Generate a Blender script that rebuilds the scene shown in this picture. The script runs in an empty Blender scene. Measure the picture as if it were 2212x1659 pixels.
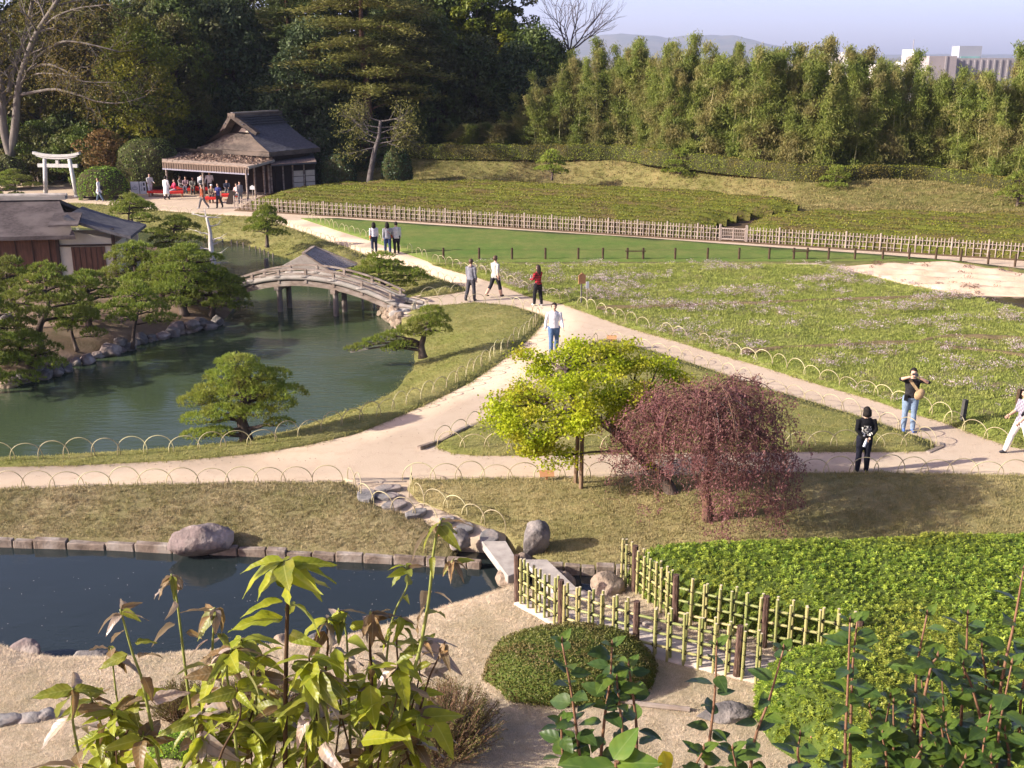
import bpy, bmesh, math, random
import numpy as np
from mathutils import Vector, Matrix, Euler, noise
from mathutils.geometry import delaunay_2d_cdt

SC = bpy.context.scene
C = SC.collection
R = math.radians
random.seed(11)
RNG = np.random.default_rng(11)

# ------------------------------------------------------------------ camera
CAM_H, PITCH, FPX = 9.5, R(16.47), 2400.0          # metres above the paths, tilt down, focal length in survey units (frame 2212 wide)
cd = bpy.data.cameras.new('camera'); cd.sensor_width = 36.0; cd.lens = 36.0 * FPX / 2212.0
cd.clip_start = 0.05; cd.clip_end = 20000
cam = bpy.data.objects.new('camera', cd); C.objects.link(cam)
cam.location = (0, 0, CAM_H); cam.rotation_euler = (R(90) - PITCH, 0, 0)
SC.camera = cam

# ------------------------------------------------------------------ light
SUN_EL, SUN_AZ = R(25), R(195)                     # azimuth of the sun, from +x towards +y
w = bpy.data.worlds.new('World'); SC.world = w; w.use_nodes = True
nt = w.node_tree; bg = nt.nodes['Background']
sky = nt.nodes.new('ShaderNodeTexSky'); sky.sky_type = 'NISHITA'; sky.sun_disc = False
sky.sun_elevation = SUN_EL; sky.sun_rotation = R(90) - SUN_AZ
sky.air_density = 0.5; sky.dust_density = 1.6; sky.ozone_density = 4.0
wb = nt.nodes.new('ShaderNodeMix'); wb.data_type = 'RGBA'; wb.blend_type = 'MULTIPLY'; wb.inputs[0].default_value = 1.0   # white balance of the hazy evening sky
wb.inputs[7].default_value = (1.20, 0.866, 0.80, 1); nt.links.new(sky.outputs[0], wb.inputs[6])
nt.links.new(wb.outputs[2], bg.inputs[0]); bg.inputs[1].default_value = 0.142
sl = bpy.data.lights.new('sun', 'SUN'); sl.energy = 3.8; sl.angle = R(0.6); sl.color = (1.0, 0.92, 0.80)
sun = bpy.data.objects.new('sun', sl); C.objects.link(sun)
sdir = Vector((math.cos(SUN_EL) * math.cos(SUN_AZ), math.cos(SUN_EL) * math.sin(SUN_AZ), math.sin(SUN_EL)))
sun.rotation_euler = sdir.to_track_quat('Z', 'Y').to_euler(); sun.location = sdir * 60
vs = SC.view_settings; vs.view_transform = 'Standard'; vs.look = 'None'; vs.gamma = 1.0; vs.exposure = 1.47
SC.render.engine = 'CYCLES'
SC.cycles.use_denoising = True; SC.cycles.max_bounces = 6; SC.cycles.transparent_max_bounces = 8
SC.cycles.volume_bounces = 0; SC.cycles.caustics_reflective = False; SC.cycles.caustics_refractive = False

# ------------------------------------------------------------------ survey: a sighting (u, v) from the viewpoint -> place on level z / at distance y
_ct, _st = math.cos(PITCH), math.sin(PITCH)
def _ray(u, v):
    a, b = u - 1106.0, 829.5 - v
    return (a, FPX * _ct + b * _st, -FPX * _st + b * _ct)
def G(u, v, z=0.0):
    r = _ray(u, v); t = (z - CAM_H) / r[2]
    return Vector((r[0] * t, r[1] * t, z))
def AT(u, v, y):
    r = _ray(u, v); t = y / r[1]
    return Vector((r[0] * t, y, CAM_H + r[2] * t))

# ------------------------------------------------------------------ helpers
def fast_mesh(name, V, F, rnd=None, smooth=False):
    me = bpy.data.meshes.new(name)
    V = np.asarray(V, dtype=np.float32); F = np.asarray(F, dtype=np.int32)
    n, k = F.shape
    me.vertices.add(len(V)); me.vertices.foreach_set('co', V.ravel())
    me.loops.add(n * k); me.loops.foreach_set('vertex_index', F.ravel())
    me.polygons.add(n); me.polygons.foreach_set('loop_start', np.arange(0, n * k, k, dtype=np.int32))
    if smooth: me.polygons.foreach_set('use_smooth', np.ones(n, dtype=bool))
    if rnd is not None:
        a = me.attributes.new('rnd', 'FLOAT', 'FACE'); a.data.foreach_set('value', np.asarray(rnd, dtype=np.float32))
    me.update(); me.validate()
    return me
def py_mesh(name, V, F, smooth=False):
    me = bpy.data.meshes.new(name); me.from_pydata([tuple(v) for v in V], [], [tuple(f) for f in F])
    if smooth: me.polygons.foreach_set('use_smooth', np.ones(len(me.polygons), dtype=bool))
    me.update(); return me
def link(name, me, mats=None, parent=None, loc=None, rot=None, scl=None):
    o = bpy.data.objects.new(name, me); C.objects.link(o)
    if mats is not None and me is not None and len(me.materials) == 0:
        for m in (mats if isinstance(mats, (list, tuple)) else [mats]): me.materials.append(m)
    if parent is not None: o.parent = parent
    if loc is not None: o.location = loc
    if rot is not None: o.rotation_euler = rot
    if scl is not None: o.scale = scl if hasattr(scl, '__len__') else (scl,) * 3
    return o
def tag(o, label=None, cat=None, group=None, kind=None):
    if label: o['label'] = label
    if cat: o['category'] = cat
    if group: o['group'] = group
    if kind: o['kind'] = kind
    return o
def thing(name, label, cat, loc=(0, 0, 0), rz=0.0, group=None, scl=None):
    o = bpy.data.objects.new(name, None); C.objects.link(o); o.empty_display_size = 0.2
    o.location = loc; o.rotation_euler = (0, 0, rz)
    if scl is not None: o.scale = scl if hasattr(scl, '__len__') else (scl,) * 3
    return tag(o, label, cat, group)
def copy_tree(o, parent=None):
    kids = [c for c in o.children]
    c = o.copy(); C.objects.link(c); c.parent = parent
    for k in kids: copy_tree(k, c)
    return c
def dup(o, loc, rz=0.0, scl=None, label=None, group=None):
    c = copy_tree(o); c.location = loc; c.rotation_euler = (0, 0, rz)
    if scl is not None: c.scale = scl if hasattr(scl, '__len__') else (scl,) * 3
    if label: c['label'] = label
    if group: c['group'] = group
    return c

class MB:
    """collects vertices and faces (python lists) for one mesh"""
    def __init__(s): s.v = []; s.f = []; s.m = []
    def add(s, V, F, mi=0):
        o = len(s.v); s.v += [tuple(p) for p in V]; s.f += [tuple(i + o for i in f) for f in F]; s.m += [mi] * len(F); return s
    def box(s, c, d, rz=0.0, mi=0, rot=None):
        c = Vector(c); m = rot if rot is not None else Matrix.Rotation(rz, 3, 'Z')
        V = [c + m @ Vector((x * d[0] / 2, y * d[1] / 2, z * d[2] / 2)) for x in (-1, 1) for y in (-1, 1) for z in (-1, 1)]
        return s.add(V, [(0, 1, 3, 2), (4, 6, 7, 5), (0, 4, 5, 1), (2, 3, 7, 6), (0, 2, 6, 4), (1, 5, 7, 3)], mi)
    def bar(s, a, b, wd, th, mi=0, up=(0, 0, 1)):
        a, b = Vector(a), Vector(b); d = b - a; L = d.length; d.normalize(); up = Vector(up)
        sd = d.cross(up)
        if sd.length < 1e-5: sd = Vector((1, 0, 0))
        sd.normalize(); u2 = sd.cross(d)
        m = Matrix((d, sd, u2)).transposed()
        return s.box((a + b) / 2, (L, wd, th), rot=m, mi=mi)
    def tube(s, P, rad, n=8, caps=True, mi=0):
        V, F = tube(P, rad, n); s.add(V, [tuple(f) for f in F], mi)
        if caps:
            o = len(s.v) - len(V)
            s.f += [tuple(o + i for i in range(n))[::-1], tuple(o + len(V) - n + i for i in range(n))]; s.m += [mi, mi]
        return s
    def lathe(s, prof, n=12, c=(0, 0, 0), mi=0):
        V = []; F = []
        for r, z in prof:
            for i in range(n):
                a = 2 * math.pi * i / n; V.append((c[0] + r * math.cos(a), c[1] + r * math.sin(a), c[2] + z))
        for j in range(len(prof) - 1):
            for i in range(n):
                F.append((j * n + i, j * n + (i + 1) % n, (j + 1) * n + (i + 1) % n, (j + 1) * n + i))
        F.append(tuple(range(n))[::-1]); F.append(tuple((len(prof) - 1) * n + i for i in range(n)))
        return s.add(V, F, mi)
    def mesh(s, name, smooth=False):
        me = py_mesh(name, s.v, s.f, smooth)
        if any(s.m): me.polygons.foreach_set('material_index', np.array(s.m, dtype=np.int32))
        return me
    def build(s, name, mats, parent=None, smooth=False, **k):
        return link(name, s.mesh(name, smooth), mats, parent, **k)

def tube(P, rad, n=8):
    P = [Vector(p) for p in P]; m = len(P)
    if not hasattr(rad, '__len__'): rad = [rad] * m
    V = []; F = []; ref = None
    for i, p in enumerate(P):
        d = (P[min(i + 1, m - 1)] - P[max(i - 1, 0)])
        if d.length < 1e-9: d = Vector((0, 0, 1))
        d.normalize()
        if ref is None:
            ref = d.orthogonal().normalized()
        ref = (ref - d * ref.dot(d))
        ref = ref.normalized() if ref.length > 1e-6 else d.orthogonal().normalized()
        b = d.cross(ref)
        for k in range(n):
            a = 2 * math.pi * k / n
            V.append(p + (ref * math.cos(a) + b * math.sin(a)) * rad[i])
    for i in range(m - 1):
        for k in range(n):
            F.append((i * n + k, i * n + (k + 1) % n, (i + 1) * n + (k + 1) % n, (i + 1) * n + k))
    return V, F
def curve_pts(P, n):
    """Catmull-Rom through points"""
    P = [Vector(p) for p in P]; out = []
    Q = [P[0] * 2 - P[1]] + P + [P[-1] * 2 - P[-2]]
    seg = len(P) - 1
    for i in range(n):
        t = i / (n - 1) * seg; k = min(int(t), seg - 1); t -= k
        a, b, c, d = Q[k], Q[k + 1], Q[k + 2], Q[k + 3]
        out.append(0.5 * ((2 * b) + (c - a) * t + (2 * a - 5 * b + 4 * c - d) * t * t + (3 * b - a - 3 * c + d) * t ** 3))
    return out
def resample(P, step):
    P = [Vector(p) for p in P]; out = [P[0]]
    for a, b in zip(P, P[1:]):
        n = max(1, int(math.ceil((b - a).length / step)))
        out += [a.lerp(b, i / n) for i in range(1, n + 1)]
    return out
def unit(a):
    return a / np.maximum(np.linalg.norm(a, axis=-1, keepdims=True), 1e-9)
def leaf_quads(cen, axis, nor, L, W, fold=0.0):
    """a pointed leaf (kite of two triangles joined as a quad) for each centre"""
    ax = unit(axis); sd = unit(np.cross(ax, nor)); n2 = np.cross(sd, ax)
    L = np.asarray(L).reshape(-1, 1); W = np.asarray(W).reshape(-1, 1)
    a = cen - ax * L * 0.5; b = cen + sd * W * 0.5 - ax * L * 0.05 + n2 * W * fold; c = cen + ax * L * 0.5; d = cen - sd * W * 0.5 - ax * L * 0.05 + n2 * W * fold
    V = np.stack([a, b, c, d], axis=1).reshape(-1, 3); N = len(cen)
    F = np.arange(N * 4).reshape(N, 4)
    return V, F
def rdir(n):
    return unit(RNG.normal(size=(n, 3)))
class LB:
    """collects leaf quads for one crown"""
    def __init__(s): s.V = []; s.F = []; s.r = []; s.n = 0
    def add(s, V, F, r=None):
        s.V.append(V); s.F.append(F + s.n); s.n += len(V)
        s.r.append(RNG.random(len(F)) if r is None else np.asarray(r))
    def leaves(s, cen, axis, nor, L, W, fold=0.0, r=None):
        V, F = leaf_quads(cen, axis, nor, L, W, fold); s.add(V, F, r)
    def mesh(s, name): return fast_mesh(name, np.concatenate(s.V), np.concatenate(s.F), np.concatenate(s.r))
    def build(s, name, m, parent=None, **k): return link(name, s.mesh(name), m, parent, **k)

# ------------------------------------------------------------------ materials
class NT:
    def __init__(s, name):
        s.m = bpy.data.materials.new(name); s.m.use_nodes = True; s.t = s.m.node_tree
        s.bs = s.t.nodes['Principled BSDF']; s.out = s.t.nodes['Material Output']; s._pos = None
    def n(s, typ, **k):
        o = s.t.nodes.new(typ)
        for a, b in k.items(): setattr(o, a, b)
        return o
    def l(s, a, b): s.t.links.new(a, b)
    def pos(s):
        if s._pos is None: s._pos = s.n('ShaderNodeNewGeometry').outputs['Position']
        return s._pos
    def obj(s): return s.n('ShaderNodeTexCoord').outputs['Object']
    def mapped(s, src, sc=(1, 1, 1), rot=(0, 0, 0)):
        m = s.n('ShaderNodeMapping'); m.inputs['Scale'].default_value = sc; m.inputs['Rotation'].default_value = rot; s.l(src, m.inputs[0]); return m.outputs[0]
    def noise(s, vec, scale, detail=3.0, rough=0.55, lo=0.35, hi=0.65):
        t = s.n('ShaderNodeTexNoise'); t.inputs['Scale'].default_value = scale; t.inputs['Detail'].default_value = detail; t.inputs['Roughness'].default_value = rough
        s.l(vec, t.inputs['Vector'])
        r = s.n('ShaderNodeMapRange'); r.inputs[1].default_value = lo; r.inputs[2].default_value = hi; s.l(t.outputs[0], r.inputs[0])
        return r.outputs[0]
    def mix(s, fac, a, b, mode='MIX'):
        m = s.n('ShaderNodeMix', data_type='RGBA', blend_type=mode)
        for sock, v in ((m.inputs[0], fac), (m.inputs[6], a), (m.inputs[7], b)):
            if hasattr(v, 'links'): s.l(v, sock)
            elif hasattr(v, '__len__'): sock.default_value = (*v[:3], 1)
            else: sock.default_value = v
        return m.outputs[2]
    def math(s, op, a, b=0.0):
        m = s.n('ShaderNodeMath', operation=op)
        for sock, v in ((m.inputs[0], a), (m.inputs[1], b)):
            if hasattr(v, 'links'): s.l(v, sock)
            else: sock.default_value = v
        return m.outputs[0]
    def bump(s, h, dist, strength=1.0, prev=None):
        b = s.n('ShaderNodeBump'); b.inputs['Distance'].default_value = dist; b.inputs['Strength'].default_value = strength; s.l(h, b.inputs['Height'])
        if prev is not None: s.l(prev, b.inputs['Normal'])
        s.l(b.outputs[0], s.bs.inputs['Normal']); return b.outputs[0]
    def col(s, v):
        if hasattr(v, 'links'): s.l(v, s.bs.inputs['Base Color'])
        else: s.bs.inputs['Base Color'].default_value = (*v[:3], 1)
    def rough(s, r, spec=0.3):
        s.bs.inputs['Roughness'].default_value = r; s.bs.inputs['Specular IOR Level'].default_value = spec

def plain(name, c1, c2=None, scale=4.0, rough=0.8, bump=0.0, bscale=30.0, spec=0.3, coords='obj', sc=(1, 1, 1), c3=None, scale3=0.8, lo=0.35, hi=0.65):
    t = NT(name); src = t.obj() if coords == 'obj' else t.pos(); src = t.mapped(src, sc)
    c2 = c2 or tuple(x * 0.7 for x in c1)
    col = t.mix(t.noise(src, scale, 5, 0.6, lo, hi), c1, c2)
    if c3: col = t.mix(t.noise(src, scale3, 3, 0.5, 0.45, 0.65), col, c3)
    t.col(col); t.rough(rough, spec)
    if bump: t.bump(t.noise(src, bscale, 4, 0.6, 0, 1), bump)
    return t.m
def leafmat(name, c1, c2, c3=None, trans=0.3, rough=0.55, spec=0.25, pscale=1.2, src='attr', patch=None):
    """foliage: colour varies from leaf to leaf and in patches; part of the light passes through"""
    t = NT(name)
    if src == 'attr': a = t.n('ShaderNodeAttribute', attribute_name='rnd').outputs['Fac']
    else: a = t.n('ShaderNodeObjectInfo').outputs['Random']
    col = t.mix(a, c1, c2)
    oi = t.n('ShaderNodeObjectInfo').outputs['Random']
    if c3:
        col = t.mix(t.noise(t.pos(), pscale, 3, 0.5, 0.45, 0.62), col, c3)
    h = t.n('ShaderNodeHueSaturation'); t.l(col, h.inputs['Color'])
    t.l(t.math('MULTIPLY_ADD', oi, 0.0), h.inputs['Value']) if False else None
    v = t.n('ShaderNodeMapRange'); v.inputs[3].default_value = 0.82; v.inputs[4].default_value = 1.15; t.l(oi, v.inputs[0]); t.l(v.outputs[0], h.inputs['Value'])
    t.col(h.outputs[0]); t.rough(rough, spec)
    tr = t.n('ShaderNodeBsdfTranslucent'); ms = t.n('ShaderNodeMixShader'); ms.inputs[0].default_value = trans
    t.l(h.outputs[0], tr.inputs[0]); t.l(t.bs.outputs[0], ms.inputs[1]); t.l(tr.outputs[0], ms.inputs[2]); t.l(ms.outputs[0], t.out.inputs[0])
    return t.m
def turf(name, green, dry, amt=0.5, big=0.35, blade=False, c3=None, fine=14.0, fineamt=0.5):
    """lawn: patches of green and dry grass laid out over the ground; the same field drives the blades"""
    t = NT(name); p = t.pos()
    a = t.noise(p, big, 4, 0.6, 0.5 - 0.22, 0.5 + 0.22); b = t.noise(p, big * 9, 3, 0.6, 0.3, 0.7)
    f = t.math('ADD', t.math('MULTIPLY', a, 0.65), t.math('MULTIPLY', b, 0.35))
    f = t.math('ADD', f, amt - 0.5); f.node.use_clamp = True
    col = t.mix(f, green, dry)
    mo = t.noise(t.mapped(p, (1, .55, 1)), 1.7, 4, .65, .38, .68); col = t.mix(t.math('MULTIPLY', mo, .42), col, tuple(x * .62 for x in green)); mo2 = t.noise(p, .8, 3, .6, .5, .72); col = t.mix(t.math('MULTIPLY', mo2, .35), col, tuple(min(1, x * 1.25) for x in dry))
    if c3: col = t.mix(t.noise(p, big * 2.3, 3, 0.5, 0.55, 0.68), col, c3)
    if blade:
        r = t.n('ShaderNodeObjectInfo').outputs['Random']
        col = t.mix(t.math('MULTIPLY', r, 0.35), col, tuple(min(1, x * 1.35) for x in dry)); 
    else:
        g = t.noise(p, fine, 3, 0.7, 0.3, 0.7)
        col = t.mix(t.math('MULTIPLY', g, fineamt), col, tuple(x * 0.45 for x in green))
        t.bump(t.noise(p, fine * 2.2, 3, 0.7, 0, 1), 0.03)
    t.col(col); t.rough(0.85, 0.15)
    if blade:
        tr = t.n('ShaderNodeBsdfTranslucent'); ms = t.n('ShaderNodeMixShader'); ms.inputs[0].default_value = 0.3
        t.l(col, tr.inputs[0]); t.l(t.bs.outputs[0], ms.inputs[1]); t.l(tr.outputs[0], ms.inputs[2]); t.l(ms.outputs[0], t.out.inputs[0])
    return t.m

# ------------------------------------------------------------------ scattering of uncountable small growth
HIDDEN = {}
def proto_collection(name, meshes):
    col = bpy.data.collections.new(name)
    for i, me in enumerate(meshes):
        o = bpy.data.objects.new('%s_%02d' % (name, i), me); col.objects.link(o)
    HIDDEN[name] = col
    return col
def scatter(name, pts, rot, scl, pick, col, parent=None):
    me = bpy.data.meshes.new(name); n = len(pts)
    me.vertices.add(n); me.vertices.foreach_set('co', np.asarray(pts, dtype=np.float32).ravel())
    a = me.attributes.new('rot', 'FLOAT_VECTOR', 'POINT'); a.data.foreach_set('vector', np.asarray(rot, dtype=np.float32).ravel())
    a = me.attributes.new('scl', 'FLOAT', 'POINT'); a.data.foreach_set('value', np.asarray(scl, dtype=np.float32))
    a = me.attributes.new('pick', 'INT', 'POINT'); a.data.foreach_set('value', np.asarray(pick, dtype=np.int32))
    o = link(name, me, None, parent)
    key = 'scatter_' + col.name
    ng = bpy.data.node_groups.get(key)
    if ng is None:
        ng = bpy.data.node_groups.new(key, 'GeometryNodeTree')
        ng.interface.new_socket('Geometry', in_out='INPUT', socket_type='NodeSocketGeometry')
        ng.interface.new_socket('Geometry', in_out='OUTPUT', socket_type='NodeSocketGeometry')
        gi = ng.nodes.new('NodeGroupInput'); go = ng.nodes.new('NodeGroupOutput')
        ip = ng.nodes.new('GeometryNodeInstanceOnPoints'); ci = ng.nodes.new('GeometryNodeCollectionInfo')
        ci.inputs['Collection'].default_value = col; ci.inputs['Separate Children'].default_value = True; ci.inputs['Reset Children'].default_value = True
        ip.inputs['Pick Instance'].default_value = True
        def na(nm, ty):
            q = ng.nodes.new('GeometryNodeInputNamedAttribute'); q.data_type = ty; q.inputs[0].default_value = nm; return q.outputs[0]
        ng.links.new(gi.outputs[0], ip.inputs['Points']); ng.links.new(ci.outputs[0], ip.inputs['Instance'])
        ng.links.new(na('pick', 'INT'), ip.inputs['Instance Index']); ng.links.new(na('rot', 'FLOAT_VECTOR'), ip.inputs['Rotation'])
        ng.links.new(na('scl', 'FLOAT'), ip.inputs['Scale']); ng.links.new(ip.outputs[0], go.inputs[0])
    md = o.modifiers.new('scatter', 'NODES'); md.node_group = ng
    return o
def sample_mesh(me, n, zmin=None):
    """n random places on a mesh, area weighted -> points"""
    me.calc_loop_triangles(); nt_ = len(me.loop_triangles)
    T = np.empty(nt_ * 3, dtype=np.int32); me.loop_triangles.foreach_get('vertices', T); T = T.reshape(-1, 3)
    V = np.empty(len(me.vertices) * 3, dtype=np.float32); me.vertices.foreach_get('co', V); V = V.reshape(-1, 3)
    A, B, D = V[T[:, 0]], V[T[:, 1]], V[T[:, 2]]
    nrm = np.cross(B - A, D - A); ar = np.linalg.norm(nrm, axis=1) * 0.5
    ar = np.where(nrm[:, 2] / np.maximum(ar * 2, 1e-9) > 0.3, ar, 0)
    k = RNG.choice(nt_, size=n, p=ar / ar.sum())
    r1 = np.sqrt(RNG.random((n, 1))); r2 = RNG.random((n, 1))
    P = A[k] * (1 - r1) + B[k] * (r1 * (1 - r2)) + D[k] * (r1 * r2)
    return P, ar.sum()
# ------------------------------------------------------------------ ground
def poly_world(pts):
    return [G(*p) for p in pts]
def inside(poly, P):
    """vectorised point in polygon; poly (n,2), P (m,2)"""
    x, y = P[:, 0], P[:, 1]; r = np.zeros(len(P), dtype=bool); n = len(poly); j = n - 1
    for i in range(n):
        xi, yi = poly[i]; xj, yj = poly[j]
        c = ((yi > y) != (yj > y)) & (x < (xj - xi) * (y - yi) / ((yj - yi) if abs(yj - yi) > 1e-12 else 1e-12) + xi)
        r ^= c; j = i
    return r
def sheet(name, pts, mat, grid=0.5, mound=0.0, msc=1.0, lump=0.0, lsc=0.4, skirt=0.25, world=False, extra=None, edge=None, kind='structure', seed=0):
    """a piece of ground: outline sighted as (u, v, z); heights spread inwards from the outline, with a mound and lumps"""
    B = [Vector(p) for p in pts] if world else poly_world(pts)
    B = resample(B + [B[0]], edge or grid)[:-1]
    b2 = np.array([(p.x, p.y) for p in B]); bz = np.array([p.z for p in B])
    lo, hi = b2.min(0), b2.max(0)
    xs = np.arange(lo[0], hi[0], grid); ys = np.arange(lo[1], hi[1], grid)
    X, Y = np.meshgrid(xs, ys); P = np.stack([X.ravel(), Y.ravel()], 1); rg = np.random.default_rng(5 + seed)
    P = P + rg.uniform(-0.3, 0.3, P.shape) * grid
    P = P[inside(b2, P)]
    D = None
    if len(P):
        dm = np.empty(len(P)); z = np.empty(len(P))
        for s in range(0, len(P), 4000):
            d = np.linalg.norm(P[s:s + 4000, None] - b2[None], axis=2); dm[s:s + 4000] = d.min(1)
            wt = 1.0 / (d + 0.05) ** 3; z[s:s + 4000] = (wt * bz).sum(1) / wt.sum(1)
        k = dm > grid * 0.35; P, dm, z = P[k], dm[k], z[k]
        z = z + mound * (1 - np.exp(-dm / msc))
        if lump: z = z + np.array([noise.noise(Vector((p[0] * lsc, p[1] * lsc, seed))) for p in P]) * lump * np.minimum(1, dm / 0.6)
        if extra is not None: z = extra(P, z, dm)
        allp = np.concatenate([b2, P]); allz = np.concatenate([bz, z])
    else: allp, allz = b2, bz
    nb = len(B)
    vo, eo, fo, ov, oe, of = delaunay_2d_cdt([Vector(p) for p in allp], [(i, (i + 1) % nb) for i in range(nb)], [], 1, 1e-5)
    V = []
    for v, src in zip(vo, ov):
        V.append((v.x, v.y, allz[src[0]] if len(src) else 0.0))
    F = [tuple(f) for f in fo]
    fx = []
    for f in F:
        a, b, c = (Vector(V[i]) for i in f[:3])
        fx.append(f if (b - a).cross(c - a).z > 0 else f[::-1])
    F = fx
    if skirt:
        cnt = {}
        for f in F:
            for i in range(len(f)):
                e = (f[i], f[(i + 1) % len(f)]); cnt[tuple(sorted(e))] = cnt.get(tuple(sorted(e)), []) + [e]
        low = {}
        for k, es in cnt.items():
            if len(es) == 1:
                a, b = es[0]
                for q in (a, b):
                    if q not in low: low[q] = len(V); V.append((V[q][0], V[q][1], V[q][2] - skirt))
                F.append((a, low[a], low[b], b))
    me = py_mesh(name, V, F, True)
    return tag(link(name, me, mat), kind=kind)

WATER_Z, CANAL_Z = -0.5, -0.62
# --- materials of the ground
M_sand = NT('sand_path')
_p = M_sand.pos()
_c = M_sand.mix(M_sand.noise(_p, 0.45, 5, 0.6, 0.3, 0.7), (0.545, 0.445, 0.33), (0.48, 0.38, 0.27))
_c = M_sand.mix(M_sand.noise(_p, 2.2, 5, 0.7, 0.5, 0.8), _c, (0.43, 0.33, 0.235))
_c = M_sand.mix(M_sand.math('MULTIPLY', M_sand.noise(_p, 90, 2, 0.6, 0.35, 0.65), 0.22), _c, (0.34, 0.25, 0.17))
M_sand.col(_c); M_sand.rough(0.95, 0.1); M_sand.bump(M_sand.noise(_p, 25, 5, 0.7, 0, 1), 0.012); M_sand = M_sand.m
M_lawn = turf('lawn_turf', (0.185, 0.205, 0.045), (0.35, 0.30, 0.125), 0.42, 0.30)
M_lawn2 = turf('lawn_turf_far', (0.17, 0.185, 0.04), (0.34, 0.285, 0.125), 0.48, 0.22)
M_bright = turf('green_lawn', (0.11, 0.20, 0.032), (0.225, 0.215, 0.065), 0.42, 0.35)
M_meadow = turf('meadow_turf', (0.165, 0.215, 0.035), (0.27, 0.265, 0.085), 0.42, 0.45, c3=(0.23, 0.19, 0.10))
M_dry = turf('dry_lawn', (0.40, 0.34, 0.19), (0.64, 0.525, 0.385), 0.76, 0.5, fineamt=0.35, fine=22)
M_bank = turf('bank_turf', (0.18, 0.175, 0.055), (0.37, 0.295, 0.175), 0.54, 0.55, fineamt=0.45, fine=18)
M_tan = turf('tan_lawn', (0.20, 0.195, 0.06), (0.42, 0.34, 0.17), 0.52, 0.4, fineamt=0.35, fine=18)
M_moss = plain('mossy_earth', (0.17, 0.115, 0.075), (0.10, 0.085, 0.045), 1.4, 0.95, 0.03, 12, 0.1, 'pos', c3=(0.28, 0.20, 0.14), scale3=0.7)
M_soil = plain('dark_soil', (0.115, 0.075, 0.045), (0.07, 0.05, 0.03), 1.6, 0.95, 0.04, 9, 0.1, 'pos')
M_wood_floor = plain('leaf_litter', (0.11, 0.07, 0.04), (0.055, 0.045, 0.025), 0.8, 0.95, 0.05, 6, 0.1, 'pos', c3=(0.20, 0.115, 0.06), scale3=0.25)
M_earth = plain('earth', (0.16, 0.13, 0.08), (0.10, 0.10, 0.05), 0.02, 0.95, 0.0, 6, 0.1, 'pos')

def water_mat(name, deep, ripple, rscale, stretch=(1, 1, 1), calm=0.5):
    t = NT(name); p = t.mapped(t.pos(), stretch)
    t.col(t.mix(t.noise(t.pos(), 0.16, 3, 0.5, 0.3, 0.7), deep, tuple(x * 1.5 for x in deep)))
    t.bs.inputs['Roughness'].default_value = 0.03; t.bs.inputs['IOR'].default_value = 1.33; t.bs.inputs['Specular IOR Level'].default_value = 0.5
    a = t.noise(p, rscale, 4, 0.55, 0, 1); zone = t.noise(t.pos(), calm, 2, 0.5, 0.42, 0.62)
    h = t.math('MULTIPLY', a, t.math('MULTIPLY_ADD', zone, 0.8)); h.node.inputs[2].default_value = 0.2 if len(h.node.inputs) > 2 else 0
    t.bump(h, ripple)
    return t.m
M_pond = water_mat('pond_water', (0.036, 0.052, 0.027), 0.020, 3.0, (0.6, 1.9, 1), 0.25)
M_canal = water_mat('canal_water', (0.014, 0.020, 0.020), 0.006, 4.0, (0.7, 1.5, 1), 0.6)

# base sheet out to the horizon
me = py_mesh('ground', [(-4900, -60, -1.1), (4900, -60, -1.1), (4900, 7500, -1.1), (-4900, 7500, -1.1)], [(0, 1, 2, 3)])
tag(link('ground', me, M_earth), kind='structure')
def flat(name, pts, z, mat, kind='structure'):
    B = [G(u, v, z) for u, v in pts]
    vo, eo, fo, a_, b_, c_ = delaunay_2d_cdt([Vector((p.x, p.y)) for p in B], [(i, (i + 1) % len(B)) for i in range(len(B))], [], 1, 1e-5)
    return tag(link(name, py_mesh(name, [(v.x, v.y, z) for v in vo], fo), mat), kind=kind)
flat('pond_water', [(-420, 1014), (300, 1000), (640, 968), (880, 880), (960, 790), (940, 700), (905, 645), (800, 600), (600, 540), (400, 500), (-420, 470)], WATER_Z, M_pond)
flat('canal_water', [(-300, 1150), (400, 1175), (1000, 1192), (1400, 1205), (2000, 1195), (2500, 1180), (2500, 1330), (1700, 1300), (1320, 1330), (1150, 1310), (960, 1360), (740, 1440), (400, 1470), (-300, 1470)], CANAL_Z, M_canal)

# sand of the paths and the forecourt: one sheet the lawns lie on
SAND = [(-200, 1074, 0), (-200, 1003, 0), (37, 998, 0), (262, 993, 0), (553, 973, 0), (765, 931, 0), (915, 867, 0), (1015, 817, 0), (1106, 754, 0), (1164, 696, 0), (1150, 683, 0),
        (1106, 670, 0), (1028, 662, 0), (928, 670, 0), (868, 686, 0), (856, 668, 0), (862, 648, 0), (903, 638, 0), (998, 619, 0), (928, 588, 0), (843, 558, 0), (788, 545, 0), (738, 526, 0), (678, 503, 0),
        (610, 481, 0), (556, 474, 0), (475, 470, 0), (337, 460, 0), (212, 447, 0), (145, 445, 0), (-200, 442, 0), (-200, 392, 0), (400, 386, 0), (640, 392, 0), (900, 408, 0), (1300, 412, 0), (1600, 455, 0),
        (1760, 474, 0), (2500, 478, 0), (2500, 1046, 0), (2212, 1040, 0), (1667, 1034, 0), (1106, 1044, 0), (890, 1046, 0), (740, 1052, 0), (350, 1057, 0), (0, 1068, 0)]
sheet('sand_path', SAND, M_sand, grid=2.0, edge=1.2, skirt=0.6)
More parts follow.
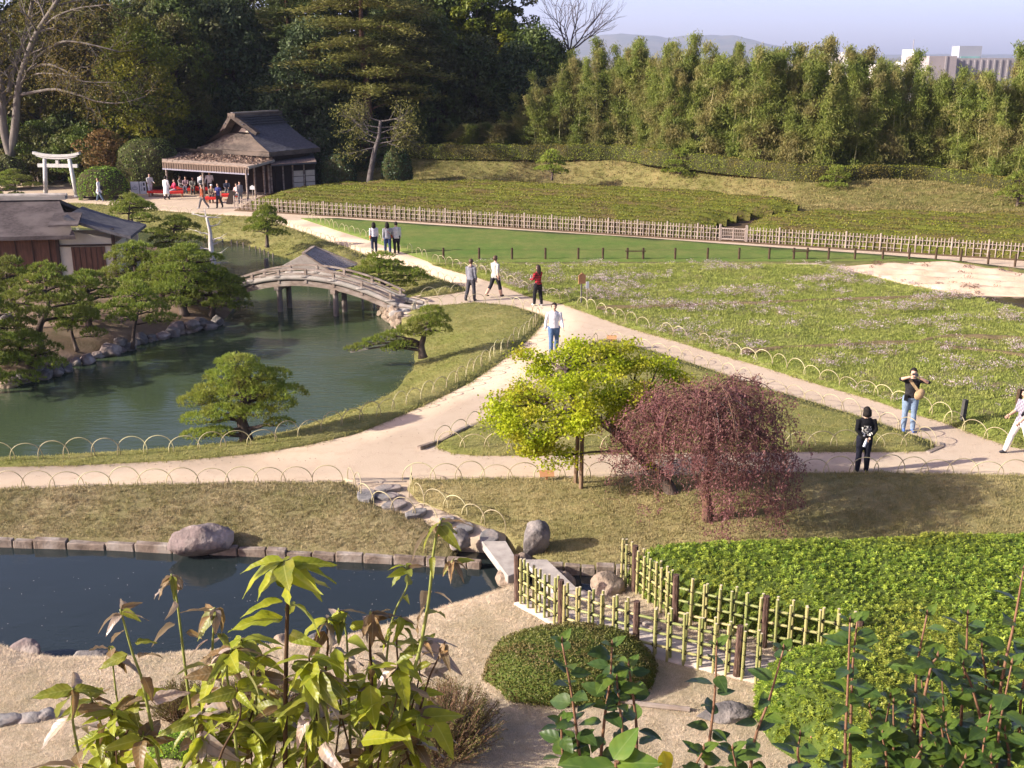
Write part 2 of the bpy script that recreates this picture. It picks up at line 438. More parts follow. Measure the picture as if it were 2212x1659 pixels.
sheet('stepping_path', [(742, 1034, 0.005), (892, 1031, 0.005), (893, 1056, -0.02), (945, 1090, -0.10), (1040, 1126, -0.2), (1095, 1150, -0.3), (1092, 1166, -0.34), (1045, 1168, -0.34), (985, 1158, -0.3),
                        (895, 1122, -0.17), (803, 1096, -0.06), (760, 1064, -0.01)], M_sand, grid=0.4, skirt=0.4)

POND_LAWN = [(-200, 1003, -.56), (0, 989, -.56), (75, 984, -.56), (175, 979, -.56), (262, 972, -.56), (375, 964, -.56), (512, 949, -.56), (590, 927, -.56), (703, 894, -.56), (765, 874, -.56), (828, 847, -.56),
             (848, 829, -.56), (865, 790, -.56), (875, 762, -.56), (872, 738, -.56), (866, 716, -.5), (868, 690, -0.02), (890, 671, .02), (928, 662, .02), (1028, 653, .02), (1106, 661, .02), (1153, 675, .02),
             (1168, 681, .02), (1178, 688, .02), (1168, 702, .02), (1143, 730, .02), (1106, 762, .02), (1073, 785, .02), (1015, 825, .02), (978, 844, .02), (915, 874, .02), (840, 907, .02),
             (765, 937, .02), (653, 962, .02), (553, 978, .02), (400, 992, .02), (262, 999, .02), (175, 1003, .02), (37, 1006, .02), (-200, 1014, .02)]
lawn_pond = sheet('lawn', POND_LAWN, M_lawn, grid=0.45, mound=0.10, msc=0.8, lump=0.05, lsc=0.6)
TRI_LAWN = [(943, 964, .03), (978, 977, .03), (1028, 982, .03), (1106, 982, .03), (1306, 978, .03), (1667, 973, .03), (1884, 974, .03), (1996, 973, .03), (2019, 964, .03), (2009, 952, .03), (1971, 939, .03), (1871, 904, .03),
            (1784, 877, .03), (1709, 854, .03), (1659, 841, .03), (1621, 829, .03), (1531, 797, .03), (1456, 772, .03), (1381, 750, .03), (1331, 736, .03), (1300, 733, .03), (1284, 741, .03), (1172, 823, .03), (1066, 897, .03), (962, 950, .03)]
lawn_tri = sheet('lawn', TRI_LAWN, M_lawn, grid=0.5, mound=0.12, msc=1.0, lump=0.03, lsc=0.5, seed=1)
STONE_TOP = -0.40
BANK_L = [(-200, 1064, .02), (0, 1058, .02), (175, 1051, .02), (350, 1047, .02), (553, 1043, .02), (740, 1042, .02), (765, 1048, .02), (778, 1070, -.02), (813, 1092, -.06), (903, 1119, -.16), (953, 1133, -.26), (985, 1160, -.36),
          (985, 1200, -.46), (915, 1196, -.44), (780, 1188, -.44), (620, 1180, -.44), (510, 1174, -.44), (370, 1166, -.44), (180, 1160, -.44), (0, 1156, -.44), (-200, 1152, -.44)]
lawn_bank = sheet('lawn', BANK_L, M_bank, grid=0.3, mound=0.10, msc=0.5, lump=0.06, lsc=1.1, seed=2)
BANK_R = [(890, 1037, .02), (1106, 1034, .02), (1381, 1030, .02), (1667, 1022, .02), (1909, 1021, .02), (2212, 1028, .02), (2500, 1034, .02), (2500, 1200, -.42), (2000, 1208, -.42), (1500, 1212, -.42), (1345, 1212, -.42),
          (1200, 1210, -.42), (1150, 1200, -.42), (1112, 1175, -.36), (1090, 1152, -.30), (1028, 1130, -.2), (978, 1108, -.12), (935, 1093, -.08), (903, 1080, -.04), (880, 1056, .0)]
lawn_right = sheet('lawn', BANK_R, M_tan, grid=0.35, mound=0.13, msc=0.8, lump=0.06, lsc=0.8, seed=3)
def near_hill(P, z, dm):
    h = np.maximum(0, 12.9 - P[:, 1]); s = np.minimum(1, h / 2.5)
    h = h * 0.60 * s
    return np.where(h > 0, z * np.maximum(0, 1 - h) + h, z) 
NEAR = [(-300, 1408, -.7), (0, 1402, -.7), (130, 1432, -.7), (300, 1428, -.7), (500, 1414, -.7), (740, 1387, -.7), (930, 1330, -.7), (1060, 1290, -.7), (1100, 1272, -.7), (1180, 1285, -.5), (1290, 1288, -.6), (1345, 1256, -.7),
        (1500, 1238, -.7), (1800, 1222, -.7), (2600, 1200, -.7)]
_n = poly_world(NEAR) + [Vector((22, 12, 0.2)), Vector((15, 6, 3.0)), Vector((12, -4, 8.0)), Vector((-12, -4, 8.0)), Vector((-12, 6, 3.5)), Vector((-11, 12, 0.2))]
lawn_near = sheet('lawn', _n, M_dry, grid=0.35, world=True, mound=0.0, lump=0.07, lsc=0.8, seed=4,
                  extra=lambda P, z, dm: near_hill(P, np.maximum(z * np.exp(-dm / 0.7), -0.7), dm))
FAR_LAWN = [(-200, 436, .02), (145, 440, .02), (212, 442, .02), (337, 455, .02), (475, 465, .02), (560, 470, .02), (610, 487, .02), (678, 510, .02), (738, 532, .02), (788, 551, .02), (843, 565, .02), (928, 595, .02),
            (1003, 622, .02), (1005, 628, .02), (950, 637, .02), (903, 642, .02), (875, 650, -.1), (855, 655, -.56), (810, 648, -.56), (770, 634, -.56), (740, 612, -.56), (700, 592, -.56), (660, 577, -.56), (625, 567, -.56),
            (590, 557, -.56), (553, 543, -.56), (500, 528, -.56), (425, 517, -.56), (330, 505, -.56), (200, 492, -.56), (-200, 475, -.56)]
lawn_far = sheet('lawn', FAR_LAWN, M_lawn2, grid=0.9, edge=0.6, mound=0.35, msc=2.2, lump=0.1, lsc=0.3, seed=5)
ISLAND = [(-200, 850, -.56), (-60, 841, -.56), (5, 836, -.56), (60, 824, -.56), (120, 808, -.56), (180, 788, -.56), (240, 765, -.56), (300, 748, -.56), (340, 733, -.56), (400, 718, -.56), (455, 714, -.56), (482, 702, -.56), (502, 682, -.56),
          (522, 652, -.56), (512, 626, -.4), (490, 606, -.56), (455, 572, -.56), (400, 552, -.56), (300, 540, -.56), (150, 528, -.56), (-200, 520, -.56)]
island = sheet('island_ground', ISLAND, M_moss, grid=0.6, mound=0.75, msc=1.1, lump=0.12, lsc=0.5, seed=6)
GREEN = [(650, 471, .03), (728, 471, .03), (928, 485, .03), (1106, 496, .03), (1356, 511, .03), (1659, 533, .03), (1909, 550, .03), (2034, 560, .03), (2090, 565, .03), (2021, 563, .03), (1846, 564, .03), (1528, 565, .03), (1178, 566, .03),
         (930, 566, .03), (878, 547, .03), (803, 520, .03), (728, 497, .03)]
lawn_green = sheet('lawn', GREEN, M_bright, grid=1.0, edge=0.7, mound=0.05, msc=0.6, seed=7)
VERGE = [(925, 565.5, .02), (1178, 566, .02), (1528, 565, .02), (1846, 564, .02), (2021, 563, .02), (2090, 566, .02), (2212, 580, .02), (2500, 610, .02), (2500, 640, .02), (2212, 598, .02), (2060, 568, .02), (1984, 570, .02), (1790, 578, .02), (1528, 574, .02), (1178, 575, .02), (945, 575, .02)]
verge = sheet('verge', VERGE, M_lawn2, grid=0.8, edge=0.6, mound=-0.0, lump=0.1, seed=8)
MEADOW = [(935, 571, .02), (1178, 572, .02), (1528, 571, .02), (1785, 574, .02), (1859, 592, .02), (1959, 617, .02), (2069, 637, .02), (2109, 642, .02), (2140, 655, .02), (2212, 671, .02), (2500, 740, .02), (2500, 1000, .02), (2330, 985, .02), (2184, 964, .02),
          (2134, 947, .02), (2071, 924, .02), (2049, 914, .02), (1971, 892, .02), (1884, 862, .02), (1784, 834, .02), (1659, 795, .02), (1556, 765, .02), (1456, 735, .02), (1356, 707, .02), (1281, 680, .02), (1218, 657, .02),
          (1143, 640, .02), (1106, 625, .02), (1053, 605, .02), (953, 577, .02)]
meadow = sheet('meadow', MEADOW, M_meadow, grid=0.7, edge=0.5, mound=0.14, msc=0.5, lump=0.12, lsc=0.7, seed=9)
M_plot = plain('raked_sand', (0.62, 0.48, 0.35), (0.50, 0.37, 0.25), 1.2, 0.95, 0.02, 14, 0.1, 'pos')
PLOT = [(1787, 576, .03), (1984, 568.5, .03), (2049, 566, .03), (2150, 582, .03), (2500, 640, .03), (2500, 660, .03), (2212, 640, .03), (2069, 634, .03), (1959, 614, .03), (1859, 590, .03)]
def ridges(P, z, dm):
    s = P[:, 0] * 0.35 + P[:, 1]
    return z + (0.10 + 0.11 * np.sin(s * 2 * math.pi / 1.5)) * np.minimum(1, dm / 0.7)
plot = sheet('sand_plot', PLOT, M_plot, grid=0.35, edge=0.5, extra=ridges, lump=0.06, lsc=1.1, seed=10)
M_ditch = water_mat('ditch_water', (0.05, 0.035, 0.025), 0.01, 4.0)
flat('ditch_water', [(2085, 639), (2120, 647), (2160, 660), (2240, 680), (2500, 745), (2500, 660), (2212, 641)], 0.012, M_ditch)

# earth bank behind the tea field, up to the clipped hedge, and the floor of the wood
HEDGE = [(640, 338, 1.1), (780, 338, 1.5), (888, 339, 1.7), (1106, 342, 1.8), (1231, 342, 1.9), (1343, 343, 1.95), (1431, 355, 1.9), (1493, 362, 1.8), (1659, 381, 1.5), (1784, 391, 1.35), (1984, 391, 1.2), (2084, 405, 1.0), (2212, 420, .8), (2360, 436, .6)]
HEDGE_W = [G(*p) for p in HEDGE]
FOOT = [(640, 398), (760, 402), (900, 403), (1100, 404), (1300, 411), (1500, 430), (1650, 452), (1760, 470), (2000, 473), (2212, 475), (2420, 480)]
bank_pts = [G(u, v, 0.02) for u, v in FOOT] + [p + Vector((0.5, 2.2, 0.15)) for p in reversed(HEDGE_W)]
bank = sheet('earth_bank', bank_pts, turf('bank_far_turf', (0.13, 0.15, 0.028), (0.34, 0.26, 0.12), 0.52, 0.16), grid=1.1, edge=0.9, world=True, mound=0.12, msc=1.5, lump=0.15, lsc=0.25, seed=11)
wf = [Vector((-60, 83.5, 0.0)), Vector((-30, 86.5, 0.0))] + [G(400, 386, 0.0), G(640, 391, 0.02)] + [p + Vector((0.3, 1.6, 0.05)) for p in HEDGE_W] + [Vector((70, 66, 0.6)), Vector((90, 120, 1.0)), Vector((0, 150, 1.5)), Vector((-90, 130, 1.0))]
wood_floor = sheet('woodland_floor', wf, M_wood_floor, grid=3.0, edge=1.5, world=True, lump=0.3, lsc=0.1, seed=12)
soil_pts = [(505, 455, .02), (553, 457.5, .02), (803, 472.5, .02), (1106, 492.5, .02), (1356, 509, .02), (1553, 521, .02), (1659, 528, .02), (1909, 544, .02), (2212, 563, .02), (2420, 575, .02)] + [(u, v - 1, .02) for u, v in reversed(FOOT)] + [(560, 425, .02)]
tea_soil = sheet('tea_field_soil', soil_pts, M_soil, grid=2.0, edge=1.0, seed=13, skirt=0.1)
# ------------------------------------------------------------------ stones, hoops, fences, bridges
M_rock = plain('grey_rock', (0.175, 0.16, 0.15), (0.075, 0.068, 0.064), 4.0, 0.95, 0.05, 9, 0.15, c3=(0.27, 0.24, 0.215), scale3=2.6)
M_rock_tan = plain('tan_rock', (0.30, 0.23, 0.17), (0.14, 0.11, 0.08), 3.6, 0.95, 0.05, 9, 0.15, c3=(0.40, 0.32, 0.245), scale3=2.4)
M_rock_mauve = plain('mauve_rock', (0.235, 0.185, 0.17), (0.10, 0.08, 0.075), 3.0, 0.95, 0.05, 8, 0.15, c3=(0.40, 0.34, 0.30), scale3=2.2)
M_stone = plain('dressed_stone', (0.26, 0.205, 0.16), (0.13, 0.10, 0.078), 4.5, 0.95, 0.02, 18, 0.15, 'pos', c3=(0.34, 0.295, 0.25), scale3=2.2)
M_slab = plain('granite_slab', (0.40, 0.365, 0.32), (0.28, 0.25, 0.22), 5.0, 0.9, 0.008, 40, 0.2, 'pos', c3=(0.45, 0.41, 0.36), scale3=2.0)
M_step = plain('stepping_stone', (0.235, 0.225, 0.215), (0.13, 0.125, 0.12), 4.0, 0.9, 0.02, 18, 0.2, 'pos', c3=(0.32, 0.27, 0.235), scale3=1.8)
_ico = bmesh.new(); bmesh.ops.create_icosphere(_ico, subdivisions=4, radius=1.0)
_ICO_V = np.array([v.co[:] for v in _ico.verts]); _ICO_F = np.array([[v.index for v in f.verts] for f in _ico.faces]); _ico.free()
def rock_mesh(size, seed, name='rock', rough=0.28, flat_top=0.0):
    V = _ICO_V.copy(); o = Vector((seed * 3.7, seed * 1.9, seed * 5.3))
    for i, v in enumerate(V):
        p = Vector(v)
        n = noise.noise(p * 0.9 + o) * 1.1 + noise.noise(p * 2.1 + o) * 0.5 + noise.noise(p * 5.0 + o) * 0.26 + noise.noise(p * 11.0 + o) * 0.12
        c = noise.cell(p * 1.3 + o) if False else 0
        V[i] = p * (1 + rough * n)
    # planar facets, as on split stone
    rg = np.random.default_rng(seed)
    for _ in range(7):
        d = unit(rg.normal(size=3)); k = rg.uniform(0.62, 0.9); s = V @ d; over = s > k
        V[over] -= np.outer((s[over] - k) * 0.85, d)
    if flat_top:
        V[:, 2] = np.minimum(V[:, 2], flat_top)
    V = V * np.array(size) / 2
    return fast_mesh(name, V, _ICO_F, smooth=False)
def rock(name, label, loc, size, seed, mat, rz=0.0, group=None, cat='rock', sink=0.25, parent=None, rough=0.28):
    o = link(name, rock_mesh(size, seed, name, rough), mat, parent, loc=(loc[0], loc[1], loc[2] + size[2] * (0.5 - sink)), rot=(0, 0, rz))
    return tag(o, label, cat, group) if parent is None else o

# --- canal edging
def block_mesh(L, W, H, seed):
    bm = bmesh.new(); bmesh.ops.create_cube(bm, size=1.0)
    for v in bm.verts: v.co = Vector((v.co.x * L, v.co.y * W, v.co.z * H))
    bmesh.ops.bevel(bm, geom=bm.edges[:] , offset=0.016, segments=1, affect='EDGES')
    for v in bm.verts:
        n = noise.noise_vector(v.co * 4 + Vector((seed, seed * 2, 0))) * 0.018; v.co += n
    me = bpy.data.meshes.new('edging_stone'); bm.to_mesh(me); bm.free(); me.polygons.foreach_set('use_smooth', [False] * len(me.polygons)); return me
def edging(path, label, seed, lens=(0.42, 0.85), gap=(), H=0.42, W=0.17, z=STONE_TOP, root=None):
    pts = resample(path, 0.05); acc = [0.0]
    for a, b in zip(pts, pts[1:]): acc.append(acc[-1] + (b - a).length)
    rg = random.Random(seed); s = 0.0
    root = thing('stone_edging', label, 'edging', pts[0])
    base = Vector(pts[0])
    def at(d):
        i = max(0, min(len(acc) - 2, next((k for k, q in enumerate(acc) if q > d), len(acc) - 1) - 1)); return pts[i]
    while s < acc[-1] - 0.3:
        L = rg.uniform(*lens); e = min(s + L, acc[-1]); a, b = at(s), at(e); m = (a + b) / 2; d = b - a
        if not any(g0 < m.x < g1 for g0, g1 in gap):
            o = link('edging_stone', block_mesh(max(0.15, d.length - 0.025), W * rg.uniform(0.85, 1.1), H, rg.random() * 90), M_stone, root,
                     loc=m - base + Vector((0, 0, -H / 2 + rg.uniform(-0.035, 0.03))), rot=(rg.uniform(-0.06, 0.06), rg.uniform(-0.04, 0.04), math.atan2(d.y, d.x) + rg.uniform(-0.03, 0.03)))
        s = e
    return root
_e = [G(u, v, STONE_TOP - .05) for u, v in [(-160, 1158), (0, 1164), (180, 1168), (370, 1176), (510, 1182), (620, 1188), (780, 1196), (915, 1203), (1000, 1208), (1045, 1211)]]
edging(_e, 'row of squared grey stones along the far edge of the canal', 3)
_e = [G(u, v, STONE_TOP) for u, v in [(1150, 1214), (1250, 1218), (1345, 1220), (1450, 1222)]]
edging(_e, 'short row of brown edging stones behind the slab bridge', 8, lens=(0.3, 0.5))
rock('boulder', 'big pale mottled boulder jutting from the bank into the canal', G(437, 1197, -.62), (1.28, 0.85, 0.78), 21, M_rock_mauve, 0.25, sink=0.12)
rock('boulder', 'grey boulder on the lawn at the far end of the slab bridge', G(1158, 1192, -.40), (0.66, 0.6, 0.75), 5, M_rock, 0.4, sink=0.12)
rock('boulder', 'grey boulder left of the slab bridge beside the stepping stones', G(993, 1186, -.40), (0.48, 0.45, 0.52), 9, M_rock, 1.0, sink=0.15)
rock('boulder', 'pointed brown boulder at the near end of the slab bridge', G(1316, 1286, -.30), (0.68, 0.5, 0.62), 14, M_rock_tan, 0.1, sink=0.2)
rock('boulder', 'small grey stone block under the joint of the slab bridge', G(1090, 1266, -.62), (0.40, 0.5, 0.42), 17, M_rock_tan, 0.3, sink=0.15)
rock('boulder', 'weathered boulder on the near canal bank at the left', G(62, 1412, -.5), (0.62, 0.4, 0.32), 23, M_rock_mauve, -0.2, sink=0.2)
rock('boulder', 'flat grey stone lying in the canal shallows', G(205, 1428, -.62), (0.95, 0.6, 0.25), 27, M_rock, 0.1, sink=0.3)
rock('boulder', 'rounded grey stone at the canal rim behind the leafy shoots', G(690, 1388, -.55), (0.5, 0.4, 0.3), 31, M_rock, 0.1, sink=0.25)
rock('boulder', 'reddish stone at the canal rim behind the leafy shoots', G(610, 1392, -.55), (0.4, 0.35, 0.26), 33, M_rock_tan, 0.7, sink=0.25)
rock('boulder', 'low grey stone in the dry grass by the fence end', G(1560, 1545, 0.0), (0.85, 0.5, 0.26), 35, M_rock, 0.2, sink=0.35)
for k, (u, v, sx, sy) in enumerate([(14, 1556, 0.55, 0.35), (62, 1553, 0.5, 0.33), (98, 1546, 0.36, 0.3)]):
    rock('paving_stone', ['flat grey stone at the left frame edge in dry grass', 'middle flat grey stone of three in dry grass', 'small flat grey stone of three nearest the leafy shoots'][k], G(u, v, 0.0), (sx, sy, 0.2), 41 + k, M_step, 0.1 * k, cat='stone', sink=0.55)
# --- stones round the pine island
isl = [(22, 832), (52, 822), (80, 812), (100, 812), (118, 806), (143, 797), (165, 785), (190, 780), (212, 768), (238, 762), (255, 754), (275, 752), (292, 742), (305, 736), (325, 732), (338, 730), (352, 728), (376, 722), (384, 716), (412, 712), (425, 710), (455, 706), (470, 698)]
for k, (u, v) in enumerate(isl):
    if k == 0:
        rock('boulder', 'pale sunlit boulder at the water by the tip of the pine island', G(u, v + 4, -.5), (0.62, 0.5, 0.5), 60, M_rock_tan, 0.2, sink=0.2); continue
    s = random.uniform(0.42, 0.8)
    rock('shore_boulder', 'grey boulder in the stone rim of the pine island', G(u, v + 4, -.5), (s, s * random.uniform(.7, 1), s * random.uniform(.55, .85)), 60 + k, random.choice([M_rock, M_rock, M_rock_mauve]), random.uniform(0, 3), 'boulders rimming the pine island', sink=0.25)
for k, (u, v, z, s) in enumerate([(262, 742, -.2, .5), (418, 705, -.2, .55), (82, 800, -.2, .5), (430, 700, -.3, .6), (15, 690, .2, .5), (265, 682, .25, .4)]):
    rock('shore_boulder', 'grey boulder on the mossy slope under the island pines', G(u, v, z), (s, s * .8, s * .7), 90 + k, M_rock, k, 'boulders on the mossy island slope', sink=0.3)
# --- retaining wall by the arched bridge
root = thing('stone_wall', 'rough stone retaining wall beside the right end of the arched bridge', 'wall', G(845, 690, -.5))
wp = resample([G(822, 678, -.5), G(836, 690, -.5), (G(850, 700, -.5)), G(866, 714, -.5)], 0.36)
for k, p in enumerate(wp):
    for j in range(3):
        s = random.uniform(0.30, 0.42)
        rock('wall_stone', None, Vector((p.x + random.uniform(-.06, .06), p.y + 0.10 * j, -.5 + 0.20 * j)) - root.location, (s, s, s * .8), 200 + k * 3 + j, M_rock_tan, random.random() * 3, parent=root, sink=0.2)
for k, p in enumerate(resample([G(856, 676, 0.0), G(880, 669, 0.0), G(925, 662, 0.0)], 0.5)):
    rock('wall_stone', None, p - root.location + Vector((0, 0.05, -0.12)), (0.55, 0.34, 0.3), 240 + k, M_slab, 0.2, parent=root, sink=0.2)
# --- kerbs
def kerb(path, label, seed):
    return edging([G(u, v, 0.0) for u, v in path], label, seed, lens=(0.45, 0.8), H=0.2, W=0.13, z=0.1)
k1 = kerb([(1284, 743), (1172, 825), (1066, 899), (960, 951), (902, 973)], 'low stone kerb along the left side of the triangular lawn', 5); k1.location.z += 0.07
k2 = kerb([(2004, 978), (2026, 972), (2036, 964), (2032, 955)], 'short curved stone kerb at the right tip of the triangular lawn', 6); k2.location.z += 0.05
k3 = kerb([(770, 1046), (800, 1042), (850, 1041), (892, 1040)], 'row of small stones across the top of the stepping stone path', 7); k3.location.z += 0.04
# --- stepping stones
def flag_mesh(sx, sy, h, seed):
    rg = np.random.default_rng(seed); n = 11; prof = []
    for i in range(n):
        a = 2 * math.pi * i / n; r = 1 + rg.uniform(-0.16, 0.12); prof.append((math.cos(a) * sx / 2 * r, math.sin(a) * sy / 2 * r))
    V = [(x, y, -h) for x, y in prof] + [(x, y, h * .35) for x, y in prof] + [(x * .9, y * .9, h * .5) for x, y in prof]
    F = [tuple(2 * n + i for i in range(n))]
    for L in (0, 1):
        F += [(L * n + i, L * n + (i + 1) % n, (L + 1) * n + (i + 1) % n, (L + 1) * n + i) for i in range(n)]
    return py_mesh('stepping_stone', V, F)
steps = [(792, 1068, 0.0, .42, .75, 'dark grey stepping stone in shade against the left bank'), (838, 1054, 0.0, .62, .38, 'flat grey stepping stone next to the sand path'), (838, 1072, -.04, .58, .36, 'second grey stepping stone down from the sand path'),
         (852, 1090, -.08, .66, .45, 'wide pinkish stepping stone halfway down the path'), (897, 1108, -.12, .56, .34, 'thick grey stepping stone below the pinkish one'), (962, 1124, -.18, .5, .34, 'stepping stone half hidden behind the tall leafy shoot'),
         (1004, 1141, -.24, .58, .42, 'grey stepping stone beside the left boulder'), (1056, 1160, -.30, .75, .42, 'last stepping stone touching the slab bridge')]
for k, (u, v, z, sx, sy, lb) in enumerate(steps):
    tag(link('stepping_stone', flag_mesh(sx, sy, 0.06, k), M_step, loc=G(u, v, z + 0.03), rot=(0, 0, 0.2 * k)), lb, 'stone', 'stepping stones')
# --- slab bridge
def slab(label, pts, z, th):
    P = [G(u, v, z) for u, v in pts]; c = sum(P, Vector()) / 4
    V = [p - c for p in P] + [p - c - Vector((0, 0, th)) for p in P]
    bm = bmesh.new(); vs_ = [bm.verts.new(p) for p in V]
    for f in [(3, 2, 1, 0), (4, 5, 6, 7), (0, 1, 5, 4), (1, 2, 6, 5), (2, 3, 7, 6), (3, 0, 4, 7)]: bm.faces.new([vs_[i] for i in f])
    bmesh.ops.recalc_face_normals(bm, faces=bm.faces[:]); bmesh.ops.bevel(bm, geom=bm.edges[:], offset=0.012, segments=1, affect='EDGES')
    me = bpy.data.meshes.new('stone_slab'); bm.to_mesh(me); bm.free()
    return tag(link('stone_slab', me, M_slab, loc=c), label, 'slab bridge', 'slabs of the stone bridge')
slab('farther granite slab of the stone bridge across the canal', [(1040, 1169), (1093, 1168), (1131, 1232), (1097, 1245)], -.22, .17)
slab('nearer granite slab of the stone bridge, by the bamboo fences', [(1128, 1208), (1182, 1208), (1250, 1273), (1196, 1277)], -.22, .17)
for k, (u, v) in enumerate([(1120, 1252), (1212, 1290)]):
    rock('bridge_support', ['rough stone carrying the joint of the two bridge slabs', 'rough stone under the near end of the slab bridge'][k], G(u, v, -.8), (0.7, 0.4, 0.62), 120 + k, M_rock_tan, 0.5, sink=0.1)

# --- low bamboo hoops along the path edges
M_hoop = plain('split_bamboo', (0.40, 0.34, 0.20), (0.25, 0.205, 0.12), 2.0, 0.5, 0, 8, 0.4, 'pos', c3=(0.52, 0.48, 0.26), scale3=0.9)
def hoop_mesh(wd, ht):
    P = []
    for i in range(15):
        a = math.pi * i / 14; P.append((-wd / 2 * math.cos(a), 0.0, ht * math.sin(a) ** 0.8))
    P[0] = (-wd / 2, 0, -0.1); P[-1] = (wd / 2, 0, -0.1)
    return MB().tube(P, 0.0112, 5).mesh('bamboo_hoop', True)
HOOPS = [hoop_mesh(0.76, 0.42), hoop_mesh(0.72, 0.45), hoop_mesh(0.62, 0.40), hoop_mesh(0.80, 0.40)]
for h in HOOPS: h.materials.append(M_hoop)
def hoops(path, label, group, step=0.62, mesh=(0, 1), z0=0.0, miss=0.0, seed=1):
    rg = random.Random(seed); P = resample([G(*p) for p in path], 0.04); d = 0.0; nxt = 0.0; prev = P[0]
    for p, q in zip(P, P[1:]):
        d += (q - p).length
        if d >= nxt:
            nxt = d + step * rg.uniform(0.93, 1.07)
            if rg.random() < miss: continue
            t = (q - p)
            o = link('bamboo_hoop', HOOPS[rg.choice(mesh)], None, loc=p + Vector((0, 0, z0)), rot=(rg.uniform(-.12, .12), rg.uniform(-.05, .05), math.atan2(t.y, t.x) + rg.uniform(-.1, .1)), scl=(rg.uniform(.94, 1.05), 1, rg.uniform(.88, 1.08)))
            tag(o, label, 'hoop', group)
hoops([(-40, 1060), (175, 1053), (350, 1049), (553, 1045), (748, 1043)], 'thin bamboo hoop in the row above the left canal bank', 'hoops above the left canal bank', 0.63, seed=1)
hoops([(905, 1039), (1106, 1036), (1381, 1032), (1667, 1024), (1909, 1023), (2240, 1031)], 'thin bamboo hoop in the row under the two maples', 'hoops along the right lawn', 0.57, seed=2)
hoops([(0, 997), (117, 992), (237, 984), (403, 976), (510, 967), (600, 956), (707, 933), (812, 902), (900, 868), (978, 833), (1050, 788), (1110, 743), (1150, 711), (1166, 692)], 'bamboo hoop in the curved row beside the pond lawn', 'hoops along the pond lawn', 0.62, z0=0.04, seed=3)
hoops([(1160, 681), (1106, 664), (1030, 656), (950, 661), (905, 668)], 'bamboo hoop on the pond lawn edge facing the bridge path', 'hoops on the pond lawn by the bridge path', 0.6, seed=4)
hoops([(1300, 736), (1381, 753), (1456, 775), (1531, 800), (1659, 844), (1784, 880), (1871, 907), (1971, 942), (2006, 957)], 'bamboo hoop on the far side of the triangular lawn', 'hoops on the far side of the triangular lawn', 0.62, seed=5)
hoops([(975, 970), (1106, 976), (1306, 972), (1667, 966), (1884, 967), (1985, 967)], 'bamboo hoop on the near side of the triangular lawn', 'hoops on the near side of the triangular lawn', 0.56, seed=6)
hoops([(1282, 746), (1172, 827), (1066, 900), (955, 953)], 'bamboo hoop along the kerbed side of the triangular lawn', 'hoops along the kerbed side of the triangular lawn', 0.62, seed=7)
hoops([(885, 546), (953, 573), (1053, 600), (1106, 620), (1143, 635), (1218, 653), (1281, 675), (1356, 702), (1456, 730), (1556, 760), (1659, 790), (1784, 829), (1884, 857), (1971, 887), (2049, 911)], 'bamboo hoop along the flower meadow edge', 'hoops along the flower meadow', 0.64, seed=8, miss=0.12, z0=0.03)
hoops([(2060, 922), (2134, 950), (2200, 972)], 'bamboo hoop at the path fork near the dark post', 'hoops near the dark post', 0.7, seed=9)
hoops([(612, 489), (678, 513), (738, 535), (788, 554), (843, 568), (928, 598), (1000, 624)], 'bamboo hoop between the far pond lawn and the sand path', 'hoops along the far pond lawn', 0.66, seed=10)
hoops([(990, 631), (950, 639), (905, 645)], 'bamboo hoop at the corner by the arched bridge', 'hoops at the corner by the arched bridge', 0.75, mesh=(3,), seed=11)
hoops([(670, 477), (728, 496), (803, 518), (870, 543)], 'bamboo hoop along the bright green lawn', 'hoops along the bright green lawn', 0.66, seed=12, z0=0.02)
hoops([(760, 1044, 0), (772, 1062, 0), (800, 1086, -.05), (850, 1105, -.1), (903, 1119, -.16), (960, 1136, -.25)], 'bamboo hoop on the left side of the stepping stones', 'hoops left of the stepping stones', 0.5, mesh=(2,), seed=13)
hoops([(888, 1040, 0), (886, 1060, 0), (910, 1082, -.05), (945, 1095, -.1), (990, 1110, -.15), (1040, 1130, -.2), (1085, 1148, -.28)], 'bamboo hoop on the right side of the stepping stones', 'hoops right of the stepping stones', 0.5, mesh=(2,), seed=14)
hoops([(215, 447), (330, 458), (430, 466)], 'thin bamboo hoop on the lawn edge by the forecourt', 'hoops by the forecourt', 0.8, seed=15)

# --- lattice fence of the tea field
M_picket = plain('weathered_picket', (0.42, 0.345, 0.29), (0.29, 0.235, 0.195), 3.0, 0.85, 0.004, 40, 0.2, 'pos')
_pk = MB().tube([(0, 0, -0.1), (0, 0, 0.80)], 0.024, 6).mesh('picket', False); _pk.materials.append(M_picket)
_pp = MB().tube([(0, 0, -0.1), (0, 0, 0.88)], 0.045, 6).mesh('post', False); _pp.materials.append(M_picket)
def lattice(a, b, label, n_post=10):
    a, b = Vector(a), Vector(b); L = (b - a).length; d = (b - a).normalized(); nrm = Vector((-d.y, d.x, 0))
    root = thing('lattice_fence', label, 'fence', a); k = int(L / 0.168)
    for i in range(k + 1):
        p = d * (L * i / k)
        if i % n_post == 0: link('post', _pp, None, root, loc=p)
        else: link('picket', _pk, None, root, loc=p + nrm * (0.045 if i % 2 else -0.045) + Vector((0, 0, random.uniform(-.025, .02))), rot=(random.uniform(-.03, .03), random.uniform(-.03, .03), 0))
    for z in (0.16, 0.40, 0.64):
        MB().tube([(0, 0, z), tuple(d * L + Vector((0, 0, z)))], 0.019, 6).build('rail', M_picket, root)
lattice(G(507, 452.5), G(1553, 520), 'long pale lattice picket fence in front of the left tea field')
lattice(G(1613, 523), G(2340, 569), 'pale lattice picket fence in front of the right tea field')
ga, gb = G(1553, 520), G(1613, 523); d = (gb - ga).normalized(); L = (gb - ga).length
